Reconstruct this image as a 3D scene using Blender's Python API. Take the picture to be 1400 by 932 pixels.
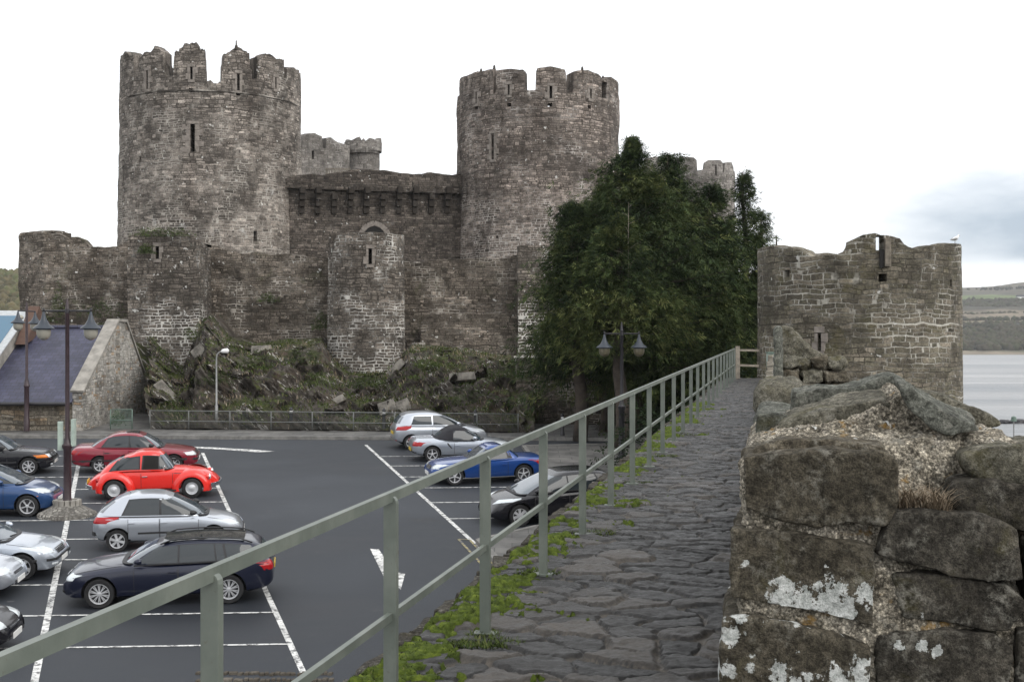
import bpy, bmesh, math, random
import numpy as np
from mathutils import Vector, Matrix, Quaternion

for o in list(bpy.data.objects): bpy.data.objects.remove(o)
scene = bpy.context.scene
C = scene.collection
R = math.radians
# ------------------------------------------------------------------ camera, sky, sun, exposure
F, U0, V0, EYE = 1800.0, 700.0, 472.0, 7.58      # focal length in photo pixels, principal column, horizon row, eye height
cam_d = bpy.data.cameras.new('camera'); cam = bpy.data.objects.new('camera', cam_d); C.objects.link(cam)
cam.location = (0, 0, EYE); cam.rotation_euler = (R(90), 0, 0)
cam_d.sensor_width = 36; cam_d.lens = 36 * F / 1400; cam_d.shift_y = 6 / 1400
cam_d.clip_start = 0.05; cam_d.clip_end = 9000
scene.camera = cam
SUN_EL, SUN_AZ = R(37), R(128)                   # azimuth clockwise from +Y: behind the camera, to the right
world = bpy.data.worlds.new('World'); scene.world = world; world.use_nodes = True
def build_world():
    nt = world.node_tree; N = nt.nodes; L = nt.links; N.clear()
    out = N.new('ShaderNodeOutputWorld')
    sky = N.new('ShaderNodeTexSky'); sky.sky_type = 'NISHITA'; sky.sun_disc = False
    sky.sun_elevation = SUN_EL; sky.sun_rotation = SUN_AZ
    b1 = N.new('ShaderNodeBackground'); b1.inputs[1].default_value = 0.12; L.new(sky.outputs[0], b1.inputs[0])
    tc = N.new('ShaderNodeTexCoord')
    mp = N.new('ShaderNodeMapping'); mp.inputs['Scale'].default_value = (1, 1, 3.2); L.new(tc.outputs['Generated'], mp.inputs[0])
    nz = N.new('ShaderNodeTexNoise'); nz.inputs['Scale'].default_value = 3.0; nz.inputs['Detail'].default_value = 7; nz.inputs['Roughness'].default_value = 0.55
    L.new(mp.outputs[0], nz.inputs[0])
    # cloud body: bright overcast with a greyer bank low over the estuary
    dv = N.new('ShaderNodeVectorMath'); dv.operation = 'DOT_PRODUCT'; L.new(tc.outputs['Generated'], dv.inputs[0])
    d = Vector((0.345, 0.935, 0.078)).normalized(); dv.inputs[1].default_value = d
    mr = N.new('ShaderNodeMapRange'); mr.interpolation_type = 'SMOOTHSTEP'; mr.inputs[1].default_value = 0.9905; mr.inputs[2].default_value = 0.9992; L.new(dv.outputs['Value'], mr.inputs[0])
    sp = N.new('ShaderNodeSeparateXYZ'); L.new(tc.outputs['Generated'], sp.inputs[0])
    ml = N.new('ShaderNodeMapRange'); ml.interpolation_type = 'SMOOTHSTEP'; ml.inputs[1].default_value = 0.047; ml.inputs[2].default_value = 0.066; L.new(sp.outputs[2], ml.inputs[0])
    m0 = N.new('ShaderNodeMath'); m0.operation = 'MULTIPLY'; L.new(mr.outputs[0], m0.inputs[0]); L.new(ml.outputs[0], m0.inputs[1])
    nr = N.new('ShaderNodeMapRange'); nr.inputs[1].default_value = 0.36; nr.inputs[2].default_value = 0.6; L.new(nz.outputs[0], nr.inputs[0])
    m1 = N.new('ShaderNodeMath'); m1.operation = 'MULTIPLY'; L.new(m0.outputs[0], m1.inputs[0]); L.new(nr.outputs[0], m1.inputs[1])
    mx = N.new('ShaderNodeMix'); mx.data_type = 'RGBA'; L.new(m1.outputs[0], mx.inputs[0])
    cr = N.new('ShaderNodeValToRGB'); cr.color_ramp.elements[0].position = 0.3; cr.color_ramp.elements[0].color = (1.04, 1.07, 1.11, 1)
    cr.color_ramp.elements[1].position = 0.7; cr.color_ramp.elements[1].color = (1.32, 1.32, 1.32, 1)
    L.new(nz.outputs[0], cr.inputs[0]); L.new(cr.outputs[0], mx.inputs[6]); mx.inputs[7].default_value = (0.42, 0.50, 0.59, 1)
    b2 = N.new('ShaderNodeBackground'); b2.inputs[1].default_value = 1.0; L.new(mx.outputs[2], b2.inputs[0])
    ms = N.new('ShaderNodeMixShader'); ms.inputs[0].default_value = 0.93
    L.new(b1.outputs[0], ms.inputs[1]); L.new(b2.outputs[0], ms.inputs[2]); L.new(ms.outputs[0], out.inputs[0])
build_world()
sun_d = bpy.data.lights.new('sun', 'SUN'); sun_d.energy = 1.5; sun_d.angle = R(52); sun_d.color = (1.0, 0.96, 0.9)
sun = bpy.data.objects.new('sun', sun_d); C.objects.link(sun)
sd = Vector((math.sin(SUN_AZ) * math.cos(SUN_EL), math.cos(SUN_AZ) * math.cos(SUN_EL), math.sin(SUN_EL)))
sun.rotation_euler = (-sd).to_track_quat('-Z', 'Y').to_euler(); sun.location = (20, -20, 60)
vs = scene.view_settings
vs.view_transform = 'Standard'; vs.look = 'None'; vs.exposure = 0.3; vs.gamma = 1.0; vs.use_curve_mapping = False
scene.cycles.max_bounces = 6; scene.cycles.diffuse_bounces = 3; scene.cycles.glossy_bounces = 3; scene.cycles.transmission_bounces = 3
scene.cycles.use_denoising = True

# ------------------------------------------------------------------ geometry of the place
SLOPE = 117 / F                                   # the car park climbs gently towards the castle
RD_Y = 57.0                                       # where the climb ends and the flat road top begins
def gz(y): return SLOPE * min(y, 62.0)
def at(u, v, Y): return Vector(((u - U0) / F * Y, Y, EYE - (v - V0) / F * Y))
def gp(u, v, up=0.0):                             # a point on the car park
    Y = EYE * F / (v - 355.0); return Vector(((u - U0) / F * Y, Y, SLOPE * Y + up))
def walk_z(y): return EYE - 1.75 + 0.01444 * y
def rail_x(y): return -1.69 + 0.3326 * y * 1130 / F
def para_x(y): return -0.13 + 0.198 * y

# ------------------------------------------------------------------ helpers
def setp(o, label=None, cat=None, group=None, kind=None):
    if label: o['label'] = label
    if cat: o['category'] = cat
    if group: o['group'] = group
    if kind: o['kind'] = kind
    return o
def empty(name, loc=(0, 0, 0), label=None, cat=None, group=None, rz=0.0):
    o = bpy.data.objects.new(name, None); C.objects.link(o); o.location = loc; o.rotation_euler = (0, 0, rz); o.empty_display_size = 0.2
    return setp(o, label, cat, group)
def link(name, me, mat=None, parent=None):
    o = bpy.data.objects.new(name, me); C.objects.link(o)
    if mat is not None:
        ms = mat if isinstance(mat, (list, tuple)) else [mat]
        if not me.materials:
            for m in ms: me.materials.append(m)
    if parent is not None:
        o.parent = parent
        if parent.name in WORLD_SPACE: o.matrix_parent_inverse = Matrix.Translation(-parent.location)
    return o
WORLD_SPACE = {'castle', 'town_wall'}              # their parts are laid out in world coordinates
def mesh_np(name, V, Fc, smooth=False, sharp=None):
    me = bpy.data.meshes.new(name)
    V = np.asarray(V, dtype=np.float32)
    if isinstance(Fc, np.ndarray):
        n = Fc.shape[1]; nf = len(Fc)
        me.vertices.add(len(V)); me.vertices.foreach_set('co', V.ravel())
        me.loops.add(nf * n); me.loops.foreach_set('vertex_index', Fc.astype(np.int32).ravel())
        me.polygons.add(nf); me.polygons.foreach_set('loop_start', np.arange(0, nf * n, n, dtype=np.int32))
        me.update(calc_edges=True)
    else:
        me.from_pydata(V.tolist(), [], Fc)
    if smooth: me.polygons.foreach_set('use_smooth', np.ones(len(me.polygons), dtype=bool))
    if sharp is not None: me.set_sharp_from_angle(angle=R(sharp))
    return me
def set_uv(me, UVv):
    uv = me.uv_layers.new(name='UVMap')
    li = np.empty(len(me.loops), dtype=np.int32); me.loops.foreach_get('vertex_index', li)
    uv.data.foreach_set('uv', np.asarray(UVv, dtype=np.float32)[li].ravel())
def set_attr(me, name, col):
    a = me.color_attributes.new(name, 'FLOAT_COLOR', 'POINT')
    c = np.ones((len(me.vertices), 4), dtype=np.float32); col = np.asarray(col, dtype=np.float32)
    if col.ndim == 1: c[:, 0] = c[:, 1] = c[:, 2] = col
    else: c[:, :3] = col
    a.data.foreach_set('color', c.ravel())
class MB:
    """collects shapes into one mesh"""
    def __init__(s): s.v = []; s.f = []
    def add(s, V, Fc):
        b = len(s.v); s.v += [tuple(p) for p in V]; s.f += [tuple(i + b for i in f) for f in Fc]; return s
    def box(s, c, size, rot=None, taper=1.0):
        hx, hy, hz = size[0] / 2, size[1] / 2, size[2] / 2; V = []
        for z, k in ((-hz, 1.0), (hz, taper)):
            for x, y in ((-hx, -hy), (hx, -hy), (hx, hy), (-hx, hy)): V.append(Vector((x * k, y * k, z)))
        if rot is not None: V = [rot @ p for p in V]
        c = Vector(c)
        return s.add([p + c for p in V], [(3, 2, 1, 0), (4, 5, 6, 7), (0, 1, 5, 4), (1, 2, 6, 5), (2, 3, 7, 6), (3, 0, 4, 7)])
    def bar(s, a, b, w, h, upv=(0, 0, 1)):
        a, b = Vector(a), Vector(b); d = (b - a); ln = d.length; d.normalize()
        side = d.cross(Vector(upv)); side = side.normalized() if side.length > 1e-5 else Vector((1, 0, 0))
        up = side.cross(d); V = []
        for p in (a, b):
            for x, y in ((-1, -1), (1, -1), (1, 1), (-1, 1)): V.append(p + side * (x * w / 2) + up * (y * h / 2))
        return s.add(V, [(0, 1, 2, 3), (7, 6, 5, 4), (0, 4, 5, 1), (1, 5, 6, 2), (2, 6, 7, 3), (3, 7, 4, 0)])
    def tube(s, pts, r, n=8, cap=True):
        pts = [Vector(p) for p in pts]; rs = r if isinstance(r, (list, tuple)) else [r] * len(pts); V = []; prev = None
        for i, p in enumerate(pts):
            d = (pts[min(i + 1, len(pts) - 1)] - pts[max(i - 1, 0)]).normalized()
            if prev is None: a = d.orthogonal().normalized()
            else:
                a = prev - d * prev.dot(d); a = a.normalized() if a.length > 1e-6 else d.orthogonal().normalized()
            prev = a; b = d.cross(a)
            for k in range(n):
                t = 2 * math.pi * k / n; V.append(p + (a * math.cos(t) + b * math.sin(t)) * rs[i])
        Fc = []
        for i in range(len(pts) - 1):
            for k in range(n): Fc.append((i * n + k, i * n + (k + 1) % n, (i + 1) * n + (k + 1) % n, (i + 1) * n + k))
        if cap: Fc.append(tuple(range(n - 1, -1, -1))); Fc.append(tuple((len(pts) - 1) * n + k for k in range(n)))
        return s.add(V, Fc)
    def lathe(s, prof, c=(0, 0, 0), n=16, axis='z', cap=True):
        V = []
        for r, h in prof:
            for k in range(n):
                t = 2 * math.pi * k / n; x, y = r * math.cos(t), r * math.sin(t)
                V.append(Vector((x, y, h)) if axis == 'z' else (Vector((x, h, y)) if axis == 'y' else Vector((h, x, y))))
        c = Vector(c); V = [p + c for p in V]; Fc = []
        for i in range(len(prof) - 1):
            for k in range(n): Fc.append((i * n + k, i * n + (k + 1) % n, (i + 1) * n + (k + 1) % n, (i + 1) * n + k))
        if cap: Fc.append(tuple(range(n - 1, -1, -1))); Fc.append(tuple((len(prof) - 1) * n + k for k in range(n)))
        if axis == 'y': Fc = [tuple(reversed(f)) for f in Fc]
        return s.add(V, Fc)
    def prism(s, poly, d):
        d = Vector(d); n = len(poly); P = [Vector(p) for p in poly]
        return s.add(P + [p + d for p in P], [tuple(range(n)), tuple(range(2 * n - 1, n - 1, -1))] + [(i, i + n, (i + 1) % n + n, (i + 1) % n) for i in range(n)])
    def me(s, name, smooth=False, sharp=None, bevel=0.0, fix=True):
        me = bpy.data.meshes.new(name); me.from_pydata([tuple(p) for p in s.v], [], s.f)
        if fix or bevel:
            bm = bmesh.new(); bm.from_mesh(me); bmesh.ops.recalc_face_normals(bm, faces=bm.faces)
            if bevel: bmesh.ops.bevel(bm, geom=[e for e in bm.edges if len(e.link_faces) == 2 and e.calc_face_angle(0) > 0.5], offset=bevel, segments=2, affect='EDGES', profile=0.7)
            bm.to_mesh(me); bm.free()
        if smooth: me.polygons.foreach_set('use_smooth', np.ones(len(me.polygons), dtype=bool))
        if sharp is not None: me.set_sharp_from_angle(angle=R(sharp))
        return me
    def build(s, name, mat, parent=None, smooth=False, sharp=None, bevel=0.0):
        return link(name, s.me(name, smooth, sharp, bevel), mat, parent)
def box_uv(me, sc=1.0):
    n = np.empty(len(me.polygons) * 3, dtype=np.float32); me.polygons.foreach_get('normal', n); n = n.reshape(-1, 3)
    co = np.empty(len(me.vertices) * 3, dtype=np.float32); me.vertices.foreach_get('co', co); co = co.reshape(-1, 3)
    uv = me.uv_layers.new(name='UVMap'); out = np.zeros((len(me.loops), 2), dtype=np.float32)
    for p in me.polygons:
        a = np.abs(n[p.index]); k = int(np.argmax(a))
        for li in p.loop_indices:
            q = co[me.loops[li].vertex_index]
            out[li] = (q[1], q[2]) if k == 0 else ((q[0], q[2]) if k == 1 else (q[0], q[1]))
    uv.data.foreach_set('uv', (out * sc).ravel())
# vectorised noise
def _h(ix, iy, iz, seed):
    n = (ix.astype(np.int64) * 374761393 + iy.astype(np.int64) * 668265263 + iz.astype(np.int64) * 1440662683 + seed * 1274126177) & 0x7fffffff
    n = (n ^ (n >> 13)) * 1274126177 & 0x7fffffff
    n = (n ^ (n >> 16)) * 668265263 & 0x7fffffff
    return ((n ^ (n >> 15)) & 0xffff) / 65535.0
def vnoise(P, seed=0):
    P = np.asarray(P, dtype=np.float64); i = np.floor(P).astype(np.int64); f = P - i; f = f * f * f * (f * (f * 6 - 15) + 10)
    x, y, z = i[:, 0], i[:, 1], i[:, 2]; fx, fy, fz = f[:, 0], f[:, 1], f[:, 2]
    def l(a, b, t): return a + (b - a) * t
    return l(l(l(_h(x, y, z, seed), _h(x + 1, y, z, seed), fx), l(_h(x, y + 1, z, seed), _h(x + 1, y + 1, z, seed), fx), fy),
             l(l(_h(x, y, z + 1, seed), _h(x + 1, y, z + 1, seed), fx), l(_h(x, y + 1, z + 1, seed), _h(x + 1, y + 1, z + 1, seed), fx), fy), fz) * 2 - 1
def fbm(P, sc=1.0, oct=4, seed=0, gain=0.5):
    P = np.asarray(P, dtype=np.float64) * sc; a = 1.0; s = 0; t = 0
    for o in range(oct):
        s = s + a * vnoise(P + o * 17.3, seed + o); t += a; P = P * 2.03; a *= gain
    return s / t
def sstep(a, b, x):
    t = np.clip((x - a) / (b - a), 0, 1); return t * t * (3 - 2 * t)
def voro2(P, seed=0, jit=0.9):
    """F1, F2-F1, random of nearest cell in the plane"""
    i = np.floor(P).astype(np.int64); n = len(P); d1 = np.full(n, 9.0); d2 = np.full(n, 9.0); rid = np.zeros(n); z = np.zeros(n, dtype=np.int64)
    for dx in (-1, 0, 1):
        for dy in (-1, 0, 1):
            cx, cy = i[:, 0] + dx, i[:, 1] + dy
            px = cx + 0.5 + jit * (_h(cx, cy, z, seed) - 0.5); py = cy + 0.5 + jit * (_h(cx, cy, z + 1, seed) - 0.5)
            d = np.hypot(P[:, 0] - px, P[:, 1] - py); m = d < d1
            d2 = np.where(m, d1, np.minimum(d2, d)); rid = np.where(m, _h(cx, cy, z + 2, seed), rid); d1 = np.where(m, d, d1)
    return d1, d2 - d1, rid
# ------------------------------------------------------------------ materials
class NT:
    def __init__(s, name):
        s.m = bpy.data.materials.new(name); s.m.use_nodes = True; s.t = s.m.node_tree; s.N = s.t.nodes; s.L = s.t.links
        s.b = s.N['Principled BSDF']
    def n(s, typ, **k):
        o = s.N.new('ShaderNode' + typ)
        for a, b in k.items(): setattr(o, a, b)
        return o
    def put(s, sock, val):
        if hasattr(val, 'is_linked') or isinstance(val, bpy.types.NodeSocket): s.L.new(val, sock)
        elif val is not None: sock.default_value = val
    def math(s, op, a, b=None, c=None, clamp=False):
        o = s.n('Math', operation=op, use_clamp=clamp)
        s.put(o.inputs[0], a)
        if b is not None: s.put(o.inputs[1], b)
        if c is not None: s.put(o.inputs[2], c)
        return o.outputs[0]
    def mix(s, f, a, b, blend='MIX'):
        o = s.n('Mix', data_type='RGBA', blend_type=blend); s.put(o.inputs[0], f)
        s.put(o.inputs[6], a if not isinstance(a, tuple) else (*a[:3], 1)); s.put(o.inputs[7], b if not isinstance(b, tuple) else (*b[:3], 1))
        return o.outputs[2]
    def noise(s, vec, sc, det=4, rough=0.55, dist=0.0):
        o = s.n('TexNoise'); o.inputs['Scale'].default_value = sc; o.inputs['Detail'].default_value = det; o.inputs['Roughness'].default_value = rough; o.inputs['Distortion'].default_value = dist
        if vec is not None: s.L.new(vec, o.inputs['Vector'])
        return o.outputs['Fac']
    def rng(s, x, a, b, c=0.0, d=1.0, smooth=True):
        o = s.n('MapRange'); o.interpolation_type = 'SMOOTHSTEP' if smooth else 'LINEAR'
        s.put(o.inputs[0], x); 
        for i, q in enumerate((a, b, c, d)): s.put(o.inputs[i + 1], q)
        return o.outputs[0]
    def scale(s, vec, v):
        o = s.n('Mapping'); o.inputs['Scale'].default_value = v; s.L.new(vec, o.inputs[0]); return o.outputs[0]
    def pos(s): return s.n('NewGeometry').outputs['Position']
    def obj(s): return s.n('TexCoord').outputs['Object']
    def uv(s): return s.n('TexCoord').outputs['UV']
    def ramp(s, x, stops):
        o = s.n('ValToRGB'); e = o.color_ramp.elements
        while len(e) < len(stops): e.new(0.5)
        for i, (p, c) in enumerate(stops): e[i].position = p; e[i].color = (*c, 1)
        s.L.new(x, o.inputs[0]); return o.outputs[0]
    def bump(s, h, st=0.5, dist=0.02):
        o = s.n('Bump'); o.inputs['Strength'].default_value = st; o.inputs['Distance'].default_value = dist; s.L.new(h, o.inputs['Height']); s.L.new(o.outputs[0], s.b.inputs['Normal'])
    def col(s, c): s.put(s.b.inputs['Base Color'], (*c, 1) if isinstance(c, tuple) and len(c) == 3 else c)
    def set(s, rough=None, metal=None, spec=None, coat=None, ior=None):
        if rough is not None: s.put(s.b.inputs['Roughness'], rough)
        if metal is not None: s.b.inputs['Metallic'].default_value = metal
        if spec is not None: s.b.inputs['Specular IOR Level'].default_value = spec
        if coat is not None: s.b.inputs['Coat Weight'].default_value = coat; s.b.inputs['Coat Roughness'].default_value = 0.04
        if ior is not None: s.b.inputs['IOR'].default_value = ior
        return s
def plain(name, c, rough=0.5, metal=0.0, var=0.12, sc=6.0, spec=0.5):
    t = NT(name); n = t.noise(t.obj(), sc, 5, 0.6)
    f = t.rng(n, 0.3, 0.7, 1 - var, 1 + var)
    t.col(t.mix(1.0, c, f, 'MULTIPLY')); t.set(rough, metal, spec); return t.m
def masonry(name, stones, mortar, w=0.45, h=0.2, mw=0.02, pale=0.5, white=0.25, moss=0.0, stain=0.5, bump=0.6, mossc=(0.045, 0.055, 0.018), speck=0.25, tint=1.0, bigvar=0.5, low=None):
    """rough coursed rubble: courses of uneven height, stones of uneven length, weathered mortar, lichen and stains"""
    t = NT(name); uv = t.uv(); P = t.pos()
    s = t.n('SeparateXYZ'); t.L.new(uv, s.inputs[0]); u, v = s.outputs[0], s.outputs[1]
    n1 = t.noise(uv, 1.1, 2, 0.5); n2 = t.noise(uv, 5.5, 2, 0.5)
    vv = t.math('ADD', v, t.math('MULTIPLY', t.math('SUBTRACT', n1, 0.5), 0.28)); vv = t.math('ADD', vv, t.math('MULTIPLY', t.math('SUBTRACT', n2, 0.5), h * 0.30))
    vr = t.math('DIVIDE', vv, h)
    o = t.n('TexNoise', noise_dimensions='1D'); o.inputs['Scale'].default_value = 0.55; o.inputs['Detail'].default_value = 1; t.L.new(vr, o.inputs['W'])
    vr = t.math('ADD', vr, t.math('MULTIPLY', o.outputs['Fac'], 1.1))
    row = t.math('FLOOR', vr); fr = t.math('FRACT', vr)
    wn = t.n('TexWhiteNoise', noise_dimensions='1D'); t.L.new(row, wn.inputs['W']); r1 = wn.outputs['Value']
    uu = t.math('ADD', u, t.math('MULTIPLY', t.math('SUBTRACT', n2, 0.5), w * 0.35))
    uu = t.math('ADD', t.math('MULTIPLY', t.math('DIVIDE', uu, w), t.math('ADD', 0.65, t.math('MULTIPLY', r1, 0.7))), t.math('MULTIPLY', r1, 37.0))
    cv = t.n('CombineXYZ'); t.L.new(uu, cv.inputs[0]); t.L.new(t.math('MULTIPLY', row, 7.13), cv.inputs[1])
    vo = t.n('TexVoronoi', voronoi_dimensions='2D', feature='F1'); vo.inputs['Scale'].default_value = 1.0; t.L.new(cv.outputs[0], vo.inputs['Vector'])
    ve = t.n('TexVoronoi', voronoi_dimensions='2D', feature='DISTANCE_TO_EDGE'); ve.inputs['Scale'].default_value = 1.0; t.L.new(cv.outputs[0], ve.inputs['Vector'])
    jv = t.math('MULTIPLY', t.math('MINIMUM', fr, t.math('SUBTRACT', 1.0, fr)), h); ju = t.math('MULTIPLY', ve.outputs['Distance'], w)
    j = t.math('MINIMUM', jv, ju); n3 = t.noise(P, 9.0, 4, 0.65)
    j = t.math('ADD', j, t.math('MULTIPLY', t.math('SUBTRACT', n3, 0.5), mw * 1.5))
    m = t.rng(j, mw * 0.45, mw * 1.1)                                   # 1 on stone, 0 in joint
    sc = t.n('SeparateColor'); t.L.new(vo.outputs['Color'], sc.inputs[0])
    col = t.ramp(sc.outputs[0], [(i / max(1, len(stones) - 1), c) for i, c in enumerate(stones)])
    col = t.mix(1.0, col, t.rng(sc.outputs[1], 0, 1, 0.72, 1.28, False), 'MULTIPLY')
    n4 = t.noise(P, 14.0, 6, 0.7); col = t.mix(1.0, col, t.rng(n4, 0.25, 0.75, 0.45, 1.55), 'MULTIPLY'); n5 = t.noise(P, 2.2, 7, 0.72); col = t.mix(1.0, col, t.rng(n5, 0.3, 0.7, 0.62, 1.38), 'MULTIPLY')
    big = t.noise(P, 0.35, 5, 0.6); col = t.mix(1.0, col, t.rng(big, 0.3, 0.7, 1 - bigvar * 0.6, 1 + bigvar * 0.6), 'MULTIPLY')
    # mortar: pale where the lime has washed over it
    pz = t.noise(P, 0.55, 6, 0.65, 0.3)
    if low: sz_ = t.n('SeparateXYZ'); t.L.new(P, sz_.inputs[0]); pz = t.math('ADD', pz, t.rng(sz_.outputs[2], low[0], low[1], low[2], 0.0))
    pm = t.rng(pz, 0.62 - 0.3 * pale, 0.80 - 0.3 * pale)
    mc = t.mix(pm, tuple(0.72 * x for x in stones[0]), mortar); col = t.mix(m, mc, col)
    # white lime / lichen
    if white > 0:
        wz = t.noise(P, 1.3, 8, 0.72, 0.6); wl = t.rng(t.math('ADD', wz, t.math('MULTIPLY', t.math('SUBTRACT', pz, 0.5), 0.7)), 0.80 - 0.3 * white, 0.90 - 0.28 * white)
        wl = t.math('MULTIPLY', wl, t.rng(n4, 0.35, 0.6)); col = t.mix(t.math('MULTIPLY', wl, 0.8), col, (0.40, 0.39, 0.37))
    if speck > 0:
        sz = t.noise(P, 3.4, 3, 0.5); s2 = t.rng(sz, 0.715 - 0.07 * speck, 0.735 - 0.07 * speck); col = t.mix(t.math('MULTIPLY', s2, 0.85), col, (0.55, 0.54, 0.51))
    if stain > 0:
        so = t.noise(t.scale(P, (1.1, 1.1, 0.12)), 0.9, 6, 0.65); sm = t.rng(so, 0.5, 0.72); col = t.mix(t.math('MULTIPLY', sm, stain), col, t.mix(1.0, col, (0.42, 0.38, 0.36), 'MULTIPLY'))
    if moss > 0:
        mz = t.noise(P, 0.8, 7, 0.7, 0.4); mm = t.math('MULTIPLY', t.rng(mz, 0.62 - 0.2 * moss, 0.8 - 0.2 * moss), 0.85); col = t.mix(mm, col, t.mix(0.65, col, mossc))
    if tint != 1.0: col = t.mix(1.0, col, (tint, tint, tint), 'MULTIPLY')
    t.col(col); t.set(0.92, 0, 0.25)
    t.bump(t.math('ADD', m, t.math('ADD', t.math('MULTIPLY', n4, 0.9), t.math('MULTIPLY', sc.outputs[2], 0.35))), bump, 0.05)
    return t.m
CASTLE = masonry('castle rubble', [(0.074, 0.064, 0.055), (0.158, 0.138, 0.119), (0.116, 0.102, 0.089), (0.25, 0.22, 0.192)], (0.34, 0.315, 0.28), 0.40, 0.16, 0.020, pale=0.50, white=0.36, stain=0.6, speck=0.2, bigvar=0.8, low=(13, 24, 0.10), tint=1.17)
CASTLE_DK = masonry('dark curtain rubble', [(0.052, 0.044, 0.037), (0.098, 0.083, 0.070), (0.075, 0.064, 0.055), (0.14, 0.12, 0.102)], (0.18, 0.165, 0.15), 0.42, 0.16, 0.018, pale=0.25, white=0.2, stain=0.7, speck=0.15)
BARB = masonry('barbican rubble', [(0.066, 0.055, 0.044), (0.128, 0.108, 0.088), (0.098, 0.084, 0.069), (0.195, 0.166, 0.137)], (0.36, 0.33, 0.29), 0.38, 0.15, 0.019, pale=0.50, white=0.30, moss=0.3, stain=0.5, speck=0.35, bigvar=0.6, tint=1.12)
BARB_W = masonry('barbican limewashed rubble', [(0.070, 0.060, 0.050), (0.125, 0.108, 0.091), (0.096, 0.083, 0.07), (0.18, 0.156, 0.132)], (0.55, 0.53, 0.49), 0.40, 0.17, 0.024, pale=0.40, white=0.26, low=(8.0, 12.0, 0.12), moss=0.1, stain=0.5, speck=0.7, bigvar=0.6)
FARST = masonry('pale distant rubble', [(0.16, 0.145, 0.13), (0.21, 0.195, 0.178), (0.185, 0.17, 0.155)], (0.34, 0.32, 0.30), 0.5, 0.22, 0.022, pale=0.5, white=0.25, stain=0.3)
TOWN = masonry('town wall tower rubble', [(0.085, 0.074, 0.056), (0.14, 0.123, 0.094), (0.11, 0.1, 0.072), (0.18, 0.156, 0.122)], (0.42, 0.40, 0.35), 0.42, 0.165, 0.017, pale=0.62, white=0.06, moss=0.5, stain=0.4, speck=0.1, mossc=(0.075, 0.066, 0.018), bump=0.8)
HOUSE = masonry('grey house stone', [(0.20, 0.19, 0.17), (0.31, 0.295, 0.27), (0.25, 0.24, 0.22), (0.37, 0.35, 0.32), (0.29, 0.27, 0.24), (0.24, 0.17, 0.11)], (0.40, 0.38, 0.34), 0.32, 0.14, 0.016, pale=0.7, white=0.1, stain=0.25, speck=0.0)
KERBWALL = masonry('roadside wall stone', [(0.11, 0.095, 0.075), (0.17, 0.15, 0.12), (0.14, 0.125, 0.1), (0.2, 0.15, 0.1)], (0.22, 0.2, 0.17), 0.42, 0.16, 0.014, pale=0.5, white=0.08, stain=0.3, speck=0.0)
def m_dressed():
    t = NT('dressed sandstone'); P = t.pos(); n = t.noise(P, 4.0, 6, 0.65); c = t.ramp(n, [(0.3, (0.12, 0.105, 0.09)), (0.5, (0.20, 0.175, 0.153)), (0.75, (0.31, 0.275, 0.245))])
    t.col(c); t.set(0.9); t.bump(t.noise(P, 20, 5), 0.3, 0.02); return t.m
DRESS = m_dressed()
CASTLE_B = masonry('lime streaked castle rubble', [(0.080, 0.067, 0.057), (0.160, 0.135, 0.116), (0.12, 0.102, 0.089), (0.25, 0.212, 0.183)], (0.38, 0.35, 0.32), 0.40, 0.16, 0.021, pale=0.42, white=0.34, stain=0.6, speck=0.2, bigvar=0.8, low=(13, 21, 0.17), tint=1.15)
DARK = plain('unlit hollow', (0.012, 0.011, 0.010), 0.95, var=0.05)
def m_asphalt():
    t = NT('asphalt'); P = t.pos(); big = t.noise(P, 0.16, 6, 0.6, 0.4); c = t.ramp(big, [(0.3, (0.010, 0.0125, 0.018)), (0.5, (0.019, 0.023, 0.030)), (0.68, (0.038, 0.043, 0.052))])
    oil = t.rng(t.noise(P, 0.55, 5, 0.6, 0.5), 0.62, 0.78); c = t.mix(t.math('MULTIPLY', oil, 0.65), c, (0.016, 0.016, 0.018))
    pale = t.rng(t.noise(P, 0.9, 7, 0.7, 0.3), 0.60, 0.8); c = t.mix(t.math('MULTIPLY', pale, 0.6), c, (0.075, 0.074, 0.074))
    g = t.noise(P, 60, 3, 0.7); c = t.mix(1.0, c, t.rng(g, 0.3, 0.7, 0.7, 1.3), 'MULTIPLY')
    sp = t.rng(t.noise(P, 2.3, 2, 0.5), 0.76, 0.775); c = t.mix(t.math('MULTIPLY', sp, 0.4), c, (0.16, 0.155, 0.15))
    t.col(c); t.set(t.rng(big, 0.3, 0.7, 0.62, 0.82)); t.bump(g, 0.35, 0.01); return t.m
ASPH = m_asphalt()
def m_paint(name, c, wear=0.5):
    t = NT(name); P = t.pos(); n = t.noise(P, 7, 8, 0.75, 0.3); k = t.rng(n, 0.34 + 0.13 * wear, 0.46 + 0.14 * wear); n2 = t.noise(P, 1.1, 3)
    t.col(t.mix(k, (0.09, 0.09, 0.092), t.mix(1.0, c, t.rng(n2, 0.3, 0.7, 0.8, 1.12), 'MULTIPLY'))); t.set(0.7); return t.m
WHITEP = m_paint('white road paint', (0.66, 0.66, 0.64)); YELP = m_paint('worn yellow road paint', (0.36, 0.30, 0.13), 0.8)
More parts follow.
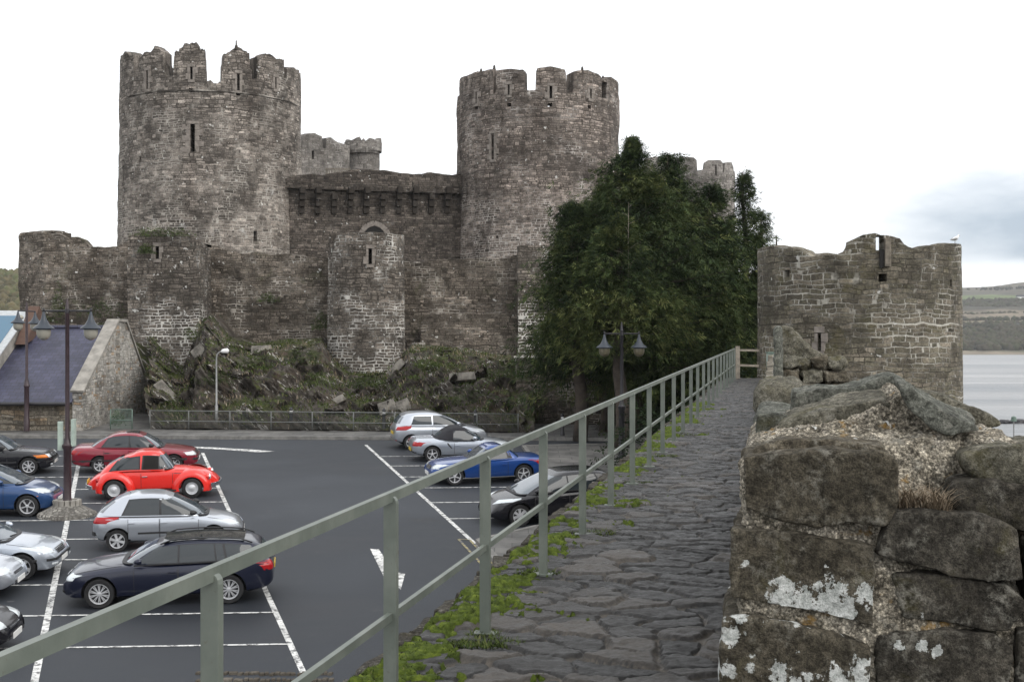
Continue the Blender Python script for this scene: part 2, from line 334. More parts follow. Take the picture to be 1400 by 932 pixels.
def m_pave():
    t = NT('paving slabs'); P = t.pos(); b = t.n('TexBrick'); t.L.new(P, b.inputs['Vector']); b.inputs['Scale'].default_value = 1.0
    b.inputs['Brick Width'].default_value = 0.9; b.inputs['Row Height'].default_value = 0.6; b.inputs['Mortar Size'].default_value = 0.012
    b.inputs['Color1'].default_value = (0.085, 0.083, 0.079, 1); b.inputs['Color2'].default_value = (0.135, 0.13, 0.122, 1); b.inputs['Mortar'].default_value = (0.05, 0.048, 0.045, 1)
    n = t.noise(P, 1.2, 7, 0.65); t.col(t.mix(1.0, b.outputs['Color'], t.rng(n, 0.3, 0.7, 0.65, 1.3), 'MULTIPLY')); t.set(0.8); t.bump(t.noise(P, 30, 4), 0.2, 0.01); return t.m
PAVE = m_pave()
KERB = plain('kerb concrete', (0.17, 0.165, 0.155), 0.85, var=0.3, sc=3)
CONC = plain('weathered concrete', (0.25, 0.235, 0.21), 0.9, var=0.3, sc=2)
def m_slate(name='slate roof', row=0.28, c1=(0.029, 0.031, 0.060), c2=(0.050, 0.050, 0.088)):
    t = NT(name); uv = t.uv(); b = t.n('TexBrick'); t.L.new(uv, b.inputs['Vector']); b.inputs['Scale'].default_value = 1.0
    b.inputs['Brick Width'].default_value = 0.32; b.inputs['Row Height'].default_value = row; b.inputs['Mortar Size'].default_value = 0.012; b.inputs['Bias'].default_value = 0.0
    b.inputs['Color1'].default_value = (*c1, 1); b.inputs['Color2'].default_value = (*c2, 1); b.inputs['Mortar'].default_value = (0.02, 0.02, 0.026, 1)
    n = t.noise(t.pos(), 0.9, 6, 0.6); t.col(t.mix(1.0, b.outputs['Color'], t.rng(n, 0.3, 0.7, 0.75, 1.3), 'MULTIPLY')); t.set(0.55)
    s = t.n('SeparateXYZ'); t.L.new(uv, s.inputs[0]); saw = t.math('FRACT', t.math('DIVIDE', s.outputs[1], row)); t.bump(t.math('SUBTRACT', b.outputs['Fac'], t.math('MULTIPLY', saw, 1.5)), -0.5, 0.02); return t.m
SLATE = m_slate()
def m_rock():
    t = NT('rock and turf'); P = t.pos(); g = t.n('NewGeometry'); s = t.n('SeparateXYZ'); t.L.new(g.outputs['Normal'], s.inputs[0])
    # tilted strata
    s0 = t.n('Mapping'); s0.inputs['Rotation'].default_value = (0, R(-40), 0); t.L.new(P, s0.inputs[0]); st = t.n('Mapping'); st.inputs['Scale'].default_value = (0.55, 0.7, 2.4); t.L.new(s0.outputs[0], st.inputs[0])
    n = t.noise(st.outputs[0], 1.4, 8, 0.7, 0.5); c = t.ramp(n, [(0.3, (0.016, 0.014, 0.012)), (0.46, (0.050, 0.043, 0.036)), (0.6, (0.092, 0.080, 0.069)), (0.8, (0.18, 0.162, 0.142))])
    br = t.rng(t.noise(P, 0.7, 5, 0.6), 0.5, 0.68); c = t.mix(t.math('MULTIPLY', br, 0.5), c, (0.075, 0.048, 0.032))
    gz_ = t.math('ADD', t.noise(P, 0.45, 7, 0.68, 0.4), t.math('MULTIPLY', s.outputs[2], 0.20)); gm = t.rng(gz_, 0.595, 0.75); gv = t.noise(P, 4.0, 6, 0.7)
    gc = t.ramp(gv, [(0.3, (0.014, 0.016, 0.006)), (0.5, (0.035, 0.042, 0.013)), (0.62, (0.066, 0.070, 0.022)), (0.75, (0.11, 0.095, 0.04))]); c = t.mix(t.math('MULTIPLY', gm, 0.9), c, gc)
    w = t.rng(t.math('ADD', t.noise(st.outputs[0], 3.2, 5, 0.7), t.math('MULTIPLY', t.noise(P, 0.6, 3), 0.35)), 0.785, 0.82); c = t.mix(t.math('MULTIPLY', w, 0.8), c, (0.42, 0.40, 0.37))
    t.col(c); t.set(0.95, 0, 0.2); t.bump(t.math('ADD', n, t.math('MULTIPLY', gv, 0.5)), 0.8, 0.12); return t.m
ROCK = m_rock()
def m_block(name, c0, c1, c2, lich=0.4, moss=0.35, oran=0.0, sc=1.0, grain=1.0, peb=0.0, spots=()):
    t = NT(name); P = t.pos(); n = t.noise(P, 5.5 * sc, 8, 0.68, 0.4); f = t.noise(P, 42 * sc, 6, 0.75); ff = t.noise(P, 160 * sc, 3, 0.7)
    c = t.ramp(n, [(0.28, c0), (0.5, c1), (0.74, c2)]); c = t.mix(1.0, c, t.rng(f, 0.3, 0.7, 0.4, 1.6), 'MULTIPLY'); c = t.mix(1.0, c, t.rng(ff, 0.3, 0.7, 0.6, 1.4), 'MULTIPLY'); c = t.mix(1.0, c, t.rng(t.noise(P, 14 * sc, 7, 0.7), 0.3, 0.7, 0.6, 1.4), 'MULTIPLY')
    if peb:
        vv = t.n('TexVoronoi'); vv.inputs['Scale'].default_value = 115; t.L.new(P, vv.inputs['Vector']); vs_ = t.n('SeparateColor'); t.L.new(vv.outputs['Color'], vs_.inputs[0]); c = t.mix(1.0, c, t.rng(vs_.outputs[0], 0, 1, 0.5, 1.9, False), 'MULTIPLY'); c = t.mix(1.0, c, t.rng(vv.outputs['Distance'], 0.2, 0.9, 1.3, 0.6), 'MULTIPLY')
        ff = t.math('ADD', ff, t.math('MULTIPLY', t.math('SUBTRACT', 1.0, vv.outputs['Distance']), peb))
    if moss: c = t.mix(t.math('MULTIPLY', t.rng(t.noise(P, 3.1 * sc, 7, 0.7, 0.5), 0.60 - 0.2 * moss, 0.78 - 0.2 * moss), 0.6), c, (0.075, 0.066, 0.022))
    gl = t.math('MULTIPLY', t.rng(t.noise(P, 9 * sc, 7, 0.72, 0.3), 0.50, 0.66), t.rng(f, 0.4, 0.62)); c = t.mix(t.math('MULTIPLY', gl, 0.7), c, (0.27, 0.26, 0.225))
    if lich:
        a = t.noise(P, 4.2 * sc, 9, 0.62, 0.15); l = t.rng(t.math('ADD', a, t.math('MULTIPLY', t.math('SUBTRACT', f, 0.5), 0.10)), 0.700 - 0.09 * lich, 0.715 - 0.09 * lich)
        c = t.mix(t.math('MULTIPLY', l, 0.92), c, t.mix(t.rng(f, 0.35, 0.65), (0.42, 0.43, 0.41), (0.68, 0.68, 0.65)))
    if spots:
        tot = None; zz = t.noise(P, 24, 8, 0.72)
        for cx, rad in spots:
            vd = t.n('VectorMath', operation='DISTANCE'); t.L.new(P, vd.inputs[0]); vd.inputs[1].default_value = cx; q = t.math('SUBTRACT', 1.0, t.math('DIVIDE', vd.outputs['Value'], rad)); tot = q if tot is None else t.math('MAXIMUM', tot, q)
        l = t.rng(t.math('ADD', tot, t.math('MULTIPLY', t.math('SUBTRACT', zz, 0.5), 4.0)), 0.26, 0.36); c = t.mix(t.math('MULTIPLY', l, t.rng(ff, 0.25, 0.5, 0.6, 0.97)), c, t.mix(t.rng(f, 0.3, 0.68), (0.26, 0.28, 0.26), (0.72, 0.73, 0.71)))
    if oran: c = t.mix(t.math('MULTIPLY', t.rng(t.noise(P, 6 * sc, 5, 0.6), 0.64 - 0.1 * oran, 0.74 - 0.1 * oran), 0.7), c, (0.30, 0.17, 0.035))
    t.col(c); t.set(0.93, 0, 0.2); t.bump(t.math('ADD', t.math('MULTIPLY', n, 0.7), t.math('ADD', f, t.math('MULTIPLY', ff, 0.5))), 0.9 * grain, 0.014); return t.m
BLOCK = m_block('lichened parapet block', (0.046, 0.039, 0.028), (0.092, 0.079, 0.058), (0.17, 0.15, 0.115), lich=0.35)
def _mf(u, v): return at(u, v, 4.303 / (1 + 0.219 * (u - U0) / F))
BLOCK_W = m_block('white lichened parapet block', (0.032, 0.0275, 0.02), (0.070, 0.061, 0.045), (0.15, 0.134, 0.105), lich=0.25, spots=[(_mf(1070, 822), .07), (_mf(1100, 825), .08), (_mf(1135, 822), .09), (_mf(1150, 838), .06), (_mf(1072, 802), .05), (_mf(1098, 803), .035), (_mf(1190, 815), .05), (_mf(1000, 865), .05), (_mf(1012, 842), .035), (_mf(1028, 905), .03), (_mf(1062, 912), .035), (_mf(1064, 930), .05), (_mf(1092, 930), .05), (_mf(1150, 928), .07), (_mf(1178, 912), .05), (_mf(990, 915), .05), (_mf(1018, 770), .02), (_mf(1100, 890), .03), (_mf(1180, 930), .06)])
BLOCK_D = m_block('dark parapet block', (0.024, 0.0215, 0.017), (0.047, 0.042, 0.034), (0.095, 0.086, 0.07), lich=0.1, spots=[(_mf(1262, 880), .024), (_mf(1280, 890), .02), (_mf(1330, 838), .016), (_mf(1262, 848), .026), (_mf(1228, 880), .022), (_mf(1335, 820), .012), (_mf(1305, 815), .01)])
COPE = m_block('coping slab stone', (0.062, 0.058, 0.045), (0.11, 0.103, 0.08), (0.165, 0.152, 0.12), lich=0.0, moss=0.55)
COPE_G = m_block('grey green coping slab stone', (0.06, 0.062, 0.052), (0.105, 0.108, 0.092), (0.15, 0.15, 0.128), lich=0.0, moss=0.3)
MORTAR = m_block('pebbly lime mortar', (0.09, 0.078, 0.06), (0.19, 0.17, 0.135), (0.34, 0.31, 0.26), lich=0.2, moss=0.15, oran=0.5, sc=1.6, grain=0.7, peb=1.2)
def m_walk():
    t = NT('slate paving of the wall walk'); P = t.pos(); a = t.n('Attribute'); a.attribute_name = 'cell'; s = t.n('SeparateColor'); t.L.new(a.outputs['Color'], s.inputs[0])
    n = t.noise(P, 7, 8, 0.7, 0.4); f = t.noise(P, 55, 6, 0.75); st = t.noise(t.scale(P, (1, 3, 1)), 9, 6, 0.7)
    c = t.ramp(s.outputs[0], [(0, (0.011, 0.0105, 0.010)), (0.35, (0.020, 0.019, 0.018)), (0.7, (0.031, 0.0295, 0.0285)), (1, (0.066, 0.057, 0.048))])
    c = t.mix(1.0, c, t.rng(n, 0.25, 0.75, 0.55, 1.45), 'MULTIPLY'); c = t.mix(1.0, c, t.rng(f, 0.25, 0.75, 0.7, 1.3), 'MULTIPLY')
    mc = t.mix(t.rng(n, 0.35, 0.65), (0.040, 0.034, 0.028), (0.16, 0.140, 0.115)); c = t.mix(t.math('MULTIPLY', t.rng(t.math('ADD', s.outputs[1], t.math('MULTIPLY', t.math('SUBTRACT', f, 0.5), 0.7)), 0.35, 0.75), 0.75), c, mc)
    w = t.rng(t.noise(P, 2.1, 8, 0.75, 0.4), 0.665, 0.70); c = t.mix(t.math('MULTIPLY', w, 0.7), c, (0.40, 0.40, 0.39))
    t.col(c); t.set(t.rng(n, 0.3, 0.7, 0.36, 0.75)); t.bump(t.math('ADD', t.math('MULTIPLY', st, 0.8), t.math('MULTIPLY', f, 0.9)), 0.9, 0.014); return t.m
WALK = m_walk()
def m_moss(name, stops, attr=None):
    t = NT(name); P = t.pos()
    if attr:
        a = t.n('Attribute'); a.attribute_name = attr; sx = t.n('SeparateColor'); t.L.new(a.outputs['Color'], sx.inputs[0]); x = sx.outputs[0]
    else: x = t.noise(P, 14, 7, 0.7)
    c = t.ramp(x, stops); t.col(c); t.set(0.9, 0, 0.15)
    if not attr: t.bump(t.noise(P, 90, 4, 0.7), 1.0, 0.01)
    return t.m
MOSS = m_moss('bright moss', [(0.28, (0.018, 0.026, 0.007)), (0.5, (0.070, 0.098, 0.016)), (0.75, (0.18, 0.225, 0.034))])
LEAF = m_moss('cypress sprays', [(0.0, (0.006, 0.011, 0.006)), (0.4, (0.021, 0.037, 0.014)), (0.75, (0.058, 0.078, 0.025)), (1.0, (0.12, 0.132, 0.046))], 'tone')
GRASSB = m_moss('grass blades', [(0.0, (0.03, 0.05, 0.012)), (0.5, (0.062, 0.09, 0.022)), (1.0, (0.13, 0.13, 0.05))], 'tone')
DRYB = m_moss('dry stems', [(0.0, (0.10, 0.075, 0.05)), (0.5, (0.21, 0.165, 0.115)), (1.0, (0.36, 0.30, 0.23))], 'tone')
IVY = m_moss('ivy leaves', [(0.0, (0.022, 0.034, 0.01)), (0.6, (0.05, 0.075, 0.02)), (1.0, (0.09, 0.12, 0.035))], 'tone')
BARK = plain('bark', (0.055, 0.043, 0.034), 0.95, var=0.4, sc=3); TWIG = plain('pale bare twigs', (0.13, 0.115, 0.09), 0.9, var=0.3)
def m_rail():
    t = NT('grey green rail paint'); P = t.pos(); n = t.noise(P, 3.5, 6, 0.6); f = t.noise(P, 50, 5, 0.7)
    c = t.mix(t.rng(n, 0.35, 0.7), (0.105, 0.122, 0.104), (0.155, 0.172, 0.148)); c = t.mix(t.math('MULTIPLY', t.rng(f, 0.60, 0.70), 0.5), c, (0.09, 0.075, 0.05)); c = t.mix(t.math('MULTIPLY', t.rng(t.noise(P, 9, 7, 0.75, 0.4), 0.66, 0.71), 0.75), c, (0.10, 0.050, 0.022)); c = t.mix(t.math('MULTIPLY', t.rng(t.noise(t.scale(P, (6, 6, 1.2)), 2.5, 5, 0.65), 0.5, 0.75), 0.35), c, (0.07, 0.078, 0.06)); t.col(c); t.set(0.45); t.bump(f, 0.08, 0.004); return t.m
RAIL = m_rail()
IRON = plain('black painted iron', (0.014, 0.013, 0.016), 0.4, 0.0, var=0.2); MAROON = plain('dark maroon iron', (0.035, 0.02, 0.024), 0.42, var=0.2)
GALV = plain('galvanised steel', (0.24, 0.24, 0.235), 0.5, 0.35, var=0.15); WIRE = plain('fence wire', (0.075, 0.085, 0.078), 0.6, 0.2); GREENP = plain('green paint', (0.1, 0.15, 0.12), 0.5); PALEGRN = plain('pale green box paint', (0.34, 0.41, 0.36), 0.5)
OPAL = plain('opal lamp glass', (0.30, 0.285, 0.24), 0.25, var=0.05); WHITE = plain('white paint', (0.75, 0.75, 0.74), 0.45, var=0.05); LAMPB = plain('blue grey lamp hood', (0.028, 0.036, 0.048), 0.4)
WOOD = plain('weathered timber', (0.2, 0.175, 0.14), 0.85, var=0.3)
# cars
def m_car(name, c, metal=0.0, rough=0.28, coat=1.0):
    t = NT(name); n = t.noise(t.obj(), 300, 2); f = t.rng(n, 0.3, 0.7, 0.97, 1.03) if metal else 1.0
    t.col(t.mix(1.0, c, f, 'MULTIPLY') if metal else c); t.set(rough, metal, 0.35, coat)
    d = t.noise(t.obj(), 3.0, 6, 0.7); t.b.inputs['Coat Roughness'].default_value = 0.05
    t.put(t.b.inputs['Coat Roughness'], t.rng(d, 0.35, 0.75, 0.03, 0.12)); return t.m
GLASS = NT('car glass'); GLASS.col((0.020, 0.026, 0.030)); GLASS.set(0.04, 0, 0.5, 0.25, ior=1.55); GLASS = GLASS.m
RUBBER = plain('tyre rubber', (0.014, 0.014, 0.015), 0.8, var=0.25); ALLOY = plain('alloy', (0.62, 0.63, 0.65), 0.32, 0.45, var=0.05); ALLOYD = plain('rim shadow metal', (0.05, 0.05, 0.055), 0.5, 0.5)
PLAST = plain('black plastic trim', (0.018, 0.018, 0.02), 0.55, var=0.1); CHROME = plain('chrome', (0.72, 0.73, 0.75), 0.1, 1.0, var=0.02); REDL = plain('red lamp lens', (0.35, 0.012, 0.015), 0.12, var=0.05); AMBER = plain('amber lens', (0.6, 0.16, 0.01), 0.15, var=0.05)
LENS = NT('clear lamp lens'); LENS.col((0.62, 0.66, 0.68)); LENS.set(0.06, 0.35, 0.6); LENS = LENS.m
SCREEN = NT('windscreen glass'); SCREEN.col((0.045, 0.068, 0.09)); SCREEN.set(0.05, 0, 0.6, 0.6, ior=1.9); SCREEN = SCREEN.m
PLATEW = plain('white plate', (0.7, 0.7, 0.68), 0.5, var=0.02); PLATEY = plain('yellow plate', (0.6, 0.42, 0.04), 0.5, var=0.02); SOFT = plain('black soft top fabric', (0.012, 0.012, 0.016), 0.85, var=0.2)
# ------------------------------------------------------------------ wall builder
def wall(name, path, S, zb, prof, mat, parent, thick=0.9, ds=0.14, dz=0.2, holes=(), thru=(), rough=0.05, seed=1, batter=0.0, jag=0.03, inner=True, closed=False):
    """path(s) -> (x, y); outward side lies to the right of travel; prof = [(s, z)...] top edge"""
    ps = np.array([p[0] for p in prof]); pz = np.array([p[1] for p in prof]); zmax = pz.max() + 0.15
    s = set(np.round(np.arange(0, S + 1e-6, ds), 4)); s.add(round(S, 4))
    for h in list(holes) + list(thru): s.add(round(h[0], 4)); s.add(round(h[1], 4))
    for p in prof: s.add(round(min(max(p[0], 0), S), 4))
    s = np.array(sorted(s)); zs = set(np.round(np.arange(zb, zmax, dz), 4))
    for h in list(holes) + list(thru): zs.add(round(h[2], 4)); zs.add(round(h[3], 4))
    zs = np.array(sorted(zs)); zs = np.append(zs, zmax); n, m = len(s), len(zs)
    xy = np.array([path(a) for a in s]); e = 0.05
    d = np.array([np.subtract(path(min(a + e, S) if not closed else a + e), path(max(a - e, 0) if not closed else a - e)) for a in s]); d /= np.linalg.norm(d, axis=1)[:, None]
    nor = np.stack([d[:, 1], -d[:, 0]], 1)
    top = np.interp(s, ps, pz) + jag * fbm(np.stack([s * 2.2, s * 0 + seed, s * 0], 1), 1.0, 4, seed)
    def sheet(off, amp, sd):
        Z = np.minimum(zs[None, :], top[:, None]); bt = batter * (zs.max() - Z)
        P = np.empty((n, m, 3)); P[..., 0] = xy[:, None, 0] + nor[:, None, 0] * (off + bt); P[..., 1] = xy[:, None, 1] + nor[:, None, 1] * (off + bt); P[..., 2] = Z
        Q = P.reshape(-1, 3); dn = amp * (fbm(Q, 0.5, 3, sd) * 1.3 + fbm(Q, 2.6, 3, sd + 9) * 0.9); dn = dn.reshape(n, m)
        P[..., 0] += nor[:, None, 0] * dn; P[..., 1] += nor[:, None, 1] * dn
        return P, Z
    V = []; Fc = []; UV = []
    def add(P, Z, flip, hl):
        b = len(V); V.extend(P.reshape(-1, 3).tolist()); UV.extend(np.stack([np.repeat(s, m), Z.ravel()], 1).tolist())
        for i in range(n - 1):
            sm = (s[i] + s[i + 1]) / 2
            hs = [h for h in hl if h[0] < sm < h[1]]
            for j in range(m - 1):
                a0, a1, b0, b1 = Z[i, j], Z[i, j + 1], Z[i + 1, j], Z[i + 1, j + 1]
                if a1 - a0 < 1e-4 and b1 - b0 < 1e-4: continue
                if hs:
                    zm = (zs[j] + zs[j + 1]) / 2
                    if any(h[2] < zm < h[3] for h in hs): continue
                q = [b + i * m + j, b + (i + 1) * m + j, b + (i + 1) * m + j + 1, b + i * m + j + 1]
                if a1 - a0 < 1e-4: q = q[:3]
                elif b1 - b0 < 1e-4: q = [q[0], q[1], q[3]]
                Fc.append(tuple(q[::-1]) if flip else tuple(q))
        return b
    P0, Z0 = sheet(0.0, rough, seed); b0 = add(P0, Z0, False, list(holes) + list(thru))
    if inner:
        P1, Z1 = sheet(-thick, rough * 0.6, seed + 50); b1 = add(P1, Z1, True, list(thru))
        bt_ = len(V)
        for i in range(n):
            for q in range(4): V.append((P0[i, -1] * (1 - q / 3) + P1[i, -1] * q / 3 + np.array([0, 0, 0 if q in (0, 3) else 0.03])).tolist()); UV.append((s[i], 40 + thick * q / 3))
        for i in range(n - 1):
            for q in range(3): Fc.append((bt_ + i * 4 + q, bt_ + (i + 1) * 4 + q, bt_ + (i + 1) * 4 + q + 1, bt_ + i * 4 + q + 1))
        if not closed:
            for j in range(m - 1):
                for i, fl in ((0, False), (n - 1, True)):
                    if Z0[i, j + 1] - Z0[i, j] > 1e-4:
                        q = (b0 + i * m + j, b0 + i * m + j + 1, b1 + i * m + j + 1, b1 + i * m + j); Fc.append(q if fl == False else q[::-1])
        # jambs of the openings
        for h in list(holes) + list(thru):
            i0, i1 = int(np.argmin(abs(s - round(h[0], 4)))), int(np.argmin(abs(s - round(h[1], 4))))
            j0, j1 = int(np.argmin(abs(zs - round(h[2], 4)))), int(np.argmin(abs(zs - round(h[3], 4))))
            for i in (i0, i1):
                for j in range(j0, j1): Fc.append((b0 + i * m + j, b0 + i * m + j + 1, b1 + i * m + j + 1, b1 + i * m + j))
            for j in (j0, j1):
                for i in range(i0, i1): Fc.append((b0 + i * m + j, b0 + (i + 1) * m + j, b1 + (i + 1) * m + j, b1 + i * m + j))
    me = mesh_np(name, np.array(V), Fc, True, 45); set_uv(me, UV)
    return link(name, me, mat, parent)
class Cyl:
    def __init__(s, u, r_px, Y): s.cy = Y; s.cx = (u - U0) / F * Y; s.R = r_px / F * Y; s.S = 2 * math.pi * s.R
    def path(s, a): t = math.pi / 2 + a / s.R; return (s.cx + s.R * math.cos(t), s.cy + s.R * math.sin(t))
    def s_of(s, u):
        lo, hi = math.pi * 0.93 * s.R - math.pi / 2 * s.R, math.pi * 2.07 * s.R - math.pi / 2 * s.R
        A_ = np.linspace(lo, hi, 900); us = np.array([U0 + F * s.path(a)[0] / s.path(a)[1] for a in A_]); i0, i1 = int(np.argmin(us)), int(np.argmax(us)); k = i0 + int(np.argmin(abs(us[i0:i1 + 1] - u))); return A_[k]
    def z_of(s, u, v): y = s.path(s.s_of(u))[1]; return EYE + (V0 - v) / F * y
    def prof(s, px, back, rag=0.0, seed=0): 
        if rag:
            rr = random.Random(seed); q = [px[0]]
            for (u0, v0), (u1, v1) in zip(px[:-1], px[1:]):
                for k in (1, 2):
                    t = k / 3; q.append((u0 + (u1 - u0) * t + rr.uniform(-.25, .25) * abs(u1 - u0) / 3, v0 + (v1 - v0) * (round(t + rr.uniform(-.45, .45)) if abs(v1 - v0) > 8 else t) + rr.uniform(-rag, rag)))
                q.append((u1, v1 + rr.uniform(-rag, rag) * 0.4))
            px = q
        p = [(s.s_of(u), s.z_of(u, v)) for u, v in px]
        for i in range(1, len(p)):
            if p[i][0] <= p[i - 1][0]: p[i] = (p[i - 1][0] + 0.02, p[i][1])
        return [(0, back), (p[0][0] - 0.03, back)] + p + [(p[-1][0] + 0.03, back), (s.S, back)]
    def hole(s, u, v0, v1, w): a = s.s_of(u); return (a - w / 2, a + w / 2, s.z_of(u, v1), s.z_of(u, v0))
    def nrm(s, u): x, y = s.path(s.s_of(u)); return Vector((x - s.cx, y - s.cy, 0)).normalized()
class Line:
    def __init__(s, pts):
        s.p = [Vector(q) for q in pts]; s.l = [0.0]
        for i in range(1, len(s.p)): s.l.append(s.l[-1] + (s.p[i] - s.p[i - 1]).length)
        s.S = s.l[-1]
    def path(s, a):
        i = max(0, min(len(s.l) - 2, int(np.searchsorted(s.l, a, side='right') - 1))); t = (a - s.l[i]) / (s.l[i + 1] - s.l[i]); q = s.p[i].lerp(s.p[i + 1], t); return (q.x, q.y)
    def s_of(s, u): return min((abs(U0 + F * s.path(a)[0] / s.path(a)[1] - u), a) for a in np.linspace(0, s.S, 800))[1]
    def z_of(s, u, v): return EYE + (V0 - v) / F * s.path(s.s_of(u))[1]
    def prof(s, px): 
        p = sorted((s.s_of(u), s.z_of(u, v)) for u, v in px)
        for i in range(1, len(p)):
            if p[i][0] <= p[i - 1][0]: p[i] = (p[i - 1][0] + 0.02, p[i][1])
        return [(min(0, p[0][0]) - 0.01, p[0][1])] + p + [(s.S + 0.01, p[-1][1])]
    def hole(s, u, v0, v1, w): a = s.s_of(u); return (a - w / 2, a + w / 2, s.z_of(u, v1), s.z_of(u, v0))
    def nrm(s, u):
        a = s.s_of(u); a = min(max(a, 0.06), s.S - 0.06); q = Vector(s.path(a + 0.05)) - Vector(s.path(a - 0.05)); q.normalize(); return Vector((q.y, -q.x, 0))
def px_line(*uY): return Line([((u - U0) / F * Y, Y) for u, Y in uY])
def surround(shape, u, h, parent, wide=0.26, seed=0, name='arrow_loop', courses=None):
    """dressed quoins framing an opening h = (s0, s1, z0, z1)"""
    rr = random.Random(seed); x, y = shape.path((h[0] + h[1]) / 2); n = shape.nrm(u); t = Vector((-n.y, n.x, 0)); w = (h[1] - h[0]) / 2; b = MB()
    rot = Matrix((t, -n, Vector((0, 0, 1)))).transposed().to_3x3(); H = h[3] - h[2]; k = courses or max(2, int(H / 0.34)); o = Vector((x, y, 0)) + n * 0.0
    for sd in (-1, 1):
        for i in range(k):
            ww = wide * (0.7 if (i + (sd > 0)) % 2 else 1.25) * rr.uniform(0.85, 1.15); z0 = h[2] + H * i / k; z1 = h[2] + H * (i + 1) / k - 0.012
            b.box(o + t * sd * (w + ww / 2) + Vector((0, 0, (z0 + z1) / 2)), (ww, 0.16, z1 - z0), rot)
    b.box(o + Vector((0, 0, h[3] + 0.11)), (2 * w + wide * 1.3, 0.17, 0.2), rot); b.box(o + Vector((0, 0, h[2] - 0.10)), (2 * w + wide * 1.1, 0.17, 0.18), rot)
    me = b.me(name, bevel=0.012); return link(name, me, DRESS, parent)
def sky_blocker(name, cyl, z, mat, parent):  # cap added inside an open tower, shuts out sky light so openings look dark
    b = MB(); b.lathe([(cyl.R - 0.3, z - 0.2), (cyl.R - 0.3, z)], (cyl.cx, cyl.cy, 0), 40); return b.build(name, mat, parent)

# ------------------------------------------------------------------ ground, car park, road, pavements
def sheet(name, poly, mat, up, kind='structure', z=None):
    V = [(p[0], p[1], (gz(p[1]) if z is None else z) + up) for p in poly]
    me = mesh_np(name, V, [tuple(range(len(V)))]); o = link(name, me, mat); return setp(o, kind=kind)
def ground():
    xs = np.concatenate([[-3000, -1500, -700, -400, -200, -120], np.arange(-80, 61, 4.0), [80, 110]]); ys = np.concatenate([np.arange(-40, 70, 4.0), [62.0], np.arange(72, 170, 8), [260, 420, 560]]); ys = np.unique(ys)
    X, Y = np.meshgrid(xs, ys, indexing='ij'); Z = np.array([[gz(y) for y in ys] for x in xs]); edge = np.maximum(para_x(np.clip(Y, -10, 60)) + 0.5, 0)
    k = sstep(0.5, 7, X - edge) ; Z = Z * (1 - k) + (-4.0) * k; k2 = sstep(140, 190, Y) * (X > -60); Z = Z * (1 - k2) - 4.0 * k2
    P = np.stack([X, Y, Z - 0.05], -1).reshape(-1, 3); n, m = len(xs), len(ys); i, j = np.meshgrid(np.arange(n - 1), np.arange(m - 1), indexing='ij'); a = (i * m + j).ravel()
    me = mesh_np('ground', P, np.stack([a, a + m, a + m + 1, a + 1], 1), True); setp(link('ground', me, ROCK), kind='structure')
ground()
fence_a, fence_b = gp(150, 586), gp(709, 599)
def kerb_y(x): return 56.3 - 0.05 * (x + 20) * 0.5 if x < 5 else 55.05 - 0.0 * x
sheet('road', [(-70, -12), (rail_x(-12) - 0.6, -12), (rail_x(43) - 0.6, 43), (16, 54.9), (14, 55.0), (5, 55.05), (-70, 57.4)], ASPH, 0.0)
def strip(name, pts, w, mat, up, kind='structure'):
    """painted line along ground points"""
    V = []; P = [Vector((p[0], p[1])) for p in pts]
    for i, p in enumerate(P):
        d = (P[min(i + 1, len(P) - 1)] - P[max(i - 1, 0)]).normalized(); n = Vector((-d.y, d.x)) * w / 2
        for q in (p + n, p - n): V.append((q.x, q.y, gz(q.y) + up))
    Fc = [(2 * i, 2 * i + 1, 2 * i + 3, 2 * i + 2) for i in range(len(P) - 1)]
    me = mesh_np(name, V, Fc); return setp(link(name, me, mat), kind=kind)
# pavement in front of the castle with its kerb
kb = [(-70, 57.4), (-40, 56.65), (-20, 56.0), (-8, 55.5), (5, 55.05), (14, 55.0), (16, 54.9)]
sheet('pavement', [(-70, 57.6)] + [(x, y + 0.2) for x, y in kb[1:]] + [(18, 66), (-70, 66)], PAVE, 0.125)
b = MB()
for (x0, y0), (x1, y1) in zip(kb[:-1], kb[1:]): b.bar((x0, y0 + 0.1, gz(y0) + 0.06), (x1, y1 + 0.1, gz(y1) + 0.06), 0.2, 0.16)
setp(b.build('kerb', KERB, bevel=0.012), kind='structure')
# paved corner by the wall at the right
pv = [gp(655, 742), gp(735, 723), gp(800, 720), gp(770, 652), gp(735, 640), gp(716, 612)]
pvp = [(p.x, p.y) for p in pv] + [(11.0, 54.4), (13.0, 54.4), (rail_x(43) - 0.62, 43), (rail_x(20) - 0.62, 20)] + [(gp(690, 782).x, gp(690, 782).y)]
sheet('pavement', pvp, PAVE, 0.11)
b = MB(); loop = [pv[0], gp(690, 782)]
b.bar(loop[0] + Vector((0, 0, 0.05)), loop[1] + Vector((0, 0, 0.05)), 0.2, 0.14); q = [pv[0], pv[1], pv[2], pv[3], pv[4], pv[5], Vector((11.0, 54.4, gz(54.4)))]
for p0, p1 in zip(q[:-1], q[1:]): b.bar(p0 + Vector((0, 0, 0.05)), p1 + Vector((0, 0, 0.05)), 0.16, 0.14)
setp(b.build('kerb', KERB, bevel=0.012), kind='structure')
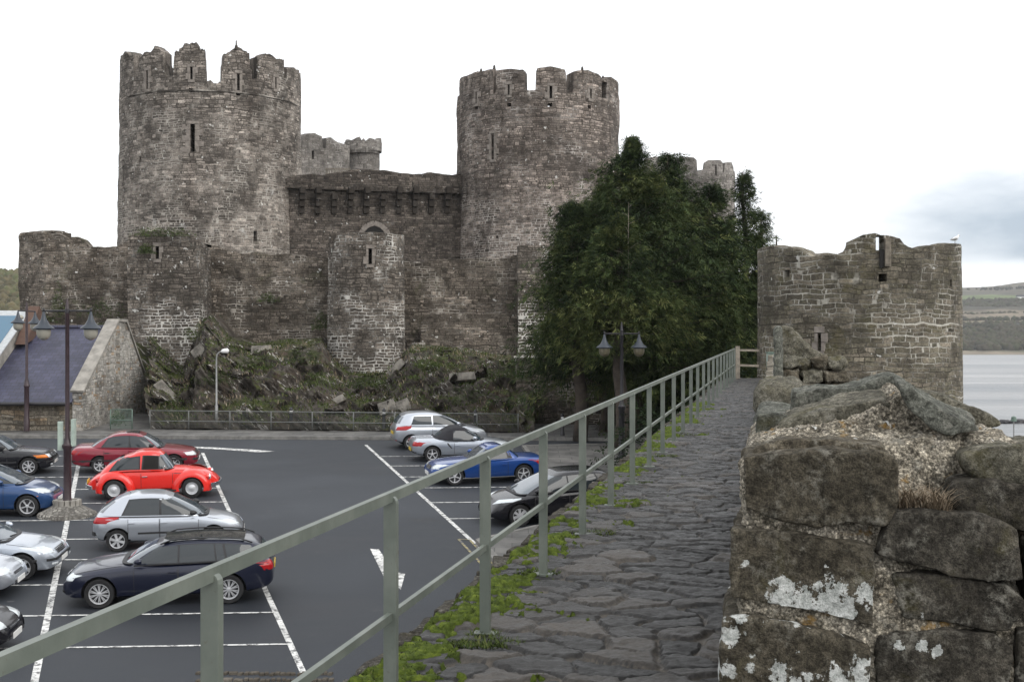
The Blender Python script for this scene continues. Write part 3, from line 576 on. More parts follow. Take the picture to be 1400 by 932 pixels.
# painted bays
def gl(u, v): p = gp(u, v); return (p.x, p.y)
strip('road', [gl(107, 636), gl(92, 712), gl(47, 932), gl(30, 1010)], 0.14, WHITEP, 0.006)
strip('road', [gl(277, 619), gl(416, 922)], 0.12, WHITEP, 0.006)
strip('road', [gl(500, 608), gl(686, 776)], 0.12, WHITEP, 0.006)
bay = [(623, 0), (637, 0), (652, 0), (669, 0), (688, 0), (711, 0), (737, 0), (765, 0), (799, 0), (841, 0), (885, 0)]
def lane_x(y, a, b_):    # x on the line through two ground points
    return a[0] + (b_[0] - a[0]) * (y - a[1]) / (b_[1] - a[1])
Lm = (gl(107, 636), gl(47, 932)); Lr = (gl(277, 619), gl(416, 922)); Lq = (gl(500, 608), gl(686, 776))
HD = 0.055                                        # the bay lines swing slightly away to the right
for v, _ in bay:
    p = gl(100, v); x0, y0 = p; f = lambda x: y0 + (x - x0) * HD
    xr = lane_x(y0 + 0.25, *Lr); strip('road', [(x0 - 5.6, f(x0 - 5.6)), (xr, f(xr))], 0.09, WHITEP, 0.010)
for v, u1 in ((624, 560), (637, 600), (652, 640), (667, 713), (687, 700), (709, 690)):
    y0 = EYE * F / (v - 355.0); xl = lane_x(y0 - 0.1, *Lq); xr = (u1 - U0) / F * y0 + 1.3; strip('road', [(xl, y0), (xr, y0 + (xr - xl) * HD)], 0.09, WHITEP, 0.010)
for du in (0, 15): strip('road', [gl(627 + du, 737 + du * 0.05), gl(670 + du, 784 - du * 0.1)], 0.07, YELP, 0.010)
strip('road', [gl(627, 737), gl(642, 738)], 0.07, YELP, 0.014)
def flat(name, px, mat, up): 
    V = [tuple(gp(u, v, up)) for u, v in px]; setp(link(name, mesh_np(name, V, [tuple(range(len(V)))]), mat), kind='structure')
flat('road', [(506, 750), (518, 751), (540, 782), (554, 784), (548, 806), (524, 787)], WHITEP, 0.008)
flat('road', [(256, 610), (300, 612), (345, 614.5), (376, 617), (352, 618), (300, 614.2), (256, 612)], WHITEP, 0.008)
cob = MB(); rr = random.Random(4)
for i in range(26):
    for j in range(7):
        p = gp(272 + i * 7.2 + rr.uniform(-1, 1), 921 + j * 9 + rr.uniform(-1, 1)); cob.box((p.x, p.y, p.z + 0.012), (0.1 * rr.uniform(.8, 1.1), 0.16 * rr.uniform(.8, 1.1), 0.05), Matrix.Rotation(rr.uniform(-.2, .2), 3, 'Z'), 0.8)
setp(cob.build('pavement', KERBWALL, bevel=0.012), kind='structure')

# ------------------------------------------------------------------ rock under the castle
RTOP = [(120, 430), (180, 432), (196, 446), (225, 478), (252, 502), (264, 480), (276, 440), (288, 430), (312, 460), (345, 470), (380, 464), (440, 462), (452, 484), (480, 506), (530, 506), (546, 488), (562, 470), (640, 476), (700, 488), (730, 490)]
RU = np.linspace(206, 730, 420); RT = np.linspace(0, 1, 210)
def rock():
    vt = np.interp(RU, [p[0] for p in RTOP], [p[1] for p in RTOP]); Yt = 74.6; V = np.empty((len(RU), len(RT) + 1, 3))
    for i, u in enumerate(RU):
        zt = EYE + (V0 - vt[i]) / F * Yt; xt = (u - U0) / F * Yt; y0 = 58.9 + (57.4 - 58.9) * (u - 150) / 560; x0 = (u - U0) / F * y0; z0 = gz(y0) + 0.05
        for j, t in enumerate(RT): V[i, j] = (x0 + (xt - x0) * t ** 1.25, y0 + (Yt - y0) * t ** 1.25, z0 + (zt - z0) * t ** 0.70)
        V[i, -1] = (xt, Yt + 6, zt + 0.1)
    P = V.reshape(-1, 3); a = R(38); Q = np.stack([P[:, 0] * math.cos(a) - P[:, 2] * math.sin(a), P[:, 1] * 0.7, P[:, 0] * math.sin(a) + P[:, 2] * math.cos(a)], 1)
    d = 1.0 - np.abs(fbm(Q * np.array([0.45, 0.5, 1.5]), 0.8, 5, 3)) * 2.4; d2 = fbm(P, 0.33, 3, 8) * 1.3; d3 = fbm(Q * np.array([0.8, 1, 3.2]), 1.6, 4, 21) * 0.35
    k = np.tile(np.concatenate([np.sin(np.pi * np.clip(RT * 0.93 + 0.07, 0, 1)) ** 0.6, [0]]), len(RU))
    lay = Q[:, 2] * 0.62 + 0.8 * fbm(P, 0.5, 3, 40); lay = lay - np.floor(lay); lay2 = Q[:, 2] * 3.1 + 0.8 * fbm(P, 0.9, 3, 41); lay2 = lay2 - np.floor(lay2); am = 0.5 + 0.8 * np.clip(fbm(P, 0.35, 3, 42) + 0.3, 0, 1)
    D = (d * 0.8 + d2 + d3 - 0.5 + am * (1.25 * lay + 0.22 * lay2)) * k; P[:, 1] -= D * 0.85; P[:, 2] += D * 0.35 * k; P[:, 0] += d3 * k * 0.4 * np.repeat(sstep(206, 240, RU), len(RT) + 1)
    P[:, 2] = np.maximum(P[:, 2], np.array([gz(y) for y in P[:, 1]]) - 0.1)
    n, m = len(RU), len(RT) + 1; i, j = np.meshgrid(np.arange(n - 1), np.arange(m - 1), indexing='ij'); q = (i * m + j).ravel()
    me = mesh_np('hill', P, np.stack([q, q + m, q + m + 1, q + 1], 1), True); setp(link('hill', me, ROCK), kind='structure'); return P, me
ROCKP, rock_me = rock()
def bank():
    us = np.linspace(20, 214, 70); ts = np.linspace(0, 1, 24); V = np.array([[(u - U0) / F * (70 + 8.6 * t), 70 + 8.6 * t, 5.6 + (8.9 - 5.6) * t ** 0.7 + 0.5 * math.sin(u * 0.05)] for u in us for t in ts]); V[:, 2] += fbm(V, 0.6, 4, 4) * 0.6
    i, j = np.meshgrid(np.arange(69), np.arange(23), indexing='ij'); a = (i * 24 + j).ravel(); setp(link('hill', mesh_np('hill', V, np.stack([a, a + 24, a + 25, a + 1], 1), True), ROCK), kind='structure')
bank()
rpu = U0 + F * ROCKP[:, 0] / ROCKP[:, 1]; rpv = V0 - F * (ROCKP[:, 2] - EYE) / ROCKP[:, 1]
def rock_at(u, v):
    d = np.hypot(rpu - u, rpv - v); c = np.where(d < max(4.0, d.min() * 1.5))[0]; return Vector(ROCKP[c[np.argmin(ROCKP[c, 1])]])

# ------------------------------------------------------------------ the castle
castle = empty('castle', (0, 84, 4), 'ruined grey rubble castle with two great round towers above the rocks', 'castle')
A = Cyl(289, 120, 92.0); S_ = 110
profA = A.prof([(164, 82), (168, 74), (172, 72), (182, 78), (184, 100), (187, 97), (190, 80), (198, 74), (206, 70), (211, 64), (217, 68), (222, 72), (222, 88), (226, 100), (231, 107), (236, 107), (238, 80), (240, 70), (249, 65), (252, 61), (262, 59), (271, 61), (279, 70), (278, 80), (281, 95), (283, 111), (298, 113), (303, 109), (305, 85), (303, 73), (312, 69), (322, 66), (336, 69), (340, 74), (340, 92), (344, 97), (345, 109), (351, 109), (353, 80), (360, 76), (368, 74), (380, 80), (388, 84), (389, 108), (391, 108), (392, 94), (401, 92), (409, 97), (411, 102)], EYE + (V0 - 92) / F * 86, 2.6, 7)
lA = [A.hole(202, 97, 122, 0.16), A.hole(376, 106, 122, 0.14)]; tA = [A.hole(262, 92, 109, 0.16), A.hole(325.5, 101, 124, 0.18)]
hA = [A.hole(263.5, 170, 208, 0.30), A.hole(348, 316, 330, 0.25), A.hole(261, 121, 126, 0.25), A.hole(325.5, 126, 131, 0.3), A.hole(193, 214, 222, 0.22)]
tw = wall('tower', A.path, A.S, 5.0, profA, CASTLE, castle, 1.1, 0.16, 0.3, lA + hA, tA, 0.06, 11, 0.012, 0.22, closed=True); setp(tw, 'left great tower with five ragged broken merlons')
for k, (u, h) in enumerate(((263.5, hA[0]), (348, hA[1]), (202, lA[0]), (262, tA[0]), (325.5, tA[1]), (376, lA[1]))): surround(A, u, h, tw, 0.42 if k == 0 else 0.26, k)
sky_blocker('roof', A, EYE + (V0 - 128) / F * 86 , CASTLE_DK, tw)  # added cap inside the left tower, blocks light from the open top
b = MB(); 
for a in np.linspace(A.s_of(178), A.s_of(404), 44):
    x, y = A.path(a); n = Vector((x - A.cx, y - A.cy, 0)).normalized(); t = Vector((-n.y, n.x, 0)); rot = Matrix((t, -n, Vector((0, 0, 1)))).transposed().to_3x3()
    b.box(Vector((x, y, EYE + (V0 - 124.5) / F * 86.0)) + n * 0.02, (0.46, 0.18, 0.07), rot)
b.build('string_course', CASTLE, tw); b = MB(); p = at(323, 66, 86.4); b.lathe([(0.12, 0), (0.10, 0.25), (0.05, 0.3), (0.04, 0.6)], p - Vector((0, 0, 0.1)), 8); b.build('finial', CASTLE, tw)
B = Cyl(735.5, 110.5, 95.0)
zb_ = lambda u, v: B.z_of(u, v)
profB = B.prof([(627, 112), (630, 106), (640, 103), (650, 99), (672, 95), (674, 98), (674.5, 128), (677, 128), (678, 99), (680, 96), (700, 94), (715, 96), (717, 98), (717.5, 124), (732, 123), (733, 98), (735, 93), (752, 91), (772, 95), (774, 99), (774.5, 127), (783.5, 127), (784, 99), (789, 97), (803, 96), (819, 103), (821, 105), (822, 110), (824, 109), (834, 105), (842, 110), (845, 116)], EYE + (V0 - 112) / F * 89)
lB = [B.hole(652, 126, 142, 0.14), B.hole(696, 116, 130, 0.14), B.hole(807, 122, 135, 0.16), B.hole(826, 112, 134, 0.55)]; tB = [B.hole(753, 118, 135, 0.19), B.hole(752, 141, 146, 0.32)]
hB = [B.hole(674, 183, 218, 0.22), B.hole(696, 141, 146, 0.3), B.hole(806, 144, 149, 0.3), B.hole(651, 145, 150, 0.3), B.hole(630, 206, 219, 0.2), B.hole(679, 322, 326, 0.2)]
tb = wall('tower', B.path, B.S, 5.0, profB, CASTLE_B, castle, 1.1, 0.16, 0.3, lB + hB, tB, 0.06, 23, 0.0, 0.05, closed=True); setp(tb, 'right great tower with straight capped merlons')
for k, (u, h) in enumerate(((674, hB[0]), (696, lB[1]), (753, tB[0]), (807, lB[2]), (652, lB[0]))): surround(B, u, h, tb, 0.24, 20 + k)
sky_blocker('roof', B, EYE + (V0 - 151) / F * 89, CASTLE_DK, tb)  # unseen cap added in the right tower to darken its slits
for u, v in ((645, 98), (650, 94), (654, 97), (670, 89), (802, 91), (833, 104)):
    b = MB(); x, y = B.path(B.s_of(u)); n = Vector((B.cx - x, B.cy - y, 0)).normalized() * 0.5; b.lathe([(0.13, -0.5), (0.12, 0.0), (0.09, 0.05), (0.075, 0.2), (0.03, 0.28)], Vector((x, y, B.z_of(u, v + 4))) + n, 8); b.build('finial', CASTLE, tb)
K = px_line((388, 89.6), (636, 93.2))
kt = [(388, 243), (400, 240), (420, 238), (440, 239), (470, 234), (500, 231), (530, 234), (560, 238), (590, 236), (612, 239), (636, 238)]
hK = []
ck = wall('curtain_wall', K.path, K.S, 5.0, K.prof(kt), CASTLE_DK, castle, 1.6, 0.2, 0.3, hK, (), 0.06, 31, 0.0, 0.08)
for k in range(10):                                                  # stepped corbels left from the machicolation
    u = 412 + k * 22.1; x, y = K.path(K.s_of(u)); n = K.nrm(u); b = MB(); t = Vector((-n.y, n.x, 0)); rot = Matrix((t, -n, Vector((0, 0, 1)))).transposed().to_3x3()
    for q, (v0, v1, pr) in enumerate(((257, 266, 0.85), (266, 274, 0.62), (274, 283, 0.42), (283, 292, 0.22))):
        if k % 3 == 2 and q == 0: continue
        z0, z1 = EYE + (V0 - v1) / F * y, EYE + (V0 - v0) / F * y; b.box(Vector((x, y, (z0 + z1) / 2)) + n * (pr / 2 - 0.1), (0.36 + 0.03 * math.sin(k * 3 + q), pr + 0.2, z1 - z0 - 0.015), rot)
    b.build('corbel', CASTLE_DK, ck, bevel=0.03)
# upper band standing forward on the corbels
bnd = Line([Vector(K.path(0)) + Vector((K.nrm(500).x, K.nrm(500).y)) * 0.32, Vector(K.path(K.S)) + Vector((K.nrm(500).x, K.nrm(500).y)) * 0.32])
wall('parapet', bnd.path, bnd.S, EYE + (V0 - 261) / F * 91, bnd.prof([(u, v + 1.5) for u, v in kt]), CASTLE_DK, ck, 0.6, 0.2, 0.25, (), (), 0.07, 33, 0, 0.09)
def arch_ring(c, hw, h, d, wd, name, mat, parent, n=9):               # pointed gate arch
    b = MB(); pts = [(-hw, 0), (-hw * 0.86, h * 0.42), (-hw * 0.5, h * 0.8), (0, h), (hw * 0.5, h * 0.8), (hw * 0.86, h * 0.42), (hw, 0)]
    for (x0, z0), (x1, z1) in zip(pts[:-1], pts[1:]): b.bar(c + Vector((x0, 0, z0)), c + Vector((x1, 0, z1)), d, wd, (0, 1, 0))
    return b.build(name, mat, parent, bevel=0.03)
c = at(512, 322, 90.9); arch_ring(c, 0.95, 0.85, 0.34, 0.3, 'gate_arch', DRESS, ck)
b = MB(); b.prism([c + Vector((x, 0.02, z)) for x, z in ((-.8, -1.6), (.8, -1.6), (.8, 0), (.45, .5), (0, .66), (-.45, .5), (-.8, 0))], (0, -0.14, 0)); b.build('gateway', DARK, ck)
# inner turrets behind
Q = px_line((405, 112), (478, 116)); wq = wall('turret', Q.path, Q.S, 18, Q.prof([(405, 205), (413, 205), (414, 188), (420, 183), (430, 182), (440, 187), (441, 203), (445, 203), (445.5, 189), (452, 188), (462, 195), (478, 199)]), FARST, castle, 1.0, 0.15, 0.3, [Q.hole(428, 206, 218, 0.25)], (), 0.05, 41, 0, 0.06)
T = Cyl(497.5, 21.5, 118.0); tt = wall('turret', T.path, T.S, 18, T.prof([(476, 205), (519, 205)], EYE + (V0 - 205) / F * 117), FARST, castle, 0.6, 0.15, 0.3, (), (), 0.03, 43, closed=True)
T2_ = Cyl(496.5, 25.5, 118.0); wall('battlement', T2_.path, T2_.S, EYE + (V0 - 206) / F * 117, T2_.prof([(471, 197), (473, 191), (480, 192), (486, 189), (491, 187), (494, 192), (497, 189), (500, 193), (506, 189), (511, 190), (515, 194), (518, 193), (521, 189), (522, 198)], EYE + (V0 - 193) / F * 117), FARST, tt, 0.5, 0.12, 0.2, (), (), 0.03, 44, closed=True)
b = MB()
for k in range(14):
    a = T2_.s_of(473) + (T2_.s_of(520) - T2_.s_of(473)) * k / 13; x, y = T2_.path(a); n = Vector((T2_.cx - x, T2_.cy - y, 0)).normalized() * 0.25; b.box((x + n.x, y + n.y, EYE + (V0 - 207.5) / F * 117), (0.2, 0.5, 0.28))
b.build('corbel_row', FARST, tt)
b = MB()                                                             # timber guard rail on the wall head
for k in range(15): p = at(446 + k * 2.3, 240, 96); b.box(p + Vector((0, 0, 0.28)), (0.05, 0.03, 0.56))
b.bar(at(445, 231.5, 96), at(479, 231.5, 96), 0.06, 0.07); b.bar(at(445, 238, 96), at(479, 238, 96), 0.06, 0.07); b.build('guard_rail', WOOD, castle)
D1 = Cyl(955, 49, 118.0); wall('tower', D1.path, D1.S, 6, D1.prof([(907, 232), (909, 217), (922, 216), (925, 220), (926, 217), (930, 214), (948, 215), (952, 218), (953, 233), (962, 232), (964, 222), (970, 219), (985, 219), (988, 222), (989, 236), (990, 236), (991, 223), (1000, 222), (1003, 228)], EYE + (V0 - 230) / F * 115), FARST, castle, 0.8, 0.15, 0.35, [D1.hole(979, 226, 240, 0.16)], [D1.hole(938, 225, 234, 0.2)], 0.05, 47, closed=True)
D2 = px_line((838, 116), (912, 116)); wall('turret', D2.path, D2.S, 6, D2.prof([(838, 232), (845, 225), (850, 219), (860, 216), (869, 218), (871, 230), (880, 230), (882, 217), (896, 214), (907, 217), (912, 232)]), FARST, castle, 0.8, 0.15, 0.35, [D2.hole(857, 222, 236, 0.16)], (), 0.05, 48)
# barbican
W = px_line((25, 80), (60, 78.0), (178, 78.0)); W.p.insert(0, Vector((W.p[0].x + 1.0, 84.0))); W.__init__([tuple(q) for q in W.p])
bw = wall('barbican_wall', W.path, W.S, 4, W.prof([(25, 322), (27, 319), (45, 318), (60, 316), (80, 319), (88, 323), (104, 323), (114, 328), (121, 336), (140, 337), (160, 336), (172, 330), (178, 330)]), BARB, castle, 1.0, 0.16, 0.22, (), (), 0.09, 51, 0, 0.08)
T1 = Line([((174 - U0) / F * 74, 79.5), ((174 - U0) / F * 74, 74), ((272 - U0) / F * 74, 74), ((272 - U0) / F * 74, 78.5)])
h1 = [T1.hole(215.5, 337, 354, 0.2)]
t1 = wall('barbican_turret', T1.path, T1.S, 4, [(0, 13.4), (5.5, 13.7), (7.0, 14.05), (9.0, 13.9), (9.5, 13.6), (T1.S, 12.9)], BARB_W, castle, 0.9, 0.16, 0.22, h1, (), 0.05, 53, 0.0, 0.12); surround(T1, 215.5, h1[0], t1, 0.2, 61)
W1 = px_line((262, 77.0), (458, 77.0)); hw = [W1.hole(283, 333, 338, 0.5)]
wall('barbican_wall', W1.path, W1.S, 5, W1.prof([(262, 333), (275, 333), (300, 338), (318, 344), (330, 347), (352, 344), (370, 348), (400, 347), (420, 352), (458, 350)]), BARB, castle, 0.9, 0.16, 0.22, hw, (), 0.13, 55, 0, 0.12)
T2 = Cyl(501, 51, 75.0); h2 = [T2.hole(506, 340, 361, 0.20)]
t2 = wall('barbican_turret', T2.path, T2.S, 4, T2.prof([(450, 334), (456, 328), (462, 321), (480, 318), (500, 318), (530, 318), (545, 321), (551, 330)], EYE + (V0 - 322) / F * 75), BARB_W, castle, 0.8, 0.12, 0.2, h2, (), 0.05, 57, 0.012, 0.05, closed=True); surround(T2, 506, h2[0], t2, 0.2, 62); sky_blocker('roof', T2, EYE + (V0 - 330) / F * 75, BARB, t2)  # turret also gets an added light-blocking cap, out of view
W2 = px_line((545, 77.0), (720, 77.0)); wall('barbican_wall', W2.path, W2.S, 5, W2.prof([(545, 356), (560, 357), (600, 356), (650, 354), (690, 352), (704, 350), (720, 350)]), BARB, castle, 0.9, 0.16, 0.22, (), (), 0.09, 59, 0, 0.1)
W3 = px_line((575, 75.6), (722, 75.6)); wall('barbican_wall', W3.path, W3.S, 5, W3.prof([(575, 440), (590, 430), (612, 428), (700, 429), (722, 428)]), BARB, castle, 1.2, 0.16, 0.22, (), (), 0.10, 60, 0, 0.06)
T3 = Line([((708 - U0) / F * 74.5, 78), ((708 - U0) / F * 74.5, 74.5), ((850 - U0) / F * 74.5, 74.5)]); wall('barbican_turret', T3.path, T3.S, 5, [(0, 13.1), (T3.s_of(709) , 13.2), (T3.s_of(725), 13.25), (T3.S, 13.1)], BARB_W, castle, 0.9, 0.16, 0.22, (), (), 0.06, 63, 0, 0.06)
B1 = Line([(0.2, 74.4), (0.2, 61.0), (13.0, 60.0)]); bb = wall('retaining_wall', B1.path, B1.S, 3.3, [(0, 6.9), (13.4, 6.96), (B1.S, 6.9)], BARB, castle, 0.6, 0.18, 0.2, (), (), 0.06, 65, 0, 0.03)
b = MB(); b.box((6.6, 67.8, 6.92), (13.0, 13.0, 0.16)); b.build('ledge', CONC, castle)
SLABM = plain('weathered fallen slab stone', (0.165, 0.152, 0.132), 0.92, var=0.5, sc=3.5)
# pale fallen coping slabs lying on the rock
slabs = [((357, 475), (1.15, .3, .55), 3, 'flat pale slab on the rock beneath the castle wall, uppermost'), ((227, 530), (1.15, .3, .5), -48, 'long pale slab tilted on the rocks beside the house gable'), ((273, 481), (.75, .3, .95), 40, 'upright pale slab leaning below the white jointed turret'), ((460, 545), (1.05, .3, .35), 26, 'thin grey slab tilted on the dark rock above the railings'), ((526, 555), (.85, .35, .6), 20, 'square grey block low on the rock, left of a pair'), ((553, 551), (.65, .35, .6), 24, 'square grey block low on the rock, right of a pair'), ((530, 478), (1.1, .3, .42), 46, 'pale slab propped against the round barbican turret'), ((572, 468), (.85, .3, .34), 2, 'small flat pale slab just right of the round barbican turret'), ((632, 517), (1.3, .3, .4), 4, 'broad dark slab jutting from the rock towards the tree')]
for (uv, sz, an, lb) in slabs:
    p = rock_at(*uv); b = MB(); b.box((0, 0, 0), sz, None, 0.9); me = b.me('fallen_slab', bevel=0.05); o = link('fallen_slab', me, SLABM); o.location = p + Vector((0, 0.06, -0.04)); o.rotation_euler = (R(-20), R(-an), R(6)); setp(o, lb, 'stone slab', 'fallen slabs on the rock')

# ------------------------------------------------------------------ estuary and hills
def m_sea():
    t = NT('estuary water'); P = t.pos(); n = t.noise(t.scale(P, (0.25, 1.0, 1)), 0.35, 6, 0.65); big = t.noise(t.scale(P, (0.10, 1, 1)), 0.02, 10, 0.68)
    t.col(t.ramp(big, [(0.38, (0.09, 0.10, 0.11)), (0.5, (0.2, 0.205, 0.21)), (0.62, (0.36, 0.36, 0.36))])); t.put(t.b.inputs['Roughness'], t.rng(big, 0.3, 0.7, 0.25, 0.5)); t.bump(n, 1.0, 1.2); return t.m
SEA = m_sea(); setp(link('sea', mesh_np('sea', [(-4000, -300, -1.5), (5000, -300, -1.5), (5000, 4000, -1.5), (-4000, 4000, -1.5)], [(0, 1, 2, 3)]), SEA), kind='structure')
def m_hill():
    t = NT('far fields and moor'); P = t.pos(); s = t.n('SeparateXYZ'); t.L.new(P, s.inputs[0]); n = t.noise(P, 0.006, 6, 0.6); y = t.math('ADD', s.outputs[1], t.math('MULTIPLY', t.math('SUBTRACT', n, 0.5), 160))
    h = t.rng(y, 1200, 3200, 0, 1, False); n2 = t.noise(P, 0.03, 7, 0.7)
    c = t.ramp(h, [(0.0, (0.22, 0.19, 0.15)), (0.06, (0.20, 0.17, 0.13)), (0.075, (0.05, 0.055, 0.03)), (0.2, (0.055, 0.06, 0.03)), (0.215, (0.075, 0.10, 0.04)), (0.25, (0.17, 0.14, 0.10)), (0.34, (0.18, 0.15, 0.11)), (0.36, (0.06, 0.055, 0.04)), (0.47, (0.06, 0.055, 0.04)), (0.49, (0.11, 0.14, 0.06)), (0.62, (0.12, 0.15, 0.065)), (0.66, (0.085, 0.075, 0.055)), (0.8, (0.10, 0.09, 0.065)), (1.0, (0.13, 0.115, 0.085))])
    c = t.mix(1.0, c, t.rng(n2, 0.3, 0.7, 0.65, 1.35), 'MULTIPLY'); t.col(c); t.set(0.95, 0, 0.1); return t.m
HILL = m_hill()
HYk = [1200, 1250, 1330, 1500, 1600, 1800, 2000, 2200, 2500, 3000, 3200]; HZk = [-3, -2, 1, 19, 30, 44, 58, 76, 98, 138, 136]
def hz(x, y):
    r = 0.92 + 0.26 * sstep(300, 1500, np.asarray(x) * 2500 / np.maximum(y, 1)); z = np.interp(y, HYk, HZk); return np.where(z > 0, z * r, z)
def hills():
    xs = np.linspace(-700, 2600, 140); ys = np.concatenate([np.arange(1200, 1700, 20), np.arange(1700, 3240, 40)]); X, Y = np.meshgrid(xs, ys, indexing='ij'); Z = hz(X, Y)
    P = np.stack([X, Y, Z], -1).reshape(-1, 3); k = np.clip((P[:, 1] - 1320) / 800, 0, 1); P[:, 2] += fbm(P, 0.004, 4, 5) * 18 * k
    n, m = len(xs), len(ys); i, j = np.meshgrid(np.arange(n - 1), np.arange(m - 1), indexing='ij'); a = (i * m + j).ravel(); setp(link('hills', mesh_np('hills', P, np.stack([a, a + m, a + m + 1, a + 1], 1), True), HILL), kind='structure')
hills()
def m_wood(name, st):
    t = NT(name); P = t.pos(); a = t.n('Attribute'); a.attribute_name = 'tone'; s = t.n('SeparateColor'); t.L.new(a.outputs['Color'], s.inputs[0]); c = t.ramp(t.math('ADD', t.math('MULTIPLY', t.noise(P, 0.05, 8, 0.75), 0.6), t.math('MULTIPLY', s.outputs[0], 0.42)), st); t.col(c); t.set(0.95, 0, 0.1); return t.m
WOODS = m_wood('winter woods', [(0.3, (0.030, 0.030, 0.018)), (0.5, (0.062, 0.052, 0.036)), (0.65, (0.045, 0.05, 0.024)), (0.8, (0.085, 0.068, 0.05))])
def blobs(name, spots, mat, sd):
    bm = bmesh.new(); bmesh.ops.create_icosphere(bm, subdivisions=1, radius=1.0); bv = np.array([v.co[:] for v in bm.verts]); bf = np.array([[v.index for v in f.verts] for f in bm.faces]); bm.free(); V = []; Fc = []
    for k, (x, y, z, r) in enumerate(spots):
        q = bv * (1 + 0.7 * fbm(bv + k * 3.1, 1.7, 2, sd)[:, None]) * np.array([r, r, r * 1.1]); Fc.append(bf + len(bv) * k); V.append(q + np.array([x, y, z + r * 0.6]))
    me = mesh_np(name, np.concatenate(V), np.concatenate(Fc), False); set_attr(me, 'tone', np.repeat(rg.random(len(spots)), len(bv))); return setp(link(name, me, mat), kind='stuff')
rg = np.random.default_rng(5); sp = []
for (y0, y1, n, r0, r1) in ((1345, 1590, 3000, 2.2, 5.5), (2010, 2190, 1300, 3, 6), (2760, 2800, 120, 2, 4), (1700, 1720, 150, 2, 4.5), (1850, 1870, 120, 2, 4)):
    for k in range(n):
        y = rg.uniform(y0, y1); x = rg.uniform(0.29, 0.44) * y; sp.append((x, y, float(hz(x, y)) - 1, rg.uniform(r0, r1)))
blobs('far_woods', sp, WOODS, 3)
# wooded hill beyond the far side, seen left of the castle
def lhill():
    xs = np.linspace(-900, -120, 60); ys = np.linspace(560, 1100, 30); X, Y = np.meshgrid(xs, ys, indexing='ij'); Z = 2 + 58 * sstep(560, 1000, Y) * (0.75 + 0.25 * sstep(-200, -420, X)) + fbm(np.stack([X.ravel(), Y.ravel(), X.ravel() * 0], 1), 0.008, 4, 2).reshape(X.shape) * 10
    P = np.stack([X, Y, Z], -1).reshape(-1, 3); n, m = 60, 30; i, j = np.meshgrid(np.arange(n - 1), np.arange(m - 1), indexing='ij'); a = (i * m + j).ravel(); setp(link('hills', mesh_np('hills', P, np.stack([a, a + m, a + m + 1, a + 1], 1), True), plain('hill pasture', (0.10, 0.12, 0.05), 0.95, var=0.4, sc=0.02)), kind='structure')
lhill(); sp = []
for k in range(1600):
    y = rg.uniform(600, 1050); x = -rg.uniform(0.33, 0.42) * y; sp.append((x, y, 58 * float(sstep(560, 1000, y)) , rg.uniform(1.2, 4.2)))
blobs('hillside_woods', sp, m_wood('autumn woods', [(0.3, (0.05, 0.045, 0.02)), (0.5, (0.11, 0.09, 0.045)), (0.65, (0.08, 0.09, 0.035)), (0.8, (0.15, 0.11, 0.06))]), 8)
def far_house(x, y, z, w, d, h, lb):
    e = empty('house', (x, y, z), lb, 'house', 'far houses'); b = MB(); b.box((0, 0, h / 2), (w, d, h)); b.build('wall', WHITE, e); b = MB(); b.prism([(-w / 2 - .3, -d / 2 - .4, h), (-w / 2 - .3, d / 2 + .4, h), (-w / 2 - .3, 0, h + d * 0.4)], (w + .6, 0, 0)); b.build('roof', SLATE, e)
    for k in range(3): b = MB(); b.box((-w / 3 + k * w / 3, -d / 2 - 0.02, h * 0.55), (w * 0.12, 0.1, h * 0.35)); b.build('window', DARK, e)
far_house(1560 * (1377 - 700) / 1800, 1560, 22, 17, 9, 7, 'long white house among the dark woods across the estuary'); far_house(1575 * (1392 - 700) / 1800, 1575, 25, 9, 8, 6, 'small white house at the right edge of the far woods')
far_house(2350 * (1396 - 700) / 1800, 2350, 88, 16, 9, 6, 'tiny white farmhouse on the high far hillside'); far_house(-0.388 * 700, 700, 14, 12, 8, 7, 'pale house low on the wooded hill left of the castle')
# ------------------------------------------------------------------ damp estuary air: far hills fade a little
def haze():
    b = MB(); b.add([(x, y, z) for z in (-5.0, 230.0) for x, y in ((-1600, -70), (2800, -70), (2800, 3260), (-1600, 3260))], [(3, 2, 1, 0), (4, 5, 6, 7), (0, 1, 5, 4), (1, 2, 6, 5), (2, 3, 7, 6), (3, 0, 4, 7)])
    m = bpy.data.materials.new('haze'); m.use_nodes = True; N = m.node_tree.nodes; N.clear(); o = N.new('ShaderNodeOutputMaterial'); v = N.new('ShaderNodeVolumePrincipled'); v.inputs['Color'].default_value = (0.86, 0.90, 0.95, 1); v.inputs['Density'].default_value = 0.00010; m.node_tree.links.new(v.outputs[0], o.inputs['Volume'])
    setp(b.build('haze', m), kind='stuff')
haze()
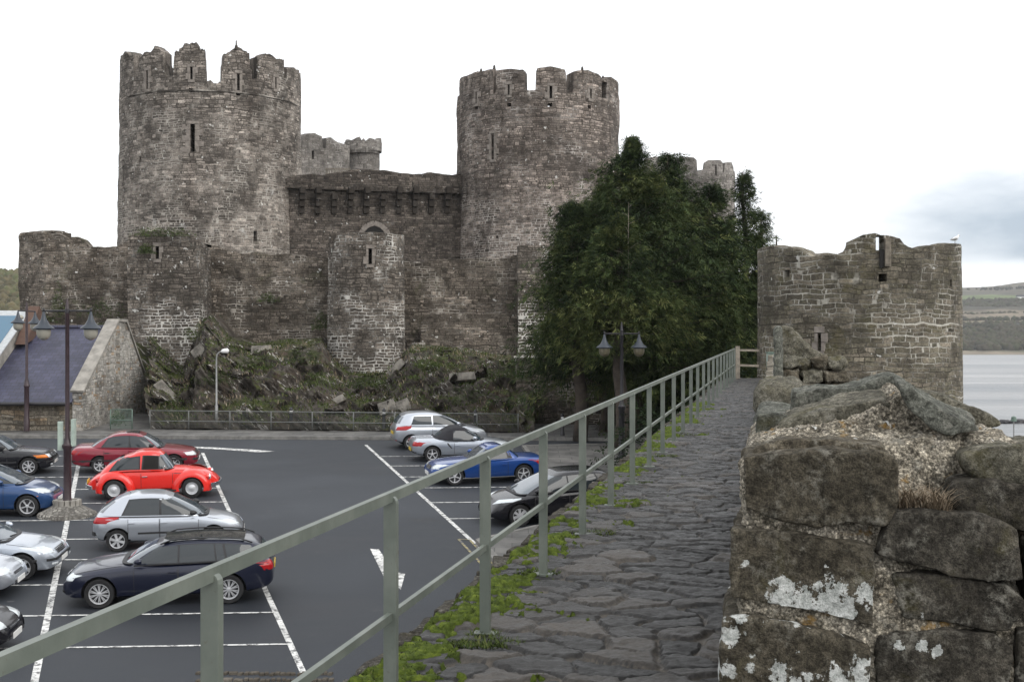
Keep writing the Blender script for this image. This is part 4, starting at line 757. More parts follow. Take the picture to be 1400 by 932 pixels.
# ------------------------------------------------------------------ town wall, walk, railing, parapet
town = empty('town_wall', (0, 10, 0), 'old stone town wall carrying the slate walk towards the far round tower', 'wall')
def wl(y): return rail_x(y) - 0.42
def build_walk():
    ys = [4.9]
    while ys[-1] < 43.6: ys.append(ys[-1] + max(0.013, ys[-1] * 0.0023))
    ys = np.array(ys); m = 136; t = np.linspace(0, 1, m); ed = 0.09 * fbm(np.stack([ys * 2.4, ys * 0, ys * 0], 1), 1, 4, 4)
    X = (wl(ys) + ed)[:, None] + ((para_x(ys) + 0.04) - (wl(ys) + ed))[:, None] * t[None, :]; Y = np.repeat(ys[:, None], m, 1)
    th = math.atan(0.205); U = X * math.cos(th) - Y * math.sin(th); W_ = X * math.sin(th) + Y * math.cos(th); P = np.stack([U.ravel(), W_.ravel(), W_.ravel() * 0], 1)
    wx = P[:, 0] * 2.9 + 0.5 * fbm(P, 2.4, 4, 1); wy = P[:, 1] * 3.7 + 0.55 * fbm(P, 2.4, 4, 2)
    f1, f2, rid = voro2(np.stack([wx, wy], 1), 3); g = f2 + 0.09 * fbm(P, 12, 4, 6); st = sstep(0.03, 0.13, g)
    tl = (np.sin(rid * 40) * P[:, 0] + np.cos(rid * 57) * P[:, 1]) % 0.5
    z = walk_z(Y).ravel() + 0.030 * st + 0.020 * (rid - 0.5) + 0.008 * fbm(P, 5, 4, 7) + 0.009 * fbm(P, 26, 4, 8) + 0.05 * (np.abs(fbm(np.stack([P[:, 0] + rid * 9, P[:, 1] * 1.4, rid * 50], 1), 3.0, 2, 15)) - 0.2) * st * 0.3 + 0.012 * fbm(P, 0.8, 2, 12) + 0.006 * np.abs(fbm(P * np.array([1, 1.6, 1]), 9, 4, 9))
    edge = np.tile(sstep(0.0, 0.035, t), len(ys)); z = z - 0.10 * (1 - edge)
    V = np.stack([X.ravel(), Y.ravel(), z], 1); n = len(ys); i, j = np.meshgrid(np.arange(n - 1), np.arange(m - 1), indexing='ij'); a = (i * m + j).ravel()
    me = mesh_np('path', V, np.stack([a, a + 1, a + m + 1, a + m], 1), True); col = np.stack([rid, 1 - sstep(0.0, 0.15, g), rid], 1); set_attr(me, 'cell', col)
    setp(link('path', me, WALK), kind='structure'); return ys, t, V.reshape(n, m, 3), f2.reshape(n, m)
WY, WT, WV, WF2 = build_walk()
# the wall under the walk, and the stretch behind the camera
lw = Line([(wl(-6), -6), (wl(20), 20), (wl(46), 46)]); lw.p = lw.p[::-1]; lw.__init__([tuple(q) for q in lw.p])   # outward side faces the car park
wb = wall('wall_face', lw.path, lw.S, -1.0, [(0, walk_z(46) - 0.06), (lw.S, walk_z(-6) - 0.06)], BARB, town, 0.5, 0.3, 0.3, (), (), 0.05, 71, 0, 0.02)
b = MB(); V = []
for y in (-6, 4.95, 5.2): V += [(wl(y) + 0.05, y, walk_z(y) - 0.02), (para_x(y) + 0.1, y, walk_z(y) - 0.02)]
b.add(V, [(0, 1, 3, 2), (2, 3, 5, 4)]); b.add([(wl(5) + .2, 5.2, walk_z(5) - .06), (para_x(5) + .1, 5.2, walk_z(5) - .06), (para_x(46) + .1, 46, walk_z(46) - .06), (wl(46) + .2, 46, walk_z(46) - .06)], [(0, 1, 2, 3)]); me = b.me('wall_top', fix=False); link('wall_top', me, BLOCK_D, town)
# edge stones along the drop, mossy
rr = random.Random(12); b = MB(); y = 5.0
while y < 42:
    L_ = rr.uniform(0.25, 0.6); w = rr.uniform(0.22, 0.4); x = wl(y + L_ / 2) - 0.02 + rr.uniform(-0.05, 0.03)
    b.box((x + w / 2 - 0.05, y + L_ / 2, walk_z(y) - 0.07 + rr.uniform(-0.02, 0.015)), (w, L_ * 0.96, 0.15), Matrix.Rotation(-0.2 + rr.uniform(-.12, .12), 3, 'Z') @ Matrix.Rotation(rr.uniform(-.06, .06), 3, 'Y'), rr.uniform(0.82, 0.95)); y += L_
me = b.me('edge_stone_course', bevel=0.02); bm = bmesh.new(); bm.from_mesh(me); bmesh.ops.subdivide_edges(bm, edges=bm.edges, cuts=2, use_grid_fill=True); bm.to_mesh(me); bm.free()
co = np.empty(len(me.vertices) * 3, dtype=np.float32); me.vertices.foreach_get('co', co); co = co.reshape(-1, 3); co += np.stack([fbm(co, 9, 3, k) for k in (1, 2, 3)], 1) * 0.03; me.vertices.foreach_set('co', co.ravel()); me.polygons.foreach_set('use_smooth', np.ones(len(me.polygons), bool)); link('edge_stone_course', me, BLOCK_D, town)
# blades: (position, height) -> little bent leaves
def blades(name, pts, hs, w, mat, parent=None, bend=0.5, seed=0, seg=2, lean=None):
    r = np.random.default_rng(seed); n = len(pts); pts = np.asarray(pts); hs = np.asarray(hs); a = r.uniform(0, 2 * np.pi, n); d = np.stack([np.cos(a), np.sin(a), 0 * a], 1) * (bend * hs * r.uniform(0.3, 1.3, n))[:, None]
    if lean is not None: d += np.asarray(lean) * hs[:, None]
    s = np.stack([-np.sin(a), np.cos(a), 0 * a], 1) * (w * 0.5); V = []; up = np.stack([0 * a, 0 * a, hs], 1)
    p1 = pts + up * 0.55 + d * 0.35; p2 = pts + up * r.uniform(0.75, 1.0, n)[:, None] + d
    V = np.stack([pts - s, pts + s, p1 + s * 0.8, p1 - s * 0.8, p2], 1).reshape(-1, 3); i = np.arange(n) * 5
    Fq = np.concatenate([np.stack([i, i + 1, i + 2], 1), np.stack([i, i + 2, i + 3], 1), np.stack([i + 3, i + 2, i + 4], 1)])
    me = mesh_np(name, V, Fq); set_attr(me, 'tone', np.repeat(np.clip(r.normal(0.5, 0.22, n), 0, 1), 5)); return link(name, me, mat, parent)
def build_moss():
    n, m, _ = WV.shape; P = WV.reshape(-1, 3); t = np.tile(WT, n); f = WF2.ravel()
    side = sstep(0.36, 0.10, t) * 0.75 + 0.12; nz = fbm(P, 1.9, 4, 31) + 0.45 * fbm(P, 7, 4, 32) + 0.45 * fbm(P, 20, 3, 33)
    k = nz + side * 0.80 - 0.74 - 0.5 * np.clip(f - 0.15, 0, 0.5) + 0.12 * sstep(8, 12, P[:, 1]); k = np.where(t > 0.5, -1, k); k = np.where(P[:, 1] > 30, -1, k)
    hgt = np.clip(k, 0, 0.5) ** 0.6 * 0.055; lump = (0.55 + 0.9 * (0.5 + 0.5 * fbm(P, 34, 3, 35))); V = P.copy(); V[:, 2] += np.where(k > 0, hgt * lump + 0.002, -0.03)
    V[:, :2] += np.stack([fbm(P, 30, 2, 36), fbm(P, 30, 2, 37)], 1) * 0.008
    i, j = np.meshgrid(np.arange(n - 1), np.arange(m - 1), indexing='ij'); a = (i * m + j).ravel(); q = np.stack([a, a + 1, a + m + 1, a + m], 1); ok = (k[q] > 0).any(1); q = q[ok]
    u, inv = np.unique(q, return_inverse=True); me = mesh_np('moss', V[u], inv.reshape(-1, 4), True); setp(link('moss', me, MOSS), kind='stuff')
    r = np.random.default_rng(3); c = np.where((k > 0.06))[0]; c = c[r.random(len(c)) < 0.5]
    if len(c) > 30000: c = r.choice(c, 30000, replace=False)
    o = blades('grass', V[c] + np.array([0, 0, -0.004]), r.uniform(0.006, 0.02, len(c)) , 0.006, GRASSB, None, 0.8, 4); setp(o, kind='stuff')
    tp = []
    for (y, dt, cnt, rad) in ((7.15, 0.25, 900, 0.13), (7.35, 0.22, 300, 0.06), (11.0, 0.27, 500, 0.14), (5.9, 0.2, 300, 0.12), (9.2, 0.2, 300, 0.1), (12.7, 0.3, 350, 0.13), (14.5, 0.24, 300, 0.12), (17.5, .24, 300, .15), (21, .2, 300, .2)):
        for q_ in range(cnt):
            a_ = r.uniform(0, 6.28); rd = rad * math.sqrt(r.random()); yy = y + rd * math.sin(a_); xx = wl(y) + dt * (para_x(y) - wl(y)) + rd * math.cos(a_) * 1.6; tp.append((xx, yy, walk_z(yy) + 0.005))
    o = blades('grass', tp, r.uniform(0.02, 0.06, len(tp)), 0.008, GRASSB, None, 0.9, 5); setp(o, kind='stuff')
build_moss()
# railing
rail = empty('railing', (rail_x(5.6), 5.6, walk_z(5.6)), 'grey green metal railing with flat posts along the wall walk', 'railing')
th = math.atan2(rail_x(1) - rail_x(0), 1.0); pr = Matrix.Rotation(-th, 3, 'Z')
def post_mesh():
    b = MB(); prof = []; w, d = 0.029, 0.018
    pts = [(-w, 0), (w, 0), (w, 1.0)] + [(w * math.cos(a), 1.0 + 0.034 * math.sin(a)) for a in np.linspace(0, math.pi, 9)[1:-1]] + [(-w, 1.0)]
    b.prism([(x, -d, z - 0.05) for x, z in pts], (0, 2 * d, 0)); b.box((0, 0, -0.02), (0.13, 0.09, 0.03)); return b.me('post', bevel=0.004)
pm = post_mesh(); pys = [2.1, 3.87] + [5.62 + 1.756 * k for k in range(22)]
for y in pys:
    o = link('post', pm, RAIL, rail); o.location = Vector((rail_x(y), y, walk_z(y) + 0.045)) - rail.location; o.rotation_euler = (0, 0, -th)
for nm, h, w, hh in (('top_rail', 0.985, 0.028, 0.043), ('middle_rail', 0.475, 0.024, 0.034)):
    b = MB(); a, c = -1.0, pys[-1]
    for y0, y1 in zip([a] + pys[:-1], pys):
        b.bar(Vector((rail_x(y0), y0, walk_z(y0) + h + 0.04)) - rail.location, Vector((rail_x(y1), y1, walk_z(y1) + h + 0.04)) - rail.location, w, hh)
    b.build(nm, RAIL, rail)
# gate rails at the end of the walk and the box by the doorway
g = empty('timber_barrier', at(1010, 520, 43.3), 'pale two bar timber barrier across the dark gap beside the tower', 'barrier')
for nm, P0, P1, w, h in (('post', at(1008.5, 520, 43.3), at(1008.5, 473, 43.3), 0.13, 0.13), ('top_bar', at(1008, 478.5, 43.3), at(1037, 479, 43.3), 0.07, 0.09), ('lower_bar', at(1008, 499, 43.3), at(1037, 500, 43.3), 0.07, 0.09)):
    b = MB(); b.bar(P0 - g.location, P1 - g.location, w, h, (0, 1, 0)); b.build(nm, WOOD, g)
e = empty('metal_box', at(1053, 521, 41.5), 'narrow grey green metal box standing against the tower doorway jamb', 'box'); b = MB(); b.box((0, 0, 0.44), (0.2, 0.25, 0.86)); b.build('body', PALEGRN, e, bevel=0.01); b = MB(); b.box((0, -0.02, 0.9), (0.24, 0.32, 0.05)); b.build('lid', GREENP, e, bevel=0.008)
# parapet running on to the tower
pl = Line([(para_x(5.9), 5.9), (para_x(25), 25), (para_x(41), 41)]); pl.p = pl.p[::-1]; pl.__init__([tuple(q) for q in pl.p])
ppz = [(0, walk_z(41) + 0.82)] + [(pl.S * k / 20, walk_z(41 - 35 * k / 20) + 0.82 + 0.06 * math.sin(k * 2.3)) for k in range(1, 20)] + [(pl.S, walk_z(6) + 0.86)]
wall('parapet', pl.path, pl.S, 3.0, ppz, TOWN, town, 0.75, 0.12, 0.12, (), (), 0.035, 73, 0, 0.05)
# outer face
ol = Line([(para_x(2) + 1.35, 2), (para_x(41) + 1.35, 41)]); wall('outer_face', ol.path, ol.S, -3, [(0, 6.1), (ol.S, 6.1)], TOWN, town, 0.75, 0.4, 0.4, (), (), 0.05, 74, 0, 0.05)

# ------------------------------------------------------------------ stones shaped from outlines, real depth behind them
def _apply(o):
    dg = bpy.context.evaluated_depsgraph_get(); me = bpy.data.meshes.new_from_object(o.evaluated_get(dg)); old = o.data; o.modifiers.clear(); o.data = me; bpy.data.meshes.remove(old); return me
def stone(name, poly, depth, mat, parent, vox=0.014, rough=0.012, seed=0, smooth=6, label=None, pebble=0.0, chip=0.02):
    """poly: face outline (Vectors, any plane), depth: Vector to the back"""
    b = MB(); b.prism(poly, depth); me = b.me(name); o = link(name, me, mat); md = o.modifiers.new('r', 'REMESH'); md.mode = 'VOXEL'; md.voxel_size = vox; md.use_smooth_shade = True
    me = _apply(o); n = len(me.vertices); co = np.empty(n * 3, dtype=np.float32); me.vertices.foreach_get('co', co); co = co.reshape(-1, 3).astype(np.float64)
    ed = np.empty(len(me.edges) * 2, dtype=np.int32); me.edges.foreach_get('vertices', ed); ed = ed.reshape(-1, 2)
    for k in range(smooth):
        s = np.zeros((n, 3)); c = np.zeros(n); np.add.at(s, ed[:, 0], co[ed[:, 1]]); np.add.at(s, ed[:, 1], co[ed[:, 0]]); np.add.at(c, ed[:, 0], 1); np.add.at(c, ed[:, 1], 1); co = co * 0.4 + 0.6 * s / np.maximum(c, 1)[:, None]
    me.vertices.foreach_set('co', co.astype(np.float32).ravel()); me.update(); nr = np.empty(n * 3, dtype=np.float32); me.vertices.foreach_get('normal', nr); nr = nr.reshape(-1, 3)
    d = rough * (fbm(co, 5, 4, seed) * 1.6 + 0.7 * fbm(co, 16, 4, seed + 5)) + chip * np.minimum(0, fbm(co, 3.1, 3, seed + 9) + 0.12) * 1.2 + 0.25 * rough * fbm(co, 50, 3, seed + 11)
    d -= 0.007 * sstep(0.05, 0.0, np.abs(fbm(co, 3.3, 3, seed + 21))) * (fbm(co, 1.7, 2, seed + 22) > 0.0)
    if pebble: d = d + pebble * (0.9 - 2.2 * np.abs(fbm(co, 40, 2, seed + 13)) + 0.8 * fbm(co, 95, 2, seed + 14))
    co += nr * d[:, None]; me.vertices.foreach_set('co', co.astype(np.float32).ravel()); me.polygons.foreach_set('use_smooth', np.ones(len(me.polygons), bool)); me.update()
    if parent is not None: o.parent = parent; o.matrix_parent_inverse = parent.matrix_world.inverted()
    if label: o['label'] = label
    return o
def mface(u, v, back=0.0):                        # on the end face of the near merlon, set back along the wall
    Y = 4.303 / (1 + 0.219 * (u - U0) / F); return at(u, v, Y + back)
DIR = Vector((0.198, 1.0, 0)).normalized()
mer = empty('stone_merlon', (1.1, 4.6, walk_z(4.6)), 'big near merlon of lichened grey blocks topped by slanting coping slabs', 'merlon')
bpy.context.view_layer.update()
blk = [([(1022, 628), (1060, 622), (1150, 621), (1208, 624), (1224, 640), (1222, 700), (1205, 714), (1150, 712), (1120, 718), (1070, 706), (1022, 692)], 0.0, 0.62, BLOCK_W, 'grey lichen crusted block, uppermost on the left'),
       ([(1006, 728), (1060, 727), (1130, 738), (1188, 752), (1194, 800), (1190, 853), (1120, 838), (1060, 826), (1003, 812)], -0.01, 0.6, BLOCK_W, 'block with a broad white lichen patch'),
       ([(993, 848), (1050, 852), (1120, 868), (1184, 888), (1176, 990), (986, 990)], -0.02, 0.6, BLOCK_W, 'block spotted with white lichen, lowest on the left'),
       ([(1225, 703), (1260, 700), (1330, 709), (1390, 726), (1396, 790), (1352, 796), (1290, 780), (1202, 756)], 0.0, 0.5, BLOCK_D, 'dark smooth slanting block right of the white patched one'),
       ([(1222, 786), (1300, 792), (1372, 800), (1400, 828), (1378, 860), (1340, 858), (1310, 850), (1240, 842)], 0.02, 0.5, BLOCK_D, None),
       ([(1204, 872), (1290, 866), (1356, 872), (1384, 894), (1366, 990), (1200, 990)], 0.0, 0.5, BLOCK_D, None),
       ([(1405, 742), (1460, 748), (1462, 850), (1412, 840)], 0.05, 0.5, BLOCK_D, None), ([(1395, 866), (1470, 870), (1470, 990), (1392, 990)], 0.02, 0.5, BLOCK_D, None),
       ([(1308, 664), (1360, 658), (1460, 676), (1462, 732), (1400, 726), (1330, 708), (1300, 690)], 0.10, 0.5, BLOCK_D, None),
       ([(1318, 624), (1390, 612), (1480, 618), (1480, 668), (1400, 662), (1346, 656), (1326, 643)], 0.16, 0.5, COPE, 'mossy block under the right coping slab'),
       ([(1217, 608), (1250, 602), (1304, 617), (1300, 634), (1262, 634), (1228, 622)], 0.30, 0.4, COPE_G, None),
       ([(1225, 632), (1262, 636), (1310, 655), (1306, 690), (1240, 690), (1226, 668)], 0.30, 0.4, BLOCK_D, None)]
for k, (px, bk, dp, mt, lb) in enumerate(blk):
    cu, cv = sum(p[0] for p in px) / len(px), sum(p[1] for p in px) / len(px); px = [(u + 7 * (u - cu) / max(1, abs(u - cu) + 25), v + 6 * (v - cv) / max(1, abs(v - cv) + 12)) for u, v in px]
    stone('block', [mface(u, v, bk) for u, v in px], DIR * dp, mt, mer, 0.0075 if k < 6 else 0.011, 0.011, 100 + k * 7, 3, lb)
# flat top of the upper left block shows behind its front edge: deeper coping bed
cop = [([(1060, 588), (1085, 574), (1148, 553), (1190, 544), (1212, 543), (1229, 560), (1228, 572), (1214, 584), (1170, 585), (1100, 592)], 0.42, Vector((0.08, 0.36, 0.03)), COPE, 'broad coping slab sloping down to the walk'),
       ([(1226, 524), (1238, 524), (1256, 538), (1338, 583), (1342, 590), (1298, 598), (1278, 590), (1244, 562)], 0.30, Vector((0.06, 0.26, 0.02)), COPE_G, 'thick dark coping slab leaning to the right'),
       ([(1080, 566), (1083, 534), (1120, 528), (1166, 527), (1214, 513), (1230, 512), (1234, 524), (1210, 540), (1148, 553)], 0.95, Vector((0.07, 0.34, 0)), COPE_G, 'rear coping slab rising to the ridge'),
       ([(1246, 524), (1262, 531), (1310, 545), (1362, 572), (1372, 580), (1364, 586), (1320, 584), (1262, 548)], 0.72, Vector((0.06, 0.3, 0)), COPE, None),
       ([(1034, 604), (1036, 567), (1060, 563), (1080, 566), (1074, 600)], 0.62, Vector((0.05, 0.25, 0)), COPE_G, None)]
for k, (px, bk, dp, mt, lb) in enumerate(cop): stone('coping_slab', [mface(u, v, bk) for u, v in px], dp, mt, mer, 0.0085, 0.012, 200 + k * 7, 3, lb)
# pebbly mortar body
core = [(1014, 990), (1018, 640), (1030, 606), (1070, 590), (1150, 572), (1215, 545), (1232, 534), (1262, 560), (1310, 590), (1368, 592), (1440, 640), (1475, 680), (1475, 990)]
stone('mortar_core', [mface(u, v, 0.03) for u, v in core[:2]] + [mface(u, v, 0.10 + 0.32 * min(1, max(0, (640 - v) / 60))) for u, v in core[2:11]] + [mface(u, v, 0.04) for u, v in core[11:]], DIR * 1.3, MORTAR, mer, 0.0075, 0.016, 300, 2, None, 0.007)
stone('mortar_core', [mface(u, v, 0.40) for u, v in ((1036, 640), (1040, 606), (1080, 583), (1130, 585), (1180, 586), (1220, 580), (1250, 566), (1300, 596), (1345, 596), (1410, 622), (1420, 650))], DIR * 0.9, MORTAR, mer, 0.0075, 0.018, 310, 2, None, 0.007)
# bed under the front-left coping: the flat upper face of the block
stone('block', [mface(u, v, 0.10) for u, v in ((1030, 612), (1068, 600), (1150, 602), (1212, 607), (1222, 640), (1026, 640))], DIR * 0.4, BLOCK, mer, 0.009, 0.008, 320, 4)
r = np.random.default_rng(9); pts = []
for k in range(520):
    u = 1226 + 72 * r.random() ** 0.9; v = 690 + 6 * r.random() + (u - 1226) * 0.13; p = mface(u, v, 0.03 + 0.12 * r.random()); pts.append(tuple(p))
o = blades('dry_grass_tuft', pts, r.uniform(0.03, 0.10, len(pts)), 0.0035, DRYB, None, 1.3, 9, lean=(-0.15, -0.35, 0)); setp(o, 'withered straw coloured grass tuft growing between the parapet blocks', 'grass tuft')
# the next merlon along: rough rubble with a slate-faced end
m2 = empty('rubble_merlon', at(1100, 540, 20), 'low rubble merlon with a tall slate end, in front of the round tower', 'merlon'); bpy.context.view_layer.update()
d2 = DIR * 2.2
stone('slate_end', [at(u, v, 20) for u, v in ((1058, 545), (1058.5, 449), (1064, 444), (1069, 447), (1070, 545))], DIR * 0.5, COPE_G, m2, 0.03, 0.02, 401, 3)
stone('sloping_stub', [at(u, v, 20.6) for u, v in ((1064, 500), (1066, 447), (1076, 445), (1092, 458), (1110, 478), (1128, 487), (1126, 500))], DIR * 1.6, COPE, m2, 0.03, 0.03, 402, 2)
rs = [((1066, 487), (1108, 489), (1108, 502), (1072, 503)), ((1108, 488), (1132, 487), (1131, 505), (1110, 503)), ((1131, 492), (1156, 488), (1160, 500), (1150, 506), (1133, 503)), ((1068, 505), (1092, 503), (1094, 522), (1068, 524)), ((1094, 506), (1126, 504), (1124, 522), (1098, 528)), ((1126, 507), (1158, 508), (1160, 524), (1130, 526)), ((1064, 525), (1110, 526), (1112, 550), (1060, 550)), ((1112, 528), (1164, 526), (1166, 552), (1112, 552))]
for k, q in enumerate(rs): stone('rubble_stone', [at(u, v, 20.2) for u, v in q], DIR * 1.2, BLOCK if k % 2 else COPE, m2, 0.03, 0.05, 410 + k, 4)
stone('crenel_block', [at(u, v, 9.5) for u, v in ((1033, 566), (1036, 531), (1046, 526), (1098, 524), (1098, 566))], DIR * 2.0, COPE, m2, 0.03, 0.03, 440, 3)
stone('crenel_block', [at(u, v, 7.2) for u, v in ((1031, 604), (1034, 568), (1046, 564), (1100, 566), (1100, 604))], DIR * 1.5, COPE_G, m2, 0.025, 0.02, 441, 3)

# ------------------------------------------------------------------ round tower at the end of the walk
TOWNJ = plain('loop jamb stone', (0.145, 0.125, 0.098), 0.9, var=0.4, sc=5)
TW = Cyl(1173, 134.5, 47.5)
pt = [(1040, 338), (1060, 337), (1082, 338), (1095, 341), (1104, 347), (1112, 350), (1125, 348), (1140, 349), (1152, 344), (1156, 338), (1157, 331), (1165, 327), (1180, 321), (1198, 319), (1205, 322), (1216, 322), (1230, 325), (1236, 333), (1242, 337), (1255, 341), (1262, 338), (1276, 335), (1290, 338), (1293, 334), (1300, 332), (1306, 333)]
hT = [TW.hole(1121, 455, 480, 0.13), TW.hole(1207, 374, 385, 0.28), TW.hole(1076, 369, 379, 0.25), TW.hole(1300, 382, 392, 0.12)]; tT = [TW.hole(1203.5, 322, 342, 0.28)]
ut = wall('round_tower', TW.path, TW.S, -3.0, TW.prof(pt, EYE + 3.5), TOWN, None, 0.7, 0.07, 0.09, hT, tT, 0.03, 81, 0.004, 0.05, closed=True)
setp(ut, 'broken topped round rubble tower where the wall walk ends', 'tower'); surround(TW, 1121, hT[0], ut, 0.17, 90, courses=2)
n = TW.nrm(1211); x, y = TW.path(TW.s_of(1213)); b = MB(); t = Vector((-n.y, n.x, 0)); rot = Matrix((t, -n, Vector((0, 0, 1)))).transposed().to_3x3()
b.box(Vector((x, y, EYE + (V0 - 346) / F * 44.2)) + n * 0.02, (0.20, 0.2, 0.95), rot); b.build('loop_jamb', TOWNJ, ut, bevel=0.03)
n = TW.nrm(1205); x, y = TW.path(TW.s_of(1205)); b = MB(); b.box(Vector((x, y, EYE + (V0 - 354) / F * 44.2)) + n * 0.006, (0.13, 0.1, 0.62), rot); b.build('loop_slot', DARK, ut)
sky_blocker('roof', TW, EYE + (V0 - 392) / F * 44, BARB, ut)  # added cap inside, keeps the hollow of this tower dark
# gull
g = empty('gull', at(1306, 332.5, 47.0), 'white gull standing on the right edge of the round tower', 'bird')
b = MB(); b.tube([(-0.26, 0, 0.13), (-0.16, 0, 0.15), (-0.05, 0, 0.19), (0.06, 0, 0.22), (0.13, 0, 0.28), (0.16, 0, 0.34), (0.185, 0, 0.36), (0.21, 0, 0.355), (0.235, 0, 0.345)], [0.012, 0.045, 0.085, 0.09, 0.06, 0.042, 0.048, 0.036, 0.008], 12); ob = b.build('body', WHITE, g, True)
b = MB(); b.tube([(0.23, 0, 0.35), (0.27, 0, 0.345), (0.285, 0, 0.335)], [0.014, 0.01, 0.003], 6); b.build('beak', YELP, g)
for s in (-1, 1):
    b = MB(); b.tube([(0.06, s * 0.075, 0.22), (-0.08, s * 0.085, 0.19), (-0.28, s * 0.03, 0.14)], [0.03, 0.055, 0.006], 8); b.build('wing', GALV, g, True)
    b = MB(); b.tube([(0.0, s * 0.035, 0.13), (0.0, s * 0.035, 0.0), (0.05, s * 0.035, -0.005)], 0.007, 6); b.build('leg', YELP, g)
g.rotation_euler = (0, 0, R(25)); g.scale = (0.78,) * 3

# ------------------------------------------------------------------ house on the left
XG = -18.85; hs = empty('stone_house', (XG - 6, 62, gz(57)), 'low stone house with a blue slate roof and big grey gable', 'house'); bpy.context.view_layer.update()
def hpart(me, name, mat, uv=True):
    if uv: box_uv(me)
    o = link(name, me, mat, hs); o.matrix_parent_inverse = hs.matrix_world.inverted(); return o
YF, YR, YB = 57.9, 63.6, 69.6; ZE, ZR, ZG = 5.22, 8.42, 3.5
b = MB(); b.box(((-46 + XG - 0.46) / 2, YF + 0.25, (ZE + ZG) / 2), (46 + XG - 0.46, 0.5, ZE - ZG)); o = hpart(b.me('front_wall'), 'front_wall', KERBWALL)
# gable: wall with the slopes rising above the roof
gp_ = [(YF - 0.1, ZG), (YF - 0.1, ZE + 0.25), (YR - 0.65, ZR + 0.28), (YR + 0.65, ZR + 0.28), (YB - 2.2, ZE + 0.9), (YB, ZG + 0.2), (YB, ZG)]
b = MB(); b.prism([(XG, y, z) for y, z in gp_], (-0.45, 0, 0)); hpart(b.me('gable'), 'gable', HOUSE)
b = MB(); b.prism([(XG + 0.18, y, z) for y, z in ((YR - 0.9, ZG), (YR - 0.9, ZR - 0.15), (YR + 0.75, ZR - 0.15), (YR + 0.75, ZG))], (-0.18, 0, 0)); hpart(b.me('chimney_breast'), 'chimney_breast', HOUSE)
b = MB(); b.bar((XG - 0.22, YF - 0.2, ZE + 0.33), (XG - 0.22, YR - 0.65, ZR + 0.36), 0.6, 0.12); b.bar((XG - 0.22, YR - 0.7, ZR + 0.36), (XG - 0.22, YR + 0.7, ZR + 0.36), 0.62, 0.14); b.bar((XG - 0.22, YR + 0.65, ZR + 0.36), (XG - 0.22, YB - 2.2, ZE + 0.98), 0.6, 0.12); hpart(b.me('coping', bevel=0.02), 'coping', CONC)
def roof_sheet(x0, x1, ya, za, yb, zb, th=0.08):
    me = MB(); me.add([(x0, ya, za), (x1, ya, za), (x1, yb, zb), (x0, yb, zb), (x0, ya, za - th), (x1, ya, za - th), (x1, yb, zb - th), (x0, yb, zb - th)], [(0, 1, 2, 3), (7, 6, 5, 4), (0, 4, 5, 1), (1, 5, 6, 2), (2, 6, 7, 3), (3, 7, 4, 0)]); m = me.me('roof', fix=False); L_ = math.hypot(yb - ya, zb - za)
    uv = m.uv_layers.new(name='UVMap')
    for l in m.loops: p = m.vertices[l.vertex_index].co; uv.data[l.index].uv = (p.x, (p.y - ya) / (yb - ya) * L_)
    return m
hpart(roof_sheet(-46, XG - 0.42, YF - 0.35, ZE - 0.12, YR, ZR), 'roof', SLATE, False); hpart(roof_sheet(-46, XG - 0.42, YB, ZE - 0.12, YR, ZR), 'roof', SLATE, False)
b = MB(); b.tube([(-46, YF - 0.42, ZE - 0.2), (XG - 0.45, YF - 0.42, ZE - 0.2)], 0.075, 8); hpart(b.me('gutter'), 'gutter', IRON)
b = MB(); b.tube([(-46, YR, ZR + 0.04), (XG - 0.5, YR, ZR + 0.04)], 0.1, 8); hpart(b.me('ridge_tiles'), 'ridge_tiles', SLATE)
# raised glazed section at the far left
XU = -23.35; k = (ZR - ZE + 0.12) / (YR - YF + 0.35)
def up(y): return ZE - 0.12 + k * (y - YF + 0.35)
b = MB(); b.prism([(XU, YF + 0.1, up(YF + 0.1) + 0.02), (XU, YF + 0.1, up(YF + 0.1) + 0.75), (XU, YR, ZR + 0.75), (XU, YR, ZR + 0.02)], (-0.12, 0, 0)); hpart(b.me('render_upstand'), 'render_upstand', CONC)
hpart(roof_sheet(-46, XU + 0.1, YF, up(YF) + 0.82, YR, ZR + 0.84, 0.06), 'upper_roof', plain('pale roof edge', (0.4, 0.42, 0.43), 0.5), False)
for q in range(4):
    x1 = XU - 0.25 - q * 1.3; me = roof_sheet(x1 - 1.1, x1, YF + 1.4, up(YF + 1.4) + 0.85, YR - 0.5, up(YR - 0.5) + 0.86, 0.03); o = hpart(me, 'skylight', None, False); t_ = NT('skylight glass'); t_.col((0.05, 0.13, 0.2)); t_.set(0.1, 0, 0.5); me.materials.clear(); me.materials.append(t_.m)
b = MB(); p = at(27, 437, 59.5); b.lathe([(0.02, 0), (0.16, 0.03), (0.17, 0.12), (0.10, 0.2), (0.02, 0.22)], p, 12); hpart(b.me('wall_lamp', True), 'wall_lamp', OPAL, False)
b = MB(); b.prism([(XU + 0.1, YR - 2.0, up(YR - 2) + 0.3), (XU + 0.1, YR - 0.2, ZR + 1.05), (XU + 0.1, YR + 0.5, ZR + 0.4), (XU + 0.1, YR + 0.5, ZR - .2)], (0.5, 0, 0)); hpart(b.me('dormer_cheek'), 'dormer_cheek', plain('brown timber', (0.09, 0.05, 0.035), 0.8))
